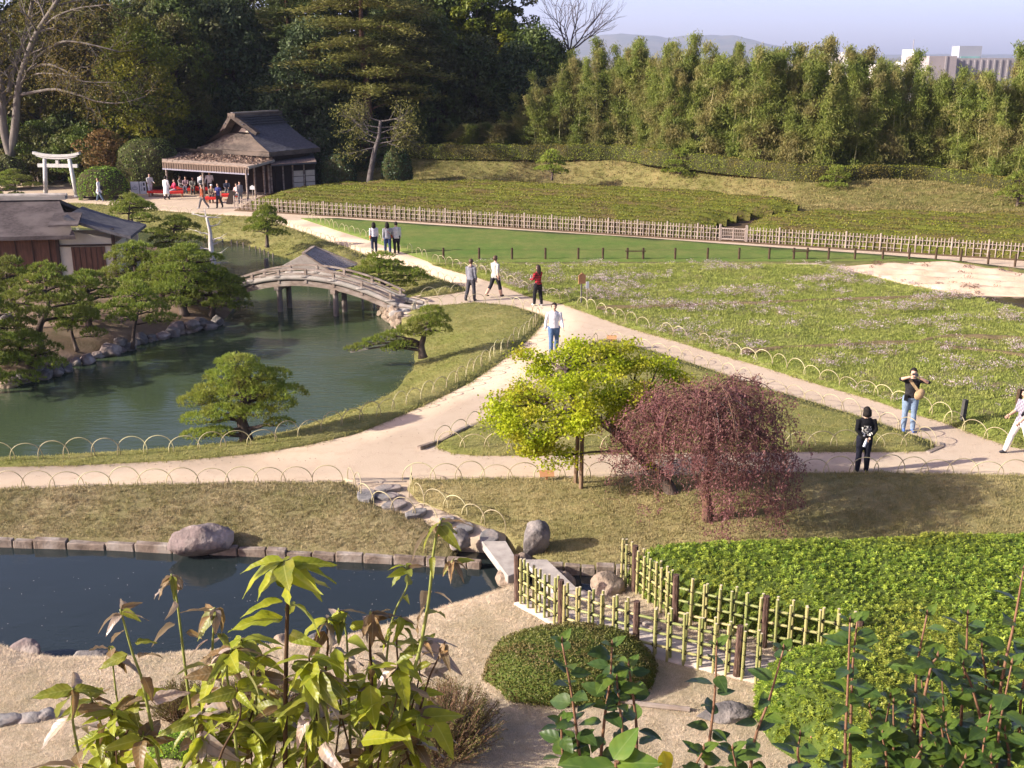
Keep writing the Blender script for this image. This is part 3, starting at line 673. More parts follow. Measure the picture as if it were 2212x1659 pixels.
root = thing('wooden_gate', 'low pale wooden double gate in the tea field fence', 'gate', ga)
for x in (0.04, L - 0.04): MB().box(tuple(d * x + Vector((0, 0, 0.42))), (0.09, 0.09, 0.95)).build('gate_post', M_picket, root)
for s in (0, 1):
    x0, x1 = (0.12, L / 2 - 0.02) if s == 0 else (L / 2 + 0.02, L - 0.12)
    leaf = MB().bar(d * x0 + Vector((0, 0, 0.68)), d * x1 + Vector((0, 0, 0.68)), 0.04, 0.06).bar(d * x0 + Vector((0, 0, 0.12)), d * x1 + Vector((0, 0, 0.12)), 0.04, 0.06).bar(d * x0 + Vector((0, 0, 0.05)), d * x0 + Vector((0, 0, 0.74)), 0.04, 0.05, up=(0, 1, 0)).bar(d * x1 + Vector((0, 0, 0.05)), d * x1 + Vector((0, 0, 0.74)), 0.04, 0.05, up=(0, 1, 0)).build('gate_leaf', M_picket, root)
    for q in range(1, 6):
        a = d * (x0 + (x1 - x0) * q / 6) + Vector((0, 0, 0.12)); MB().bar(a, a + Vector((0, 0, 0.56)), 0.02, 0.025, up=(0, 1, 0)).build('slat', M_picket, leaf)
    for q in (0.30, 0.49):
        MB().bar(d * x0 + Vector((0, 0, q)), d * x1 + Vector((0, 0, q)), 0.022, 0.02).build('slat', M_picket, leaf)
# --- row of short posts with a wire
M_post = plain('dark_wood_post', (0.085, 0.055, 0.032), (0.05, 0.032, 0.02), 6, 0.85, 0.01, 30, 0.2)
root = thing('post_fence', 'row of short dark wooden posts linked by wire along the green lawn', 'fence', G(958, 562))
us = [958, 1035, 1106, 1178, 1249, 1302, 1355, 1389, 1458, 1528, 1596, 1661, 1714, 1743, 1789, 1846, 1906, 1963, 2021, 2075, 2134, 2192]
pv = []
for u in us:
    v = 562 if u < 2050 else 562 + (u - 2050) * 0.10
    p = G(u, v); pv.append(p)
    MB().tube([(0, 0, -.1), (0, 0, .60)], 0.055, 7).build('post', M_post, root, loc=p - root.location)
MB().tube([tuple(p - root.location + Vector((0, 0, .50))) for p in pv], 0.006, 4).build('wire', M_post, root)
for a, b in ((6, 7), (12, 13)):
    MB().bar(pv[a] - root.location + Vector((-.12, -.05, .45)), pv[b] - root.location + Vector((.12, -.05, .45)), 0.05, 0.05).build('cross_rail', M_post, root)
root = thing('post_fence', 'dark square posts with a wire where the path forks', 'fence', G(2078, 914))
q = [G(2078, 914), G(2196, 890), G(2330, 884)]
for p in q: MB().box((0, 0, .30), (.11, .11, .72)).build('post', plain('tarred_post', (0.07, 0.068, 0.06), (0.045, 0.043, 0.04), 6) if p is q[0] else M_post, root, loc=p - root.location, rot=(0, 0.05, 0.3))
MB().tube([tuple(p - root.location + Vector((0, 0, .55))) for p in q], 0.007, 4).build('wire', M_post, root)

# --- signs
M_signwood = plain('sign_wood', (0.46, 0.25, 0.12), (0.36, 0.18, 0.085), 6, 0.7, 0, 8, 0.2, sc=(1, 1, 6))
M_white = plain('white_paint', (0.80, 0.79, 0.77), (0.72, 0.71, 0.69), 3, 0.6)
M_ink = plain('sign_ink', (0.10, 0.10, 0.10), (0.05, 0.05, 0.05), 3, 0.8)
M_greypost = plain('grey_post', (0.17, 0.16, 0.14), (0.11, 0.10, 0.09), 5)
root = thing('notice_board', 'wooden notice board with pointed top on a post in the meadow', 'sign', G(1256, 660), 0.35)
MB().box((0, .03, .5), (.05, .05, 1.2)).build('post', M_greypost, root)
MB().add([(-.15, 0, .88), (.15, 0, .88), (.15, 0, 1.22), (0, 0, 1.32), (-.15, 0, 1.22), (-.15, -.03, .88), (.15, -.03, .88), (.15, -.03, 1.22), (0, -.03, 1.32), (-.15, -.03, 1.22)], [(0, 1, 2, 3, 4), (9, 8, 7, 6, 5), (0, 5, 6, 1), (1, 6, 7, 2), (2, 7, 8, 3), (3, 8, 9, 4), (4, 9, 5, 0)]).build('board', M_signwood, root)
root = thing('label_sign', 'small white label sign on a thin post in the meadow', 'sign', G(1268, 663), 0.35)
MB().box((0, .012, .42), (.025, .02, 1.0)).build('post', M_picket, root); MB().box((0, -.01, .88), (.13, .012, .27)).build('board', M_white, root)
for nm, lab, p, rz in (('low_sign', 'low tilted wooden sign on the lawn under the green maple', G(1181, 1036, 0.05), 0.1), ('low_sign', 'low wooden sign at the top corner of the triangular lawn', G(1321, 738, 0.04), -0.2)):
    root = thing(nm, lab, 'sign', p, rz)
    MB().box((0, 0, .04), (.045, .045, .22)).build('post', M_signwood, root)
    m = Matrix.Rotation(R(38), 3, 'X'); MB().box((0, 0, .15), (.34, .18, .02), rot=m).build('board', M_signwood, root)

# --- bamboo fences in front
M_bamboo = NT('green_bamboo'); _a = M_bamboo.n('ShaderNodeObjectInfo').outputs['Random']
_c = M_bamboo.mix(_a, (0.175, 0.215, 0.06), (0.46, 0.37, 0.175))
_c = M_bamboo.mix(M_bamboo.noise(M_bamboo.mapped(M_bamboo.pos(), (8, 8, 2)), 2.0, 3, 0.5, 0.4, 0.7), _c, (0.27, 0.29, 0.10)); M_bamboo.col(_c); M_bamboo.rough(0.42, 0.4); M_bamboo = M_bamboo.m
M_bend = plain('cut_bamboo', (0.68, 0.58, 0.40), None, 4, 0.7)
M_tie = plain('palm_rope', (0.022, 0.019, 0.016), (0.015, 0.012, 0.01), 5, 0.9)
M_dpost = plain('charred_post', (0.075, 0.040, 0.028), (0.035, 0.02, 0.016), 5, 0.7, 0.012, 25, 0.3, sc=(3, 3, .6), c3=(0.16, 0.10, 0.075), scale3=9)
def cane(L, r, seed):
    rg = random.Random(seed); P = []; rad = []; z = 0.0
    P.append((0, 0, 0)); rad.append(r)
    z = rg.uniform(.06, .2)
    while z < L - 0.03:
        P += [(0, 0, z - .012), (0, 0, z), (0, 0, z + .012)]; rad += [r, r * 1.13, r]; z += rg.uniform(.2, .27)
    P.append((0, 0, L)); rad.append(r * .98)
    mb = MB(); mb.tube(P, rad, 8); 
    mb.m[-1] = 1; mb.m[-2] = 1
    me = mb.mesh('bamboo_cane', False); me.materials.append(M_bamboo); me.materials.append(M_bend)
    return me
CANES = [cane(1.0, 0.0245, i) for i in range(5)]
def tie_mesh():
    mb = MB(); s = 0.044
    for a in (0.6, -0.6):
        P = []
        for i in range(9):
            t = 2 * math.pi * i / 8; P.append((s * math.cos(t) * math.cos(a), s * math.sin(t), s * math.cos(t) * math.sin(a)))
        mb.tube(P, 0.011, 4, caps=False)
    mb.tube([(0, -s, 0), (0.03, -s - .035, .012), (0.055, -s - .03, -.01)], 0.006, 4); mb.tube([(0, -s, 0), (-0.03, -s - .03, .03), (-0.05, -s - .02, .03)], 0.006, 4)
    me = mb.mesh('lashing'); me.materials.append(M_tie); return me
TIE = tie_mesh()
def bamboo_fence(pts, label, posts, H=0.86, n=30, seed=0, mid=0.155):
    P = [Vector(p) for p in pts]; rg = random.Random(seed)
    root = thing('bamboo_fence', label, 'fence', P[0]); o0 = P[0]
    acc = [0.0]
    for a, b in zip(P, P[1:]): acc.append(acc[-1] + (b - a).length)
    def at(s):
        s = max(0, min(acc[-1] - 1e-4, s)); i = max(k for k in range(len(P) - 1) if acc[k] <= s); t = (s - acc[i]) / (acc[i + 1] - acc[i]); d = (P[i + 1] - P[i]).normalized()
        return P[i].lerp(P[i + 1], t), Vector((-d.y, d.x, 0)).normalized(), d
    for s in posts:
        p, nn, d = at(s); MB().tube([(0, 0, -.15), (0, 0, H * .5), (0, 0, H + .02)], [.062, .058, .055], 9).build('post', M_dpost, root, loc=p - o0 + nn * 0.0, rot=(rg.uniform(-.02, .02), rg.uniform(-.02, .02), 0))
    zs = (H * .24, H * .50, H * .76)
    segs = [0.0] + list(posts[1:-1]) + [acc[-1]]
    for z in zs:
        for a, b in zip(posts, posts[1:]):
            pa, nn, d = at(a); pb, _, _ = at(b); v = pb - pa; L = v.length
            link('rail', CANES[rg.randrange(5)], None, root, loc=pa - o0 + Vector((0, 0, z)) - nn * .0, rot=Vector(v).to_track_quat('Z', 'X').to_euler(), scl=(.95, .95, L))
    s = mid * 0.6; k = 0
    while s < acc[-1] - 0.02:
        if min(abs(s - q) for q in posts) > 0.075:
            p, nn, d = at(s); f = -1 if k % 2 else 1
            link('bamboo_cane', CANES[rg.randrange(5)], None, root, loc=p - o0 + nn * (0.046 * f) + Vector((0, 0, -.02)), rot=(rg.uniform(-.015, .015), rg.uniform(-.015, .015), rg.uniform(0, 6)), scl=(1, 1, (H + rg.uniform(-.02, .06))))
            link('bamboo_cane', CANES[rg.randrange(5)], None, root, loc=p - o0 - nn * (0.046 * f) + d * rg.uniform(.01, .03) + Vector((0, 0, -.02)), rot=(rg.uniform(-.015, .015), rg.uniform(-.015, .015), rg.uniform(0, 6)), scl=(1, 1, (H + rg.uniform(-.04, .06))))
            for z in zs:
                link('lashing', TIE, None, root, loc=p - o0 + Vector((0, 0, z)), rot=(0, rg.uniform(-.2, .2), math.atan2(d.y, d.x)))
        s += mid * rg.uniform(.9, 1.1); k += 1
    return root
def plen(P):
    return [sum((P[i + 1] - P[i]).length for i in range(k)) for k in range(len(P))]
P = [G(1118, 1299, -.1), G(1212, 1357, -.04), G(1373, 1408, 0), G(1591, 1463, 0), G(1660, 1480, 0)]
bamboo_fence(P, 'nearer bamboo lattice fence, running from slab bridge past the round shrub', plen(P)[:4] , H=.90, seed=4, mid=0.245)
P = [G(1338, 1254, -.25), G(1371, 1276, -.15), G(1458, 1345, 0), G(1649, 1395, 0.02), G(1850, 1440, 0.05)]
bamboo_fence(P, 'farther bamboo lattice fence, running along the clipped azaleas', plen(P)[1:], H=.90, seed=7, mid=0.245)
# first canes of the farther fence stand in front of its first post
# --- paved walk between the two bamboo fences
WALK = [(1110, 1302, -.08), (1160, 1288, -.2), (1200, 1280, -.22), (1262, 1274, -.22), (1310, 1300, -.12), (1392, 1352, .012), (1480, 1374, .012), (1640, 1412, .012), (1800, 1452, .012), (1760, 1500, .012), (1600, 1466, .012), (1373, 1408, .012), (1212, 1360, .0)]
sheet('paved_walk', [(u, v, z + 0.02) for u, v, z in WALK], plain('walk_concrete', (0.50, 0.42, 0.345), (0.40, 0.335, 0.275), 2.5, 0.9, 0.008, 25, 0.15, 'pos', c3=(0.56, 0.48, 0.40), scale3=1.2), grid=0.3, skirt=0.1)
_e = [G(u, v, z) for u, v, z in [(1318, 1300, 0.0), (1380, 1340, 0.05), (1458, 1372, 0.07), (1560, 1400, 0.07), (1700, 1432, 0.07)]]
edging(_e, 'line of grey kerb stones between paved walk and farther bamboo fence', 12, lens=(0.35, 0.6), H=0.18, W=0.12)
# ------------------------------------------------------------------ arched bridge
M_greywood = plain('weathered_wood', (0.26, 0.205, 0.165), (0.15, 0.115, 0.09), 3.0, 0.85, 0.008, 30, 0.2, 'pos', sc=(1, 1, 3), c3=(0.32, 0.27, 0.23), scale3=2.0)
M_palelog = plain('bleached_log', (0.36, 0.32, 0.28), (0.22, 0.195, 0.17), 2.5, 0.85, 0.01, 20, 0.2, 'pos', sc=(1, 1, 1), c3=(0.30, 0.28, 0.24), scale3=2.2)
M_pillar = plain('bridge_pillar', (0.24, 0.20, 0.17), (0.10, 0.085, 0.075), 3.0, 0.85, 0.01, 20, 0.2, 'pos', sc=(1, 1, .5))
BL, BR = G(478, 634, 0.10), G(858, 664, 0.06); BR.z = BL.z = 0.08
bd = (BR - BL); BLEN = bd.length; bd.normalize(); bn = Vector((-bd.y, bd.x, 0)); BW = 1.0
def arch(t): return 0.03 + 0.84 * (1 - (2 * t - 1) ** 2) ** 1.05
root = thing('arched_bridge', 'weathered wooden arched bridge with low rails over the pond', 'bridge', BL)
def bp(t, side, dz=0.0): return bd * (BLEN * t) + bn * side + Vector((0, 0, arch(min(1, max(0, t))) + dz))
NP = 40
for i in range(NP):
    t = (i + .5) / NP; a = bp(t - .4 / NP, BW / 2); b = bp(t + .4 / NP, BW / 2); sl_ = math.atan2((b - a).z, math.hypot((b - a).x, (b - a).y))
    rotm = Matrix.Rotation(math.atan2(bd.y, bd.x), 3, 'Z') @ Matrix.Rotation(-sl_, 3, 'Y')
    MB().box((0, 0, 0), (BLEN / NP * 1.02 / max(.5, math.cos(sl_)) - .012, BW - .1, .05), rot=rotm).build('plank', M_greywood, root, loc=bp(t, BW / 2, -.03))
for s in (0.02, BW - 0.02):
    T = np.linspace(-.01, 1.01, 40)
    MB().tube([tuple(bp(t, s, .035)) for t in T], .10, 10).build('edge_log', M_palelog, root, smooth=True)
    mb = MB()
    for t0, t1 in zip(T, T[1:]): mb.bar(bp(t0, s + (.05 if s < 1 else -.05), -.20), bp(t1, s + (.05 if s < 1 else -.05), -.20), .14, .20)
    mb.build('side_beam', M_greywood, root)
    tp = [0.03, 0.19, 0.345, 0.50, 0.655, 0.81, 0.965]
    for t in tp:
        MB().box((0, 0, .12), (.10, .10, .58), rz=math.atan2(bd.y, bd.x)).build('rail_post', M_greywood, root, loc=bp(t, s))
        MB().lathe([(.02, 0), (.19, .0), (.17, .05), (.02, .07)], 12).build('post_collar', M_palelog, root, loc=bp(t, s, .09), scl=(1.3, .7, 1))
    for dz, th in ((.38, .065), (.20, .05)):
        mb = MB(); TT = np.linspace(.0, .99, 36)
        for t0, t1 in zip(TT, TT[1:]): mb.bar(bp(t0, s, dz), bp(t1, s, dz), .075, th)
        mb.build('handrail' if dz > .25 else 'lower_rail', M_greywood, root)
for t in (0.335, 0.655):
    mb = None
    for s in (.12, BW - .12):
        p = bp(t, s); MB().tube([(p.x, p.y, p.z - .22), (p.x, p.y, -1.3 - BL.z)], [.105, .115], 10).build('pillar', M_pillar, root)
    a, b = bp(t, -.12, -.36), bp(t, BW + .12, -.36); MB().bar(a, b, .2, .16).build('cross_beam', M_greywood, root)
for s in (.02, BW - .02):
    p = bp(.965, s); MB().box((0, 0, 0), (.26, .24, .22)).build('foot_stone', M_slab, root, loc=(p.x, p.y, -.05))
    a = bp(1.0, s, .04); MB().tube([tuple(a), tuple(a + bd * .7 + Vector((0, 0, -.06)))], [.10, .07], 8).build('edge_log', M_palelog, root)
MB().box((0, 0, .1), (.12, .12, .5)).build('end_post', M_palelog, root, loc=bp(1, .02) + bd * .72 + Vector((0, 0, -.1)))

# ------------------------------------------------------------------ boathouse behind the bridge
M_shingle = plain('grey_boards', (0.40, 0.355, 0.32), (0.25, 0.22, 0.195), 3, 0.85, 0.008, 30, 0.2, 'pos', c3=(0.36, 0.32, 0.29), scale3=2.5)
M_batten = plain('board_shadow', (0.13, 0.11, 0.095), (0.08, 0.07, 0.06), 3, 0.85)
bz = .12
A = G(601, 579, bz); B = G(714, 588, bz); Cc = G(772, 573, bz); Nn = AT(656, 549, 49.6); Fr = AT(672, 538.5, 50.9); Fr.z = Nn.z = (Fr.z + Nn.z) / 2; D = A + (Cc - B)
root = thing('boathouse', 'low boathouse with grey board hipped roof behind the bridge', 'boathouse', ((A + Cc) / 2) * 1.0); o0 = root.location.copy(); o0.z = 0; root.location.z = 0
L_ = lambda p: p - o0
rf = MB(); back = Vector((0, 0, 0)); F2 = Fr + (Fr - Nn) * 0.35
V = [L_(A), L_(B), L_(Cc), L_(D), L_(Nn), L_(F2)]
rf.add(V, [(0, 1, 4), (1, 2, 5, 4), (2, 3, 5), (3, 0, 4, 5), (3, 2, 1, 0)]); roof = rf.build('roof', M_shingle, root)
def boards(p0, p1, q0, q1, n, mat, nm, lift=.03, wd=.9):
    for i in range(n):
        t0, t1 = i / n, (i + wd) / n
        a, b, c, d_ = p0.lerp(p1, t0), p0.lerp(p1, t1), q0.lerp(q1, t1), q0.lerp(q1, t0)
        nn = (b - a).cross(d_ - a); nn = nn.normalized() if nn.length > 1e-7 else Vector((0, 0, 1))
        if nn.z < 0: nn = -nn
        P_ = [L_(x) for x in (a, b, c, d_)]; V = [x + nn * .004 for x in P_] + [x + nn * lift for x in P_]
        MB().add(V, [(0, 1, 2, 3), (7, 6, 5, 4), (0, 4, 5, 1), (1, 5, 6, 2), (2, 6, 7, 3), (3, 7, 4, 0)]).build(nm, mat, roof)
boards(B, Cc, Nn, F2, 9, M_shingle, 'board', .05, .62)
for i in range(5):
    t0, t1 = i / 5, (i + .9) / 5
    a, b = A.lerp(Nn, t0 * .97), A.lerp(Nn, t1 * .97); c, d_ = B.lerp(Nn, t1 * .97), B.lerp(Nn, t0 * .97)
    nn = (b - a).cross(d_ - a).normalized(); nn = nn if nn.z > 0 else -nn
    P_ = [L_(x) for x in (a, b, c, d_)]; V = [x + nn * .004 for x in P_] + [x + nn * .035 for x in P_]
    MB().add(V, [(0, 1, 2, 3), (7, 6, 5, 4), (0, 4, 5, 1), (1, 5, 6, 2), (2, 6, 7, 3), (3, 7, 4, 0)]).build('board', M_shingle, roof)
MB().bar(L_(Nn) + Vector((0, 0, .03)), L_(F2) + Vector((0, 0, .03)), .16, .10).build('ridge_board', M_greywood, roof)
MB().bar(L_(B) + Vector((0, 0, .05)), L_(Nn) + Vector((0, 0, .05)), .07, .07).build('hip_board', M_greywood, roof)
MB().bar(L_(Cc) + Vector((0, 0, .06)), L_(F2) + Vector((0, 0, .06)), .10, .09).build('hip_board', M_greywood, roof)
for p in (A, B, Cc, D):
    q = p.lerp((A + Cc) / 2, .12); MB().tube([tuple(L_(q) + Vector((0, 0, .1))), tuple(L_(q) + Vector((0, 0, -1.4)))], .07, 7).build('post', M_pillar, root)
# stumps and a wooden trough standing in the water
tag(MB().tube([(0, 0, -.4), (0, 0, .42)], .11, 8).build('mooring_post', M_pillar, loc=G(576, 577, -.5)), 'dark stump standing in the pond left of the boathouse', 'post')
for u, v, lb in ((784, 668, 'thin pale stake in the pond under the bridge'), (808, 664, 'short pale stake in the pond near the stone wall')):
    tag(MB().tube([(0, 0, -.4), (0, 0, .5)], .045, 7).build('mooring_post', M_palelog, loc=G(u, v, -.5)), lb, 'post')
# stakes along the far shore
P = resample([G(u, v, -.5) for u, v in [(425, 518), (500, 529), (553, 543), (590, 558)]], 0.75)
root = thing('shore_stakes', 'row of short stakes along the far shore of the pond', 'stakes', P[0])
for p in P: MB().tube([(0, 0, -.2), (0, 0, random.uniform(.2, .3))], .04, 6).build('stake', M_pillar, root, loc=p - P[0])

# ------------------------------------------------------------------ thatched pavilion on the island
M_thatch = plain('bark_thatch', (0.092, 0.076, 0.074), (0.056, 0.047, 0.046), 6.0, 0.95, 0.02, 30, 0.1, 'pos', sc=(1, 1, 2), c3=(0.118, 0.10, 0.096), scale3=1.0)
M_thatch2 = plain('dark_shingle', (0.12, 0.118, 0.125), (0.08, 0.078, 0.085), 5.0, 0.9, 0.015, 30, 0.15, 'pos')
M_plaster = plain('cream_plaster', (0.60, 0.56, 0.44), (0.52, 0.48, 0.38), 2.0, 0.9, 0, 10, 0.1, 'pos')
M_brown = plain('brown_boards', (0.145, 0.075, 0.048), (0.09, 0.048, 0.032), 4.0, 0.75, 0.005, 20, 0.2, 'pos', sc=(3, 3, .5))
M_timber = plain('dark_timber', (0.055, 0.035, 0.026), (0.035, 0.024, 0.018), 4.0, 0.8)
M_deck = plain('veranda_boards', (0.42, 0.21, 0.10), (0.33, 0.16, 0.08), 5, 0.7, 0, 8, 0.3, 'pos')
Y0 = 47.6                                    # distance of the front wall
def fx(u, v): return AT(u, v, Y0)
pw = thing('pavilion', 'brown pavilion with grey bark thatched roof on the pine island', 'pavilion', (AT(0, 640, Y0).x, Y0, .1)); o0 = pw.location.copy()
Lp = lambda p: Vector(p) - o0
x_l, x_c, x_r = AT(-260, 600, Y0).x, AT(148, 600, Y0).x, AT(243, 600, Y0).x
z_e = AT(100, 521, Y0).z; z_r = AT(100, 428, Y0 + 2.6).z; DEP = 5.2
# walls
def wall(x0, x1, z0, z1, y, mat, nm, th=.08): MB().box(Lp(((x0 + x1) / 2, y + th / 2, (z0 + z1) / 2)), (x1 - x0, th, z1 - z0)).build(nm, mat, pw)
xa = AT(126, 600, Y0).x
wall(x_l, xa, .15, z_e + .15, Y0 + .10, M_brown, 'board_wall')
for i in range(11):
    x = x_l + (xa - x_l) * (i + .5) / 11
    MB().box(Lp((x, Y0 + .085, (z_e + .2) / 2)), (.035, .05, z_e - .1)).build('wall_batten', M_timber, pw)
zlin = AT(190, 534, Y0).z
wall(xa, x_r, .15, zlin - .03, Y0 + .10, M_plaster, 'plaster_wall')
sx0, sx1 = AT(149, 560, Y0).x, AT(219, 560, Y0).x
MB().box(Lp(((sx0 + sx1) / 2, Y0 + .07, (.2 + zlin - .05) / 2)), (sx1 - sx0, .06, zlin - .3)).build('shutter', M_brown, pw)
for k in range(6): MB().box(Lp((sx0 + (sx1 - sx0) * (k + .5) / 6, Y0 + .035, (.2 + zlin - .05) / 2)), (.02, .02, zlin - .3)).build('shutter_batten', M_timber, pw)
for x in (xa, x_r): MB().box(Lp((x, Y0 + .06, (z_e + .4) / 2)), (.13, .13, z_e + .5)).build('corner_post', M_timber, pw)
MB().box(Lp(((xa + x_r) / 2, Y0 + .06, zlin)), (x_r - xa, .12, .07)).build('lintel', M_timber, pw)
# upper plaster gable under the side roof
zt_c, zt_r = AT(150, 498, Y0).z, AT(243, 521, Y0).z
V = [Lp((xa, Y0 + .12, zlin + .03)), Lp((x_r, Y0 + .12, zlin + .03)), Lp((x_r, Y0 + .12, zt_r)), Lp((xa, Y0 + .12, zt_c)), Lp((xa, Y0 + .2, zlin + .03)), Lp((x_r, Y0 + .2, zlin + .03)), Lp((x_r, Y0 + .2, zt_r)), Lp((xa, Y0 + .2, zt_c))]
MB().add(V, [(0, 1, 2, 3), (7, 6, 5, 4), (0, 4, 5, 1), (1, 5, 6, 2), (2, 6, 7, 3), (3, 7, 4, 0)]).build('gable_wall', M_plaster, pw)
MB().box(Lp(((xa + x_r) / 2, Y0 + DEP - 2.4, (z_e) / 2)), (x_r - xa + 1, .1, z_e)).build('rear_wall', M_plaster, pw)
wall(x_r - .1, x_r - .02, .15, zlin, Y0 + .2, M_plaster, 'side_wall', th=DEP - 2.6)
# main roof: thick thatch, ridge parallel to the front
def thick_roof(pts_top, th, name, mat, parent, o, bow=0.0):
    """pts_top: quad a(front left) b(front right) c(ridge right) d(ridge left); thick slab subdivided and slightly bowed"""
    a, b, c, d_ = [Vector(p) for p in pts_top]; n = 14; V = []; F = []
    for lay in (0, 1):
        for i in range(n + 1):
            for j in range(n + 1):
                p = a.lerp(b, j / n).lerp(d_.lerp(c, j / n), i / n); s = i / n
                p = p + Vector((0, 0, -bow * math.sin(math.pi * s) + .02 * noise.noise(p * 2.2)))
                V.append(p - o - Vector((0, 0, th * lay)))
    N = (n + 1) ** 2
    for i in range(n):
        for j in range(n):
            q = i * (n + 1) + j; F.append((q, q + 1, q + n + 2, q + n + 1)); q += N; F.append((q + n + 1, q + n + 2, q + 1, q))
    rim = [(0, j) for j in range(n + 1)] + [(i, n) for i in range(1, n + 1)] + [(n, j) for j in range(n - 1, -1, -1)] + [(i, 0) for i in range(n - 1, 0, -1)]
    ids = [i * (n + 1) + j for i, j in rim]
    for p, q in zip(ids, ids[1:] + ids[:1]): F.append((p + N, q + N, q, p))
    return MB().add(V, F).build(name, mat, parent)
er = AT(152, 521, Y0 - .7).x; el = AT(-300, 521, Y0 - .7).x; rr = AT(140, 428, Y0 + 2.6).x; rl = el + .8
ze = AT(100, 520, Y0 - .7).z + .16
rz_ = AT(100, 431, Y0 + 2.4).z
thick_roof([(el, Y0 - .7, ze), (er, Y0 - .7, ze), (rr, Y0 + 2.4, rz_), (rl, Y0 + 2.4, rz_)], .17, 'thatched_roof', M_thatch, pw, o0, .10)
thick_roof([(er, Y0 + 5.5, ze), (el, Y0 + 5.5, ze), (rl, Y0 + 2.4, rz_), (rr, Y0 + 2.4, rz_)], .17, 'thatched_roof', M_thatch, pw, o0, .10)
rg0, rg1 = AT(18, 424, Y0 + 2.4).x, AT(152, 424, Y0 + 2.4).x
rc = MB().box(Lp(((rl + rg1) / 2, Y0 + 2.4, rz_ + .06)), (rg1 - rl, .42, .16)).build('ridge_cap', M_palelog, pw)
MB().tube([tuple(Lp((rl, Y0 + 2.4, rz_ + .17))), tuple(Lp((rg1 + .05, Y0 + 2.4, rz_ + .17)))], .09, 8).build('ridge_log', M_slab, rc)
V = [Lp((rr - .02, Y0 - .2, ze)), Lp((rr - .02, Y0 + 5.0, ze)), Lp((rr - .02, Y0 + 2.4, rz_ - .15)), Lp((rr - .12, Y0 - .2, ze)), Lp((rr - .12, Y0 + 5.0, ze)), Lp((rr - .12, Y0 + 2.4, rz_ - .15))]
MB().add(V, [(0, 1, 2), (5, 4, 3), (0, 3, 4, 1), (1, 4, 5, 2), (2, 5, 3, 0)]).build('end_gable', M_timber, pw)
# side roof falling to the right, and the small pent roof at the corner
s0 = AT(143, 465, Y0 + .4); s1 = AT(270, 520, Y0 - .5)
thick_roof([(s1.x, Y0 - .55, s1.z + .10), (s1.x, Y0 + 3.0, s1.z + .10), (s0.x, Y0 + 3.0, s0.z), (s0.x, Y0 - .35, s0.z)], .13, 'side_roof', M_thatch2, pw, o0, .06)
p0, p1 = AT(112, 478, Y0 + .2), AT(157, 489, Y0 - .75)
thick_roof([(p0.x, Y0 - .78, p1.z), (p1.x, Y0 - .78, p1.z + .02), (p1.x - .1, Y0 + .5, p1.z + .36), (p0.x, Y0 + .5, p1.z + .36)], .07, 'pent_roof', M_thatch, pw, o0, 0)
pw.rotation_euler.z = R(7)
MB().box(Lp(((x_l + AT(80, 620, Y0).x) / 2, Y0 - .45, .12)), (AT(80, 620, Y0).x - x_l, 1.0, .10)).build('veranda', M_deck, pw)
for k in range(5): MB().box(Lp((x_l + 1.2 + k * 1.5, Y0 - .85, -.1)), (.1, .1, .36)).build('veranda_post', M_timber, pw)

# ------------------------------------------------------------------ stone torii
M_torii = plain('pale_granite', (0.55, 0.53, 0.49), (0.44, 0.43, 0.40), 4.0, 0.85, 0.006, 30, 0.2)
TY = 78.5
TP = lambda u, v: AT(u, v, TY)
c = TP(131, 411); c.z = 0
tr = thing('torii_gate', 'pale grey stone torii gate at the left of the forecourt', 'torii', c, R(-8))
hw0, hw1 = 1.18, 0.92; zb = 2.15
for s in (-1, 1):
    MB().tube([(s * hw0, 0, -.15), (s * (hw0 * .5 + hw1 * .5), 0, 1.2), (s * hw1, 0, 2.62)], [.165, .155, .14], 12).build('pillar', M_torii, tr, smooth=True)
    MB().lathe([(.2, 0), (.23, .05), (.18, .12)], 12, (s * hw0, 0, 0)).build('base_ring', M_torii, tr)
MB().box((0, 0, zb), (2.95, .16, .24)).build('tie_beam', M_torii, tr)
MB().box((0, 0, zb + .24), (.2, .18, .24)).build('centre_strut', M_torii, tr)
mb1 = MB(); mb2 = MB(); n = 16
for i in range(n):
    x0, x1 = -1.0 + 2 * i / n, -1.0 + 2 * (i + 1) / n; cz = lambda x: 2.66 + .20 * abs(x) ** 2.4
    mb1.bar((x0 * 1.5, 0, cz(x0) + .02), (x1 * 1.5, 0, cz(x1) + .02), .22, .17)
    mb2.bar((x0 * 1.72, 0, cz(x0) + .16), (x1 * 1.72, 0, cz(x1) + .16), .30, .17)
mb1.build('lower_lintel', M_torii, tr); mb2.build('upper_lintel', M_torii, tr)

# ------------------------------------------------------------------ tea house at the edge of the wood
M_roofA = plain('old_thatch', (0.108, 0.088, 0.074), (0.062, 0.05, 0.043), 5.0, 0.95, 0.03, 18, 0.1, 'pos', sc=(1, 1, 2.5), c3=(0.15, 0.118, 0.096), scale3=0.6)
M_roofB = plain('shaded_thatch', (0.11, 0.11, 0.122), (0.07, 0.07, 0.08), 5.0, 0.95, 0.02, 18, 0.1, 'pos', sc=(1, 1, 2.5))  # right slope's blue-grey shade put into the colour; ridge courses and wing share it
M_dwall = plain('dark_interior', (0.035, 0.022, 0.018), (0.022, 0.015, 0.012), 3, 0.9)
M_redcloth = plain('red_felt', (0.62, 0.045, 0.035), (0.50, 0.035, 0.03), 6, 0.9, 0, 8, 0.1)
M_bark = plain('brush_bark', (0.40, 0.29, 0.215), (0.22, 0.155, 0.115), 7, 0.95, 0.05, 14, 0.1, 'pos', c3=(0.12, 0.085, 0.065), scale3=5)
M_plank = plain('roof_planks', (0.46, 0.36, 0.28), (0.32, 0.245, 0.19), 5, 0.85, 0, 8, 0.1, 'pos')
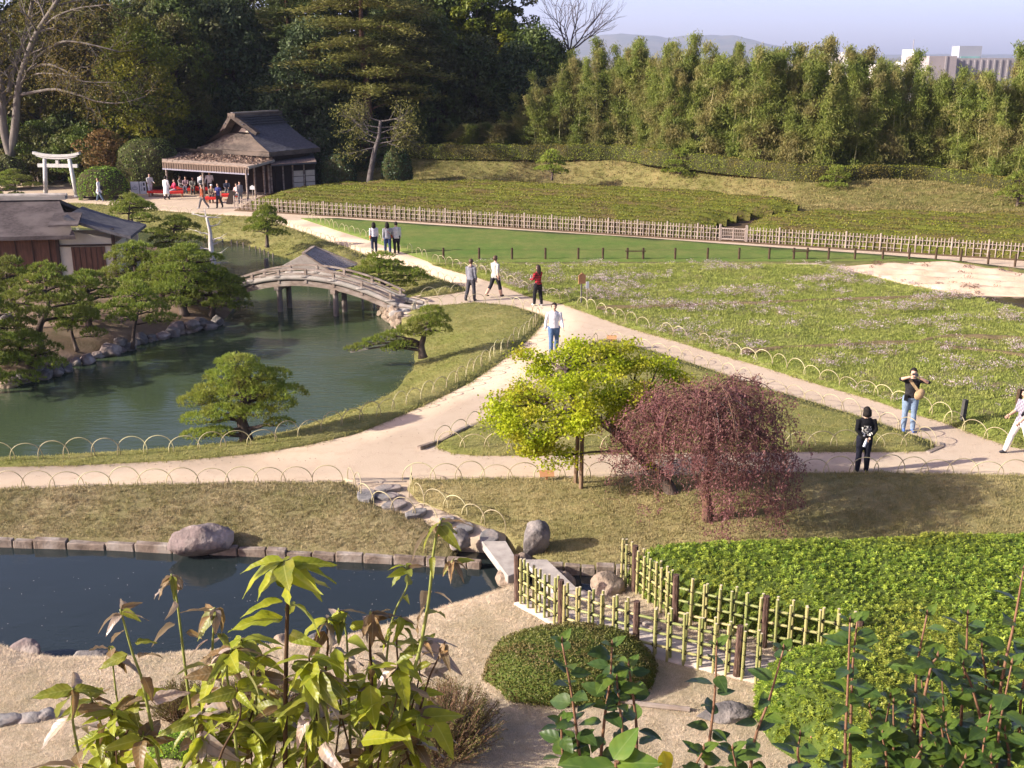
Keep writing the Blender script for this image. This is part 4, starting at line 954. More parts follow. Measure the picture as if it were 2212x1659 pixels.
M_fascia = plain('fascia_boards', (0.22, 0.16, 0.12), (0.13, 0.095, 0.07), 4, 0.85, 0, 8, 0.1, 'pos', sc=(4, 4, .4))
M_cream = plain('reed_panel', (0.55, 0.48, 0.38), (0.46, 0.40, 0.32), 4, 0.85, 0, 8, 0.1, 'pos')
EZ = 2.95
K = G(581, 329, EZ); Lc = G(426, 319, EZ); gdir = Vector((Lc.x - K.x, Lc.y - K.y, 0)); GW = gdir.length; gdir.normalize(); rdir_ = Vector((-gdir.y, gdir.x, 0)); rdir_ = rdir_ if rdir_.y > 0 else -rdir_
GL = 5.2
th = thing('tea_house', 'old tea house with tall thatched roof at the edge of the wood', 'tea house', (K.x, K.y, 0)); o0 = th.location.copy()
def Q(x, y, z): return gdir * x + rdir_ * y + Vector((0, 0, z))
rzT = G(516, 249, 0); 
ridge_z = 5.35; up = 4.05; ix, iy = GW * .30, GL * .20
ring = [Q(0, 0, EZ), Q(GW, 0, EZ), Q(GW, GL, EZ), Q(0, GL, EZ)]
u0, u1, u2, u3 = Q(ix, iy, up), Q(GW - ix, iy, up), Q(GW - ix, GL - iy, up), Q(ix, GL - iy, up)
r0, r1 = Q(GW / 2, iy * .55, ridge_z), Q(GW / 2, GL - iy * .55, ridge_z)
def roof_face(quad, mat, nm, n=12, bow=.14, par=th):
    a, b, c, d_ = [Vector(q) for q in quad]; V = []; F = []
    for i in range(n + 1):
        for j in range(n + 1):
            p = a.lerp(b, j / n).lerp(d_.lerp(c, j / n), i / n); V.append(p + Vector((0, 0, -bow * math.sin(math.pi * i / n) + .05 * noise.noise((p + o0) * 1.7))))
    for i in range(n):
        for j in range(n): q = i * (n + 1) + j; F.append((q, q + 1, q + n + 2, q + n + 1))
    return MB().add(V, F).build(nm, mat, par)
main_roof = MB().add([p - Vector((0, 0, .32)) for p in ring] + [p - Vector((0, 0, .02)) for p in ring], [(3, 2, 1, 0), (0, 1, 5, 4), (1, 2, 6, 5), (2, 3, 7, 6), (3, 0, 4, 7)]).build('thatch_eaves', M_roofA, th)
roof_face([ring[0], ring[1], u1, u0], M_roofA, 'front_hip', bow=.08)
roof_face([ring[3], ring[0], r0, r1], M_roofB, 'side_slope', bow=.20)
roof_face([ring[1], ring[2], r1, r0], M_roofA, 'side_slope', bow=.20)
roof_face([ring[2], ring[3], u3, u2], M_roofA, 'rear_hip', bow=.1)
# front gable: thatch above, dark opening with a pale board
g_top = r0 + Vector((0, 0, -.06))
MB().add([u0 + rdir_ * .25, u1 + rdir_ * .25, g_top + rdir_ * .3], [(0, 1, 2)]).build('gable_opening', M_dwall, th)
gc = (u0 + u1) / 2
mb = MB()
for a_, s in ((u0, 1), (u1, -1)):
    ap = g_top - rdir_ * .22 + Vector((0, 0, .02)); e = a_ - rdir_ * .12 + gdir * (-.25 * s) + Vector((0, 0, .02))
    mb.bar(e, ap, .55, .34)
mb.build('gable_edge', M_roofA, th)
MB().add([gc + gdir * -.85 + Vector((0, 0, .1)) + rdir_ * .12, gc + gdir * .45 + Vector((0, 0, .1)) + rdir_ * .12, gc + gdir * .0 + Vector((0, 0, .5)) + rdir_ * .12], [(0, 1, 2)]).build('gable_board', M_cream, th)
rc = MB().bar(r0 - rdir_ * .45 + Vector((0, 0, .02)), r1 + rdir_ * .25 + Vector((0, 0, .02)), .75, .30).build('ridge_cap', M_roofA, th)
for k in range(4):
    z = -.12 - .17 * k
    for s in (-1, 1):
        off = gdir * (s * (.30 + .20 * k)); MB().bar(r0 - rdir_ * .3 + off + Vector((0, 0, z + .06)), r1 + rdir_ * .2 + off + Vector((0, 0, z + .06)), .18, .05).build('ridge_course', M_roofB, rc)
MB().bar(r0 - rdir_ * .4 + Vector((0, 0, .21)), r1 + rdir_ * .2 + Vector((0, 0, .21)), .18, .06).build('ridge_pole', M_palelog, rc)
# walls under the main roof
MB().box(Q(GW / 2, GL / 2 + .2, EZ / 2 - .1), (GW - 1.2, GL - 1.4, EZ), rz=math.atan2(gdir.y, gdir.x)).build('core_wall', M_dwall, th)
# porch roof in front
PLf, PRf = AT(350, 349, 79.6) - o0, AT(536, 360.5, 77.2) - o0; PLb, PRb = AT(350, 333, 84.5) - o0, AT(592, 345, 80.3) - o0
def porch_quad(s0, s1, t0, t1, dz=0.0):
    f = lambda s, t: PLf.lerp(PRf, s).lerp(PLb.lerp(PRb, s), t) + Vector((0, 0, dz))
    return f(s0, t0), f(s1, t0), f(s1, t1), f(s0, t1)
def slab_from(q, t, nm, mat, par):
    V = list(q) + [p - Vector((0, 0, t)) for p in q]; return MB().add(V, [(0, 1, 2, 3), (7, 6, 5, 4), (0, 4, 5, 1), (1, 5, 6, 2), (2, 6, 7, 3), (3, 7, 4, 0)]).build(nm, mat, par)
porch = slab_from(porch_quad(0, 1, 0, 1), .10, 'porch_roof', M_plank, th)
for i in range(16):
    slab_from(porch_quad(i / 16, (i + .9) / 16, -.01, .30, .035), .03, 'plank', M_plank, porch)
lbk = LB(); n = 3600
S, T = RNG.random(n), .24 + .8 * RNG.random(n) ** .8
P4 = np.array([[*PLf], [*PRf], [*PLb], [*PRb]])
pc = (P4[0] * (1 - S)[:, None] + P4[1] * S[:, None]) * (1 - T)[:, None] + (P4[2] * (1 - S)[:, None] + P4[3] * S[:, None]) * T[:, None]
pc[:, 2] += RNG.random(n) * .22 * (T - .15)
lbk.leaves(pc, rdir(n) * [1, 1, .5], rdir(n), RNG.uniform(.12, .3, n), RNG.uniform(.05, .14, n))
tag(lbk.build('brush_layer', M_bark, th), kind='stuff')
fas = slab_from([PLf + Vector((0, 0, -.05)), PRf + Vector((0, 0, -.05)), PRf + Vector((0, .06, -.05)), PLf + Vector((0, .06, -.05))], .42, 'fascia', M_fascia, th)
for i in range(34):
    p = PLf.lerp(PRf, (i + .5) / 34); MB().box(p + Vector((0, -.02, -.26)), (.03, .03, .40)).build('fascia_batten', M_fascia, fas)
MB().bar(PLf + Vector((0, .02, -.50)), PRf + Vector((0, .02, -.50)), .06, .10).build('gutter', plain('grey_gutter', (0.30, 0.29, 0.34), (0.24, 0.23, 0.28), 3), th)
for k, (u, y) in enumerate([(533.5, 77.25), (551, 78.3), (571.5, 79.6), (582, 80.2), (440, 78.6), (362, 79.8)]):
    p = AT(u, 400, y) - o0; MB().tube([(p.x, p.y, -.1), (p.x, p.y, 2.02)], .075, 8).build('post', M_greywood, th)
MB().bar(PRf + Vector((0, 0, -.08)), PRb + Vector((0, 0, -.08)), .10, .16).build('side_beam', M_palelog, th)
# back wall of the porch with notices, and dark wing on the right
b0, b1 = PLb + Vector((0, .2, 0)), PRb + Vector((0, .3, 0))
V = [Vector((b0.x, b0.y, -.1)), Vector((b1.x, b1.y, -.1)), Vector((b1.x, b1.y, 2.9)), Vector((b0.x, b0.y, 2.9))]
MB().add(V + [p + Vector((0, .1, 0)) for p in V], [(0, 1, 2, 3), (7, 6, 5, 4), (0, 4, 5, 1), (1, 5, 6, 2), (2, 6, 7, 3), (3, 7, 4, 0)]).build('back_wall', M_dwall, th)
for s, z, w_, h_ in ((.20, 1.55, .5, .35), (.16, 1.6, .14, .2), (.33, 1.5, .4, .2)):
    p = b0.lerp(b1, s); MB().box((p.x, p.y - .06, z), (w_, .02, h_), rz=math.atan2((b1 - b0).y, (b1 - b0).x)).build('notice', M_cream, th)
# low roof and walls of the right wing
w0, w1, w2, w3 = AT(585, 356, 79.6) - o0, AT(684, 350, 81.5) - o0, AT(676, 331, 85.0) - o0, AT(585, 341, 82.5) - o0
slab_from([w0, w1, w2, w3], .10, 'wing_roof', M_roofB, th)
for i in range(9): 
    f = lambda s, t: w0.lerp(w1, s).lerp(w3.lerp(w2, s), t) + Vector((0, 0, .03))
    slab_from([f(i / 9, -.01), f((i + .92) / 9, -.01), f((i + .92) / 9, .4), f(i / 9, .4)], .025, 'wing_plank', plain('wing_planks', (0.26, 0.19, 0.155), (0.16, 0.12, 0.10), 4, .85, 0, 8, .1, 'pos') if i == 0 else bpy.data.materials['wing_planks'], th)
a, b = AT(588, 400, 80.6) - o0, AT(682, 400, 82.3) - o0
V = [Vector((a.x, a.y, -.1)), Vector((b.x, b.y, -.1)), Vector((b.x, b.y, 1.95)), Vector((a.x, a.y, 1.95))]
MB().add(V + [p + Vector((0, .1, 0)) for p in V], [(0, 1, 2, 3), (7, 6, 5, 4), (0, 4, 5, 1), (1, 5, 6, 2), (2, 6, 7, 3), (3, 7, 4, 0)]).build('wing_wall', M_dwall, th)
for s0, s1 in ((.50, .72), (.78, .99)):
    c0, c1 = a.lerp(b, s0), a.lerp(b, s1)
    for z0 in (.25, .68, 1.11): MB().bar(c0 + Vector((0, -.06, z0 - c0.z + .2)), c1 + Vector((0, -.06, z0 - c1.z + .2)), .04, .39).build('reed_panel', M_cream, th)
for s in (.0, .27, .49, .75): p = a.lerp(b, s); MB().box((p.x, p.y - .1, .95), (.1, .1, 2.0)).build('post', M_greywood, th)
# little store with tiled ridge behind
root = thing('store_shed', 'small shed roof with white ridge behind the tea house', 'shed', (AT(668, 320, 90).x, 90, 0)); 
z1 = AT(668, 300, 90).z; z0 = AT(668, 328, 90).z
MB().add([(-1.1, -1.2, z0), (1.1, -1.2, z0), (1.0, 0, z1), (-1.0, 0, z1), (-1.1, 1.2, z0), (1.1, 1.2, z0)], [(0, 1, 2, 3), (3, 2, 5, 4), (0, 3, 4), (1, 5, 2)]).build('roof', M_bark, root)
MB().box((0, 0, z1 + .05), (2.0, .25, .16)).build('ridge', M_white, root); MB().box((0, 0, z0 / 2), (1.9, 1.9, z0)).build('wall', M_dwall, root)

# ------------------------------------------------------------------ benches, boards and small fence of the forecourt
def bench(label, u, v, L, rz, dz=.36):
    r = thing('red_bench', label, 'bench', G(u, v), rz, 'red benches of the tea house')
    MB().box((0, 0, dz), (L, .75, .07)).build('seat', M_greywood, r)
    MB().box((0, -.005, dz - .03), (L * .96, .77, .16)).build('red_cloth', M_redcloth, r)
    for sx in (-1, 1):
        for sy in (-1, 1): MB().box((sx * (L / 2 - .12), sy * .3, dz / 2 - .05), (.08, .08, dz)).build('leg', M_signwood, r)
    return r
bench('red felt bench beside the white sign boards', 342, 424, 1.3, -.1)
bench('red felt bench with the woman in pink vest', 379, 425, 1.2, .2)
bench('red felt bench under the porch behind the two visitors in white', 432, 418, 1.7, 0.1)
bench('red felt bench with the man in white cap', 462, 438, 1.1, .1)
bench('red felt bench near the dark menu board', 491, 432, 1.5, .15)
bench('red felt bench at the back of the porch', 405, 415, 1.6, 0.05)
root = thing('sign_board', 'white folding sign board with bowl picture beside a red bench', 'sign', G(303, 421), 0.06)
for k, (x, w_) in enumerate(((-.32, .60), (.24, .46))):
    p = MB().box((x, .0, .50), (w_, .04, .86)).build('panel', M_white, root)
    fr = MB()
    for a, b in (((x - w_ / 2, -.025, .07), (x - w_ / 2, -.025, .93)), ((x + w_ / 2, -.025, .07), (x + w_ / 2, -.025, .93))): fr.bar(a, b, .015, .02, up=(0, 1, 0))
    fr.build('panel_frame', M_ink, p)
pr = MB()
for i in range(16):
    a0, a1 = 2 * math.pi * i / 16, 2 * math.pi * (i + 1) / 16
    sq = lambda a: (math.copysign(abs(math.cos(a)) ** .6, math.cos(a)) * .16 - .32, -.024, math.copysign(abs(math.sin(a)) ** .6, math.sin(a)) * .10 + .47)
    pr.bar(sq(a0), sq(a1), .006, .03)
pr.bar((-.40, -.024, .55), (-.24, -.024, .55), .006, .02); pr.bar((-.32, -.024, .62), (-.32, -.024, .68), .006, .03, up=(1, 0, 0))
pr.build('bowl_picture', plain('grey_print', (.32, .33, .32), (.25, .26, .25), 3), root)
tx = MB(); rg = random.Random(2)
for (cx, cz, w_, h_) in ((.32, .76, .12, .22), (.33, .42, .11, .24)): tx.box((cx, -.024, cz), (w_, .006, h_))
for i in range(7):
    z = .84 - i * .09
    for q in range(3): tx.box((.10 + .035 * q + rg.uniform(-.01, .01), -.024, z + rg.uniform(-.01, .01)), (.03, .006, rg.choice((.012, .03))))
tx.build('print', M_ink, root)
root = thing('menu_board', 'dark menu board leaning by the fence end of the forecourt', 'sign', G(500, 441), .1)
MB().box((0, 0, .42), (.42, .05, .95), rot=Matrix.Rotation(R(-14), 3, 'X') @ Matrix.Rotation(R(18), 3, 'Y')).build('board', M_timber, root)
MB().bar((.1, .30, 0), (.1, .05, .75), .04, .04).build('prop', M_timber, root)
root = thing('white_plate', 'small white house-shaped plate standing in the tea hedge', 'sign', G(547, 437) , 0)
MB().box((0, 0, .45), (.04, .04, 1.0)).build('post', M_picket, root)
MB().add([(-.16, -.03, .85), (.16, -.03, .85), (.16, -.03, 1.05), (0, -.03, 1.16), (-.16, -.03, 1.05), (-.16, .0, .85), (.16, .0, .85), (.16, .0, 1.05), (0, .0, 1.16), (-.16, .0, 1.05)], [(4, 3, 2, 1, 0), (5, 6, 7, 8, 9), (0, 1, 6, 5), (1, 2, 7, 6), (2, 3, 8, 7), (3, 4, 9, 8), (4, 0, 5, 9)]).build('plate', M_white, root)
lattice(G(-60, 394), G(84, 402), 'short stake fence behind the bending visitor left of the torii')
# ------------------------------------------------------------------ vegetation helpers
M_bark_d = plain('dark_bark', (0.075, 0.055, 0.045), (0.04, 0.03, 0.025), 4, 0.95, 0.03, 14, 0.1, sc=(1, 1, .35), c3=(0.14, 0.11, 0.09), scale3=2)
M_bark_r = plain('red_pine_bark', (0.19, 0.105, 0.07), (0.09, 0.06, 0.045), 5, 0.95, 0.03, 14, 0.1, sc=(1, 1, .4))
M_bark_g = plain('grey_bark', (0.20, 0.175, 0.15), (0.11, 0.095, 0.08), 3, 0.95, 0.02, 10, 0.1, sc=(1, 1, .3))
M_pine = leafmat('pine_needles', (0.15, 0.215, 0.03), (0.31, 0.375, 0.06), (0.24, 0.26, 0.05), 0.38, pscale=1.5)
M_pine_isl = leafmat('island_pine_needles', (0.115, 0.175, 0.026), (0.26, 0.31, 0.045), (0.18, 0.20, 0.04), 0.34, pscale=0.8)
def limb(mb, a, b, ra, rb, sag=0.0, wob=0.08, n=6, sides=6, seed=0):
    a, b = Vector(a), Vector(b); d = b - a; P = []
    for i in range(n):
        t = i / (n - 1); p = a.lerp(b, t); k = math.sin(math.pi * t)
        p = p + Vector((noise.noise((seed, t * 2.1, 1)), noise.noise((seed, t * 2.1, 5)), noise.noise((seed, t * 2.1, 9)) * .6)) * wob * d.length * k + Vector((0, 0, -sag * k * d.length)); P.append(p)
    mb.tube([tuple(p) for p in P], [ra + (rb - ra) * i / (n - 1) for i in range(n)], sides)
    return P
def needle_pad(lb, c, rad, n, L=.10, W=.013, k=7, up=.7):
    """a cloud-pruned pad: tufts of needles over a flattened dome"""
    d = rdir(n); d[:, 2] = np.abs(d[:, 2]) * 1.0 - .22 * RNG.random(n)
    rr = 1 - .22 * RNG.random((n, 1)) ** 2
    lump = np.array([noise.noise(Vector(q) * 2.3 + Vector((c[0] * 3, c[1] * 3, 0))) for q in d])[:, None]
    p = np.array(c) + d * np.array(rad) * rr * (1 + .22 * lump)
    nor = unit(d / np.array(rad) * np.mean(rad)); ax = unit(nor * .75 + np.array([0, 0, up]) + RNG.normal(size=(n, 3)) * .25)
    P = np.repeat(p, k, 0); A = unit(np.repeat(ax, k, 0) + RNG.normal(size=(n * k, 3)) * .42)
    L_ = RNG.uniform(.7, 1.15, n * k) * L
    lb.leaves(P + A * L_[:, None] * .5, A, rdir(n * k), L_, np.full(n * k, W), r=np.clip(np.repeat(RNG.random(n), k) * .75 + .25 * RNG.random(n * k), 0, 1))
def garden_pine(name, label, loc, trunk, pads, mat=None, dens=330, L=.10, W=.013, rz=0, group=None, r0=.13, bark=None, seed=0, scl=None, k=7, cat='pine tree'):
    root = thing(name, label, cat, loc, rz, group, scl)
    mb = MB(); T = curve_pts(trunk, 14); n = len(T)
    mb.tube([tuple(p) for p in T], [r0 * (1.25 if i == 0 else 1) * (1 - .72 * i / (n - 1)) for i in range(n)], 9)
    lb = LB()
    for j, (c, rad) in enumerate(pads):
        c = Vector(c); q = min(T, key=lambda p: (p - c).length + max(0, p.z - c.z) * 2.0)
        P = limb(mb, q, c + Vector((0, 0, -rad[2] * .35)), r0 * .42, .02, sag=-.06, wob=.16, seed=seed + j)
        for s in range(4):
            a = s * 1.57 + j; e = c + Vector((math.cos(a) * rad[0] * .7, math.sin(a) * rad[1] * .7, -.02)); limb(mb, P[-2], e, .018, .008, wob=.1, n=4, sides=4, seed=seed + j * 7 + s)
        needle_pad(lb, c, rad, max(30, int(dens * (rad[0] * rad[1] + .6 * rad[2] * (rad[0] + rad[1])) * 2.2)), L, W, k)
    mb.build('trunk', bark or M_bark_d, root, smooth=True)
    lb.build('crown', mat or M_pine, root)
    return root
def flat_pads(n, R0, z0, z1, seed, pr=(.35, .6), pz=.2, asym=0.0):
    rg = random.Random(seed); out = []
    for i in range(n):
        t = i / max(1, n - 1); r = R0 * (1 - .72 * t ** 1.2) * rg.uniform(.75, 1.0) if t < .97 else .0; a = i * 2.4 + rg.uniform(-.4, .4); w_ = rg.uniform(*pr) * (1.15 - .35 * t)
        out.append(((r * math.cos(a) + asym * (1 - t), r * math.sin(a), z0 + (z1 - z0) * t + rg.uniform(-.06, .06)), (w_, w_ * rg.uniform(.75, 1), pz * rg.uniform(.8, 1.2))))
    return out
# --- the pond pine in the middle foreground
pads = [((-.95, -.2, .55), (.62, .45, .20)), ((-.35, -.35, .80), (.60, .5, .22)), ((.35, -.25, .72), (.55, .45, .2)), ((.85, 0, .85), (.55, .5, .22)), ((1.15, .1, 1.15), (.5, .5, .24)), ((-1.2, .1, .95), (.5, .45, .2)),
        ((-.7, .2, 1.2), (.62, .5, .25)), ((0, -.1, 1.22), (.62, .55, .26)), ((.6, .1, 1.3), (.55, .5, .25)), ((-.35, .15, 1.58), (.6, .55, .26)), ((.3, .1, 1.65), (.6, .55, .26)), ((-.1, .1, 1.95), (.55, .5, .25)), ((.8, .35, 1.55), (.45, .4, .22)),
        ((-.9, .5, .9), (.5, .5, .2)), ((.5, .6, 1.0), (.5, .5, .2)), ((1.0, -.25, .45), (.38, .3, .15)), ((-1.05, -.35, .15), (.5, .35, .16)), ((-.55, -.55, .28), (.45, .35, .16))]
garden_pine('garden_pine', 'rounded cloud-pruned pine standing alone at the pond edge', G(528, 944, -.12), [(.06, 0, -.2), (.02, 0, .15), (-.04, 0, .5), (.05, .05, 1.0), (-.05, .1, 1.5), (-.1, .1, 1.9)], pads, dens=430, r0=.19, seed=3)
# --- pine leaning out over the water on the pond lawn
pads = [((.45, .1, 1.05), (.5, .45, .22)), ((.1, .15, .95), (.5, .45, .22)), ((.6, .0, .75), (.42, .4, .18)), ((-.35, .0, .75), (.45, .35, .16)), ((-.8, -.05, .60), (.45, .33, .14)), ((-1.2, -.05, .46), (.42, .3, .13)), ((-1.6, -.05, .34), (.36, .28, .11)), ((-1.95, -.05, .2), (.3, .22, .09)), ((-2.3, -.02, .08), (.26, .2, .08)),
        ((-.6, -.2, .28), (.4, .3, .13)), ((-.95, -.15, .12), (.35, .28, .1)), ((.35, .3, 1.3), (.4, .38, .2)), ((.0, -.1, .62), (.4, .35, .14))]
pn = garden_pine('garden_pine', 'low pine on the pond lawn with a long limb over the water', G(910, 760, 0.02), [(.05, 0, -.2), (.0, 0, .2), (.08, 0, .45), (.15, .05, .8), (.3, .1, 1.1)], pads, dens=300, L=.12, W=.018, r0=.14, seed=9, k=6)
MB().bar((-.25, -.15, .62), (.35, -.12, .85), .05, .05).build('prop_pole', M_palelog, pn); MB().bar((-2.35, -.1, .02), (-1.75, -.12, .14), .05, .05).build('prop_pole', M_palelog, pn)
# --- pine behind the bridge
pads = [((0, 0, 1.45), (.55, .45, .2)), ((-.2, 0, 1.15), (.6, .5, .2)), ((.45, 0, 1.12), (.5, .45, .18)), ((-.65, -.1, .85), (.6, .45, .2)), ((.1, -.1, .85), (.6, .5, .2)), ((.9, 0, .8), (.5, .45, .2)), ((-.9, 0, .55), (.45, .4, .16)), ((1.35, 0, .75), (.55, .45, .24)), ((1.6, 0, .5), (.5, .45, .2)), ((.4, -.2, .5), (.6, .45, .18)), ((1.0, -.2, .28), (.5, .4, .16)), ((-.35, -.2, .5), (.5, .4, .16))]
garden_pine('garden_pine', 'spreading pine between the arched bridge and the sand path', G(825, 628, -.1), [(.1, 0, -.2), (.05, 0, .3), (-.1, .05, .7), (0, 0, 1.3)], pads, dens=230, L=.13, W=.022, r0=.13, seed=12, k=6)
garden_pine('garden_pine', 'small round pine on the far pond lawn near the forecourt', G(577, 526, .2), [(0, 0, -.2), (.02, 0, .4), (.1, 0, .9), (.05, 0, 1.4)], flat_pads(10, .8, .55, 1.75, 4, (.4, .6), .26), dens=190, L=.15, W=.028, r0=.10, seed=15, k=6)
# --- pines of the island
def isl(label, u, v, z, H, R0, n, seed, lean=(0, 0), pr=(.5, .8), zb=.35, r0=.13, pz=.25, asym=0.0, dens=170):
    rg = random.Random(seed)
    trunk = [(0, 0, -.3), (rg.uniform(-.15, .15), 0, H * .25), (lean[0] * .5 + rg.uniform(-.2, .2), lean[1] * .5, H * .55), (lean[0], lean[1], H * .92)]
    pads = [((c[0] + lean[0] * (c[2] / H), c[1] + lean[1] * (c[2] / H), c[2]), tuple(q * .84 for q in r)) for c, r in flat_pads(n, R0, H * zb, H, seed, pr, pz, asym)]
    garden_pine('garden_pine', label, G(u, v, z), trunk, pads, M_pine_isl, dens, .14, .024, r0=r0, seed=seed, k=6)
isl('broad dark pine at the island tip overhanging the pond', 398, 668, .1, 2.35, 1.8, 22, 21, (.35, -.2), (.6, .9), .16, .18, asym=.35)
isl('low pine drooping over the water at the island tip', 455, 672, -.1, 1.5, 1.3, 12, 22, (.4, -.1), (.5, .75), .12)
isl('small pine on the mossy shore slope in the middle of the island', 285, 735, -.1, 1.85, 1.0, 13, 23, (.25, 0), (.45, .65), .38, .07)
isl('pine in front of the pavilion shutters', 190, 690, .3, 1.6, 1.3, 13, 24, (0, 0), (.5, .75), .25)
isl('tall pine left of the pavilion shutters with bare dark trunk', 92, 756, .1, 2.7, 1.3, 13, 25, (.35, 0), (.5, .75), .42, .15)
isl('pine in front of the brown pavilion wall', 35, 700, .3, 2.2, 1.3, 13, 26, (-.1, 0), (.5, .75), .45, .12)
isl('pine clump at the left frame edge on the island', -20, 790, .0, 2.3, 1.4, 17, 27, (.25, 0), (.5, .8), .1, .14)
isl('low spreading pine on the shore slope behind the boulders', 165, 740, .05, 1.2, .9, 9, 28, (.1, 0), (.4, .55), .3, .07)
isl('pine right of the pavilion corner', 300, 630, .3, 1.9, 1.2, 14, 29, (0, 0), (.55, .8), .18)
isl('thin upright pine behind the pavilion corner with twin trunks', 285, 560, .1, 2.9, 1.4, 12, 30, (.15, 0), (.5, .75), .45, .11)
isl('bushy pine behind the island tip next to the dead tree', 385, 560, .1, 1.9, 1.2, 13, 31, (0, 0), (.5, .75), .2)
isl('flat-topped pine on the far shore near the forecourt', 292, 512, .1, 1.95, .9, 8, 32, (.1, 0), (.6, .8), .72, .12)
isl('pine hiding the left end of the arched bridge', 350, 640, .25, 1.6, 1.2, 12, 33, (.1, 0), (.5, .75), .2)
isl('pine by the island shore below the pavilion', 60, 800, -.1, 1.1, 1.0, 8, 37, (0, 0), (.45, .6), .2)
isl('pine low on the shore at the left frame edge', -30, 830, -.2, 1.5, 1.2, 10, 38, (.1, 0), (.45, .7), .15)
isl('small pine beside the stake fence left of the torii', 34, 428, .05, 1.8, 1.3, 9, 34, (0, 0), (.5, .7), .45, .1)
isl('low shrub pine in front of the forecourt at the left edge', 0, 438, .05, 1.3, 1.2, 8, 35, (0, 0), (.5, .7), .3)
# --- bleached dead tree
root = thing('dead_tree', 'bleached dead tree trunk standing on the island shore', 'dead tree', G(462, 588, -.3))
M_dead = plain('bleached_wood', (0.62, 0.58, 0.53), (0.42, 0.38, 0.34), 4, 0.9, 0.02, 18, 0.1, sc=(1, 1, .3))
mb = MB(); T = curve_pts([(0, 0, -.4), (.0, 0, .5), (-.05, 0, 1.2), (-.03, 0, 1.9), (-.15, 0, 2.6)], 14); mb.tube([tuple(p) for p in T], [.17 - .11 * i / 13 for i in range(14)], 8)
for k, (z, dx, dz, L) in enumerate([(2.55, -1, .2, .7), (2.55, 1, -.05, .55), (2.6, -.3, 1, .35), (1.7, -1, .35, .75), (1.6, 1, .25, .6), (1.0, -1, .1, .7), (.9, 1, .05, .5), (.45, 1, .0, .55), (2.2, 1, .1, .5), (1.3, 1, .2, .3)]):
    p = min(T, key=lambda q: abs(q.z - z)); e = p + Vector((dx, .2 * math.sin(k), dz)).normalized() * L; P = limb(mb, p, e, .045, .012, wob=.2, n=6, sides=5, seed=k)
    for s in range(3): limb(mb, P[2 + s], P[2 + s] + Vector((dx * .3 + random.uniform(-.2, .2), random.uniform(-.2, .2), random.uniform(-.05, .3))), .016, .006, n=4, sides=4, seed=k + s)
mb.build('trunk', M_dead, root, smooth=True)

# ------------------------------------------------------------------ clipped hedges
M_tea = leafmat('tea_leaves', (0.12, 0.145, 0.010), (0.22, 0.225, 0.016), (0.165, 0.135, 0.022), 0.2, pscale=0.5)
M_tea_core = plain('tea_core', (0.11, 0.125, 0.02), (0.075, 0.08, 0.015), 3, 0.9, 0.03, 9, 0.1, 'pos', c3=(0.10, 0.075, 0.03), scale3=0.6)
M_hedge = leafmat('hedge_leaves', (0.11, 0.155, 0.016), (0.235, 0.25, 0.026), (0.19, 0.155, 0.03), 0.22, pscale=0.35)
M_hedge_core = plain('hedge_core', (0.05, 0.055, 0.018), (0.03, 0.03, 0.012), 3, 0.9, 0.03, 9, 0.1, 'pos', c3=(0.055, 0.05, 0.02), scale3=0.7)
def hedge_mesh(path, W, H, seg=.5, seed=0, rnd=.10, squ=.55):
    """swept clipped hedge with rounded shoulders and ends; returns arrays"""
    P = resample(path, seg); n = len(P); m = 9; V = []; F = []
    for i, p in enumerate(P):
        d = (P[min(i + 1, n - 1)] - P[max(i - 1, 0)]); d.z = 0; d.normalize(); s = Vector((-d.y, d.x, 0))
        e = min(i, n - 1 - i) * seg; k = min(1.0, math.sqrt(max(.02, e / (W * 1.1)))) if e < W * 1.1 else 1.0
        for j in range(m):
            a = math.pi * j / (m - 1); ca, sa = math.cos(a), math.sin(a)
            x = math.copysign(abs(ca) ** squ, ca) * W / 2 * (.35 + .65 * k); z = sa ** squ * H * (.55 + .45 * k)
            q = p + s * x + Vector((0, 0, z - .05)); f = noise.noise(q * 1.3 + Vector((seed, 0, 0))) * rnd + noise.noise(q * 3.1 + Vector((seed, 0, 0))) * rnd * .5
            V.append(q + s * (f * ca) + Vector((0, 0, f * sa)))
    for i in range(n - 1):
        for j in range(m - 1): a = i * m + j; F.append((a, a + 1, a + m + 1, a + m))
    F.append(tuple(range(m))); F.append(tuple((n - 1) * m + j for j in range(m))[::-1])
    return V, F
def cover(me, dens, L, W, lb=None, zmin=-9, jit=.04, up=.3, flat=0.0):
    """leaves over the outside of a mesh"""
    me.calc_loop_triangles(); nt_ = len(me.loop_triangles); T = np.empty(nt_ * 3, dtype=np.int32); me.loop_triangles.foreach_get('vertices', T); T = T.reshape(-1, 3)
    V = np.empty(len(me.vertices) * 3, dtype=np.float32); me.vertices.foreach_get('co', V); V = V.reshape(-1, 3)
    A, B, D = V[T[:, 0]], V[T[:, 1]], V[T[:, 2]]; nr = np.cross(B - A, D - A); ar = np.linalg.norm(nr, axis=1) * .5; nr = unit(nr)
    n = int(ar.sum() * dens); k = RNG.choice(nt_, size=n, p=ar / ar.sum()); r1 = np.sqrt(RNG.random((n, 1))); r2 = RNG.random((n, 1))
    P = A[k] * (1 - r1) + B[k] * (r1 * (1 - r2)) + D[k] * (r1 * r2) + nr[k] * RNG.uniform(-.2, 1, (n, 1)) * jit
    ax = unit(RNG.normal(size=(n, 3)) + nr[k] * .35 + np.array([0, 0, up])); no = unit(nr[k] + RNG.normal(size=(n, 3)) * .6)
    lb = lb or LB(); lb.leaves(P, ax, no, RNG.uniform(.7, 1.25, n) * L, RNG.uniform(.8, 1.2, n) * W, .12)
    return lb
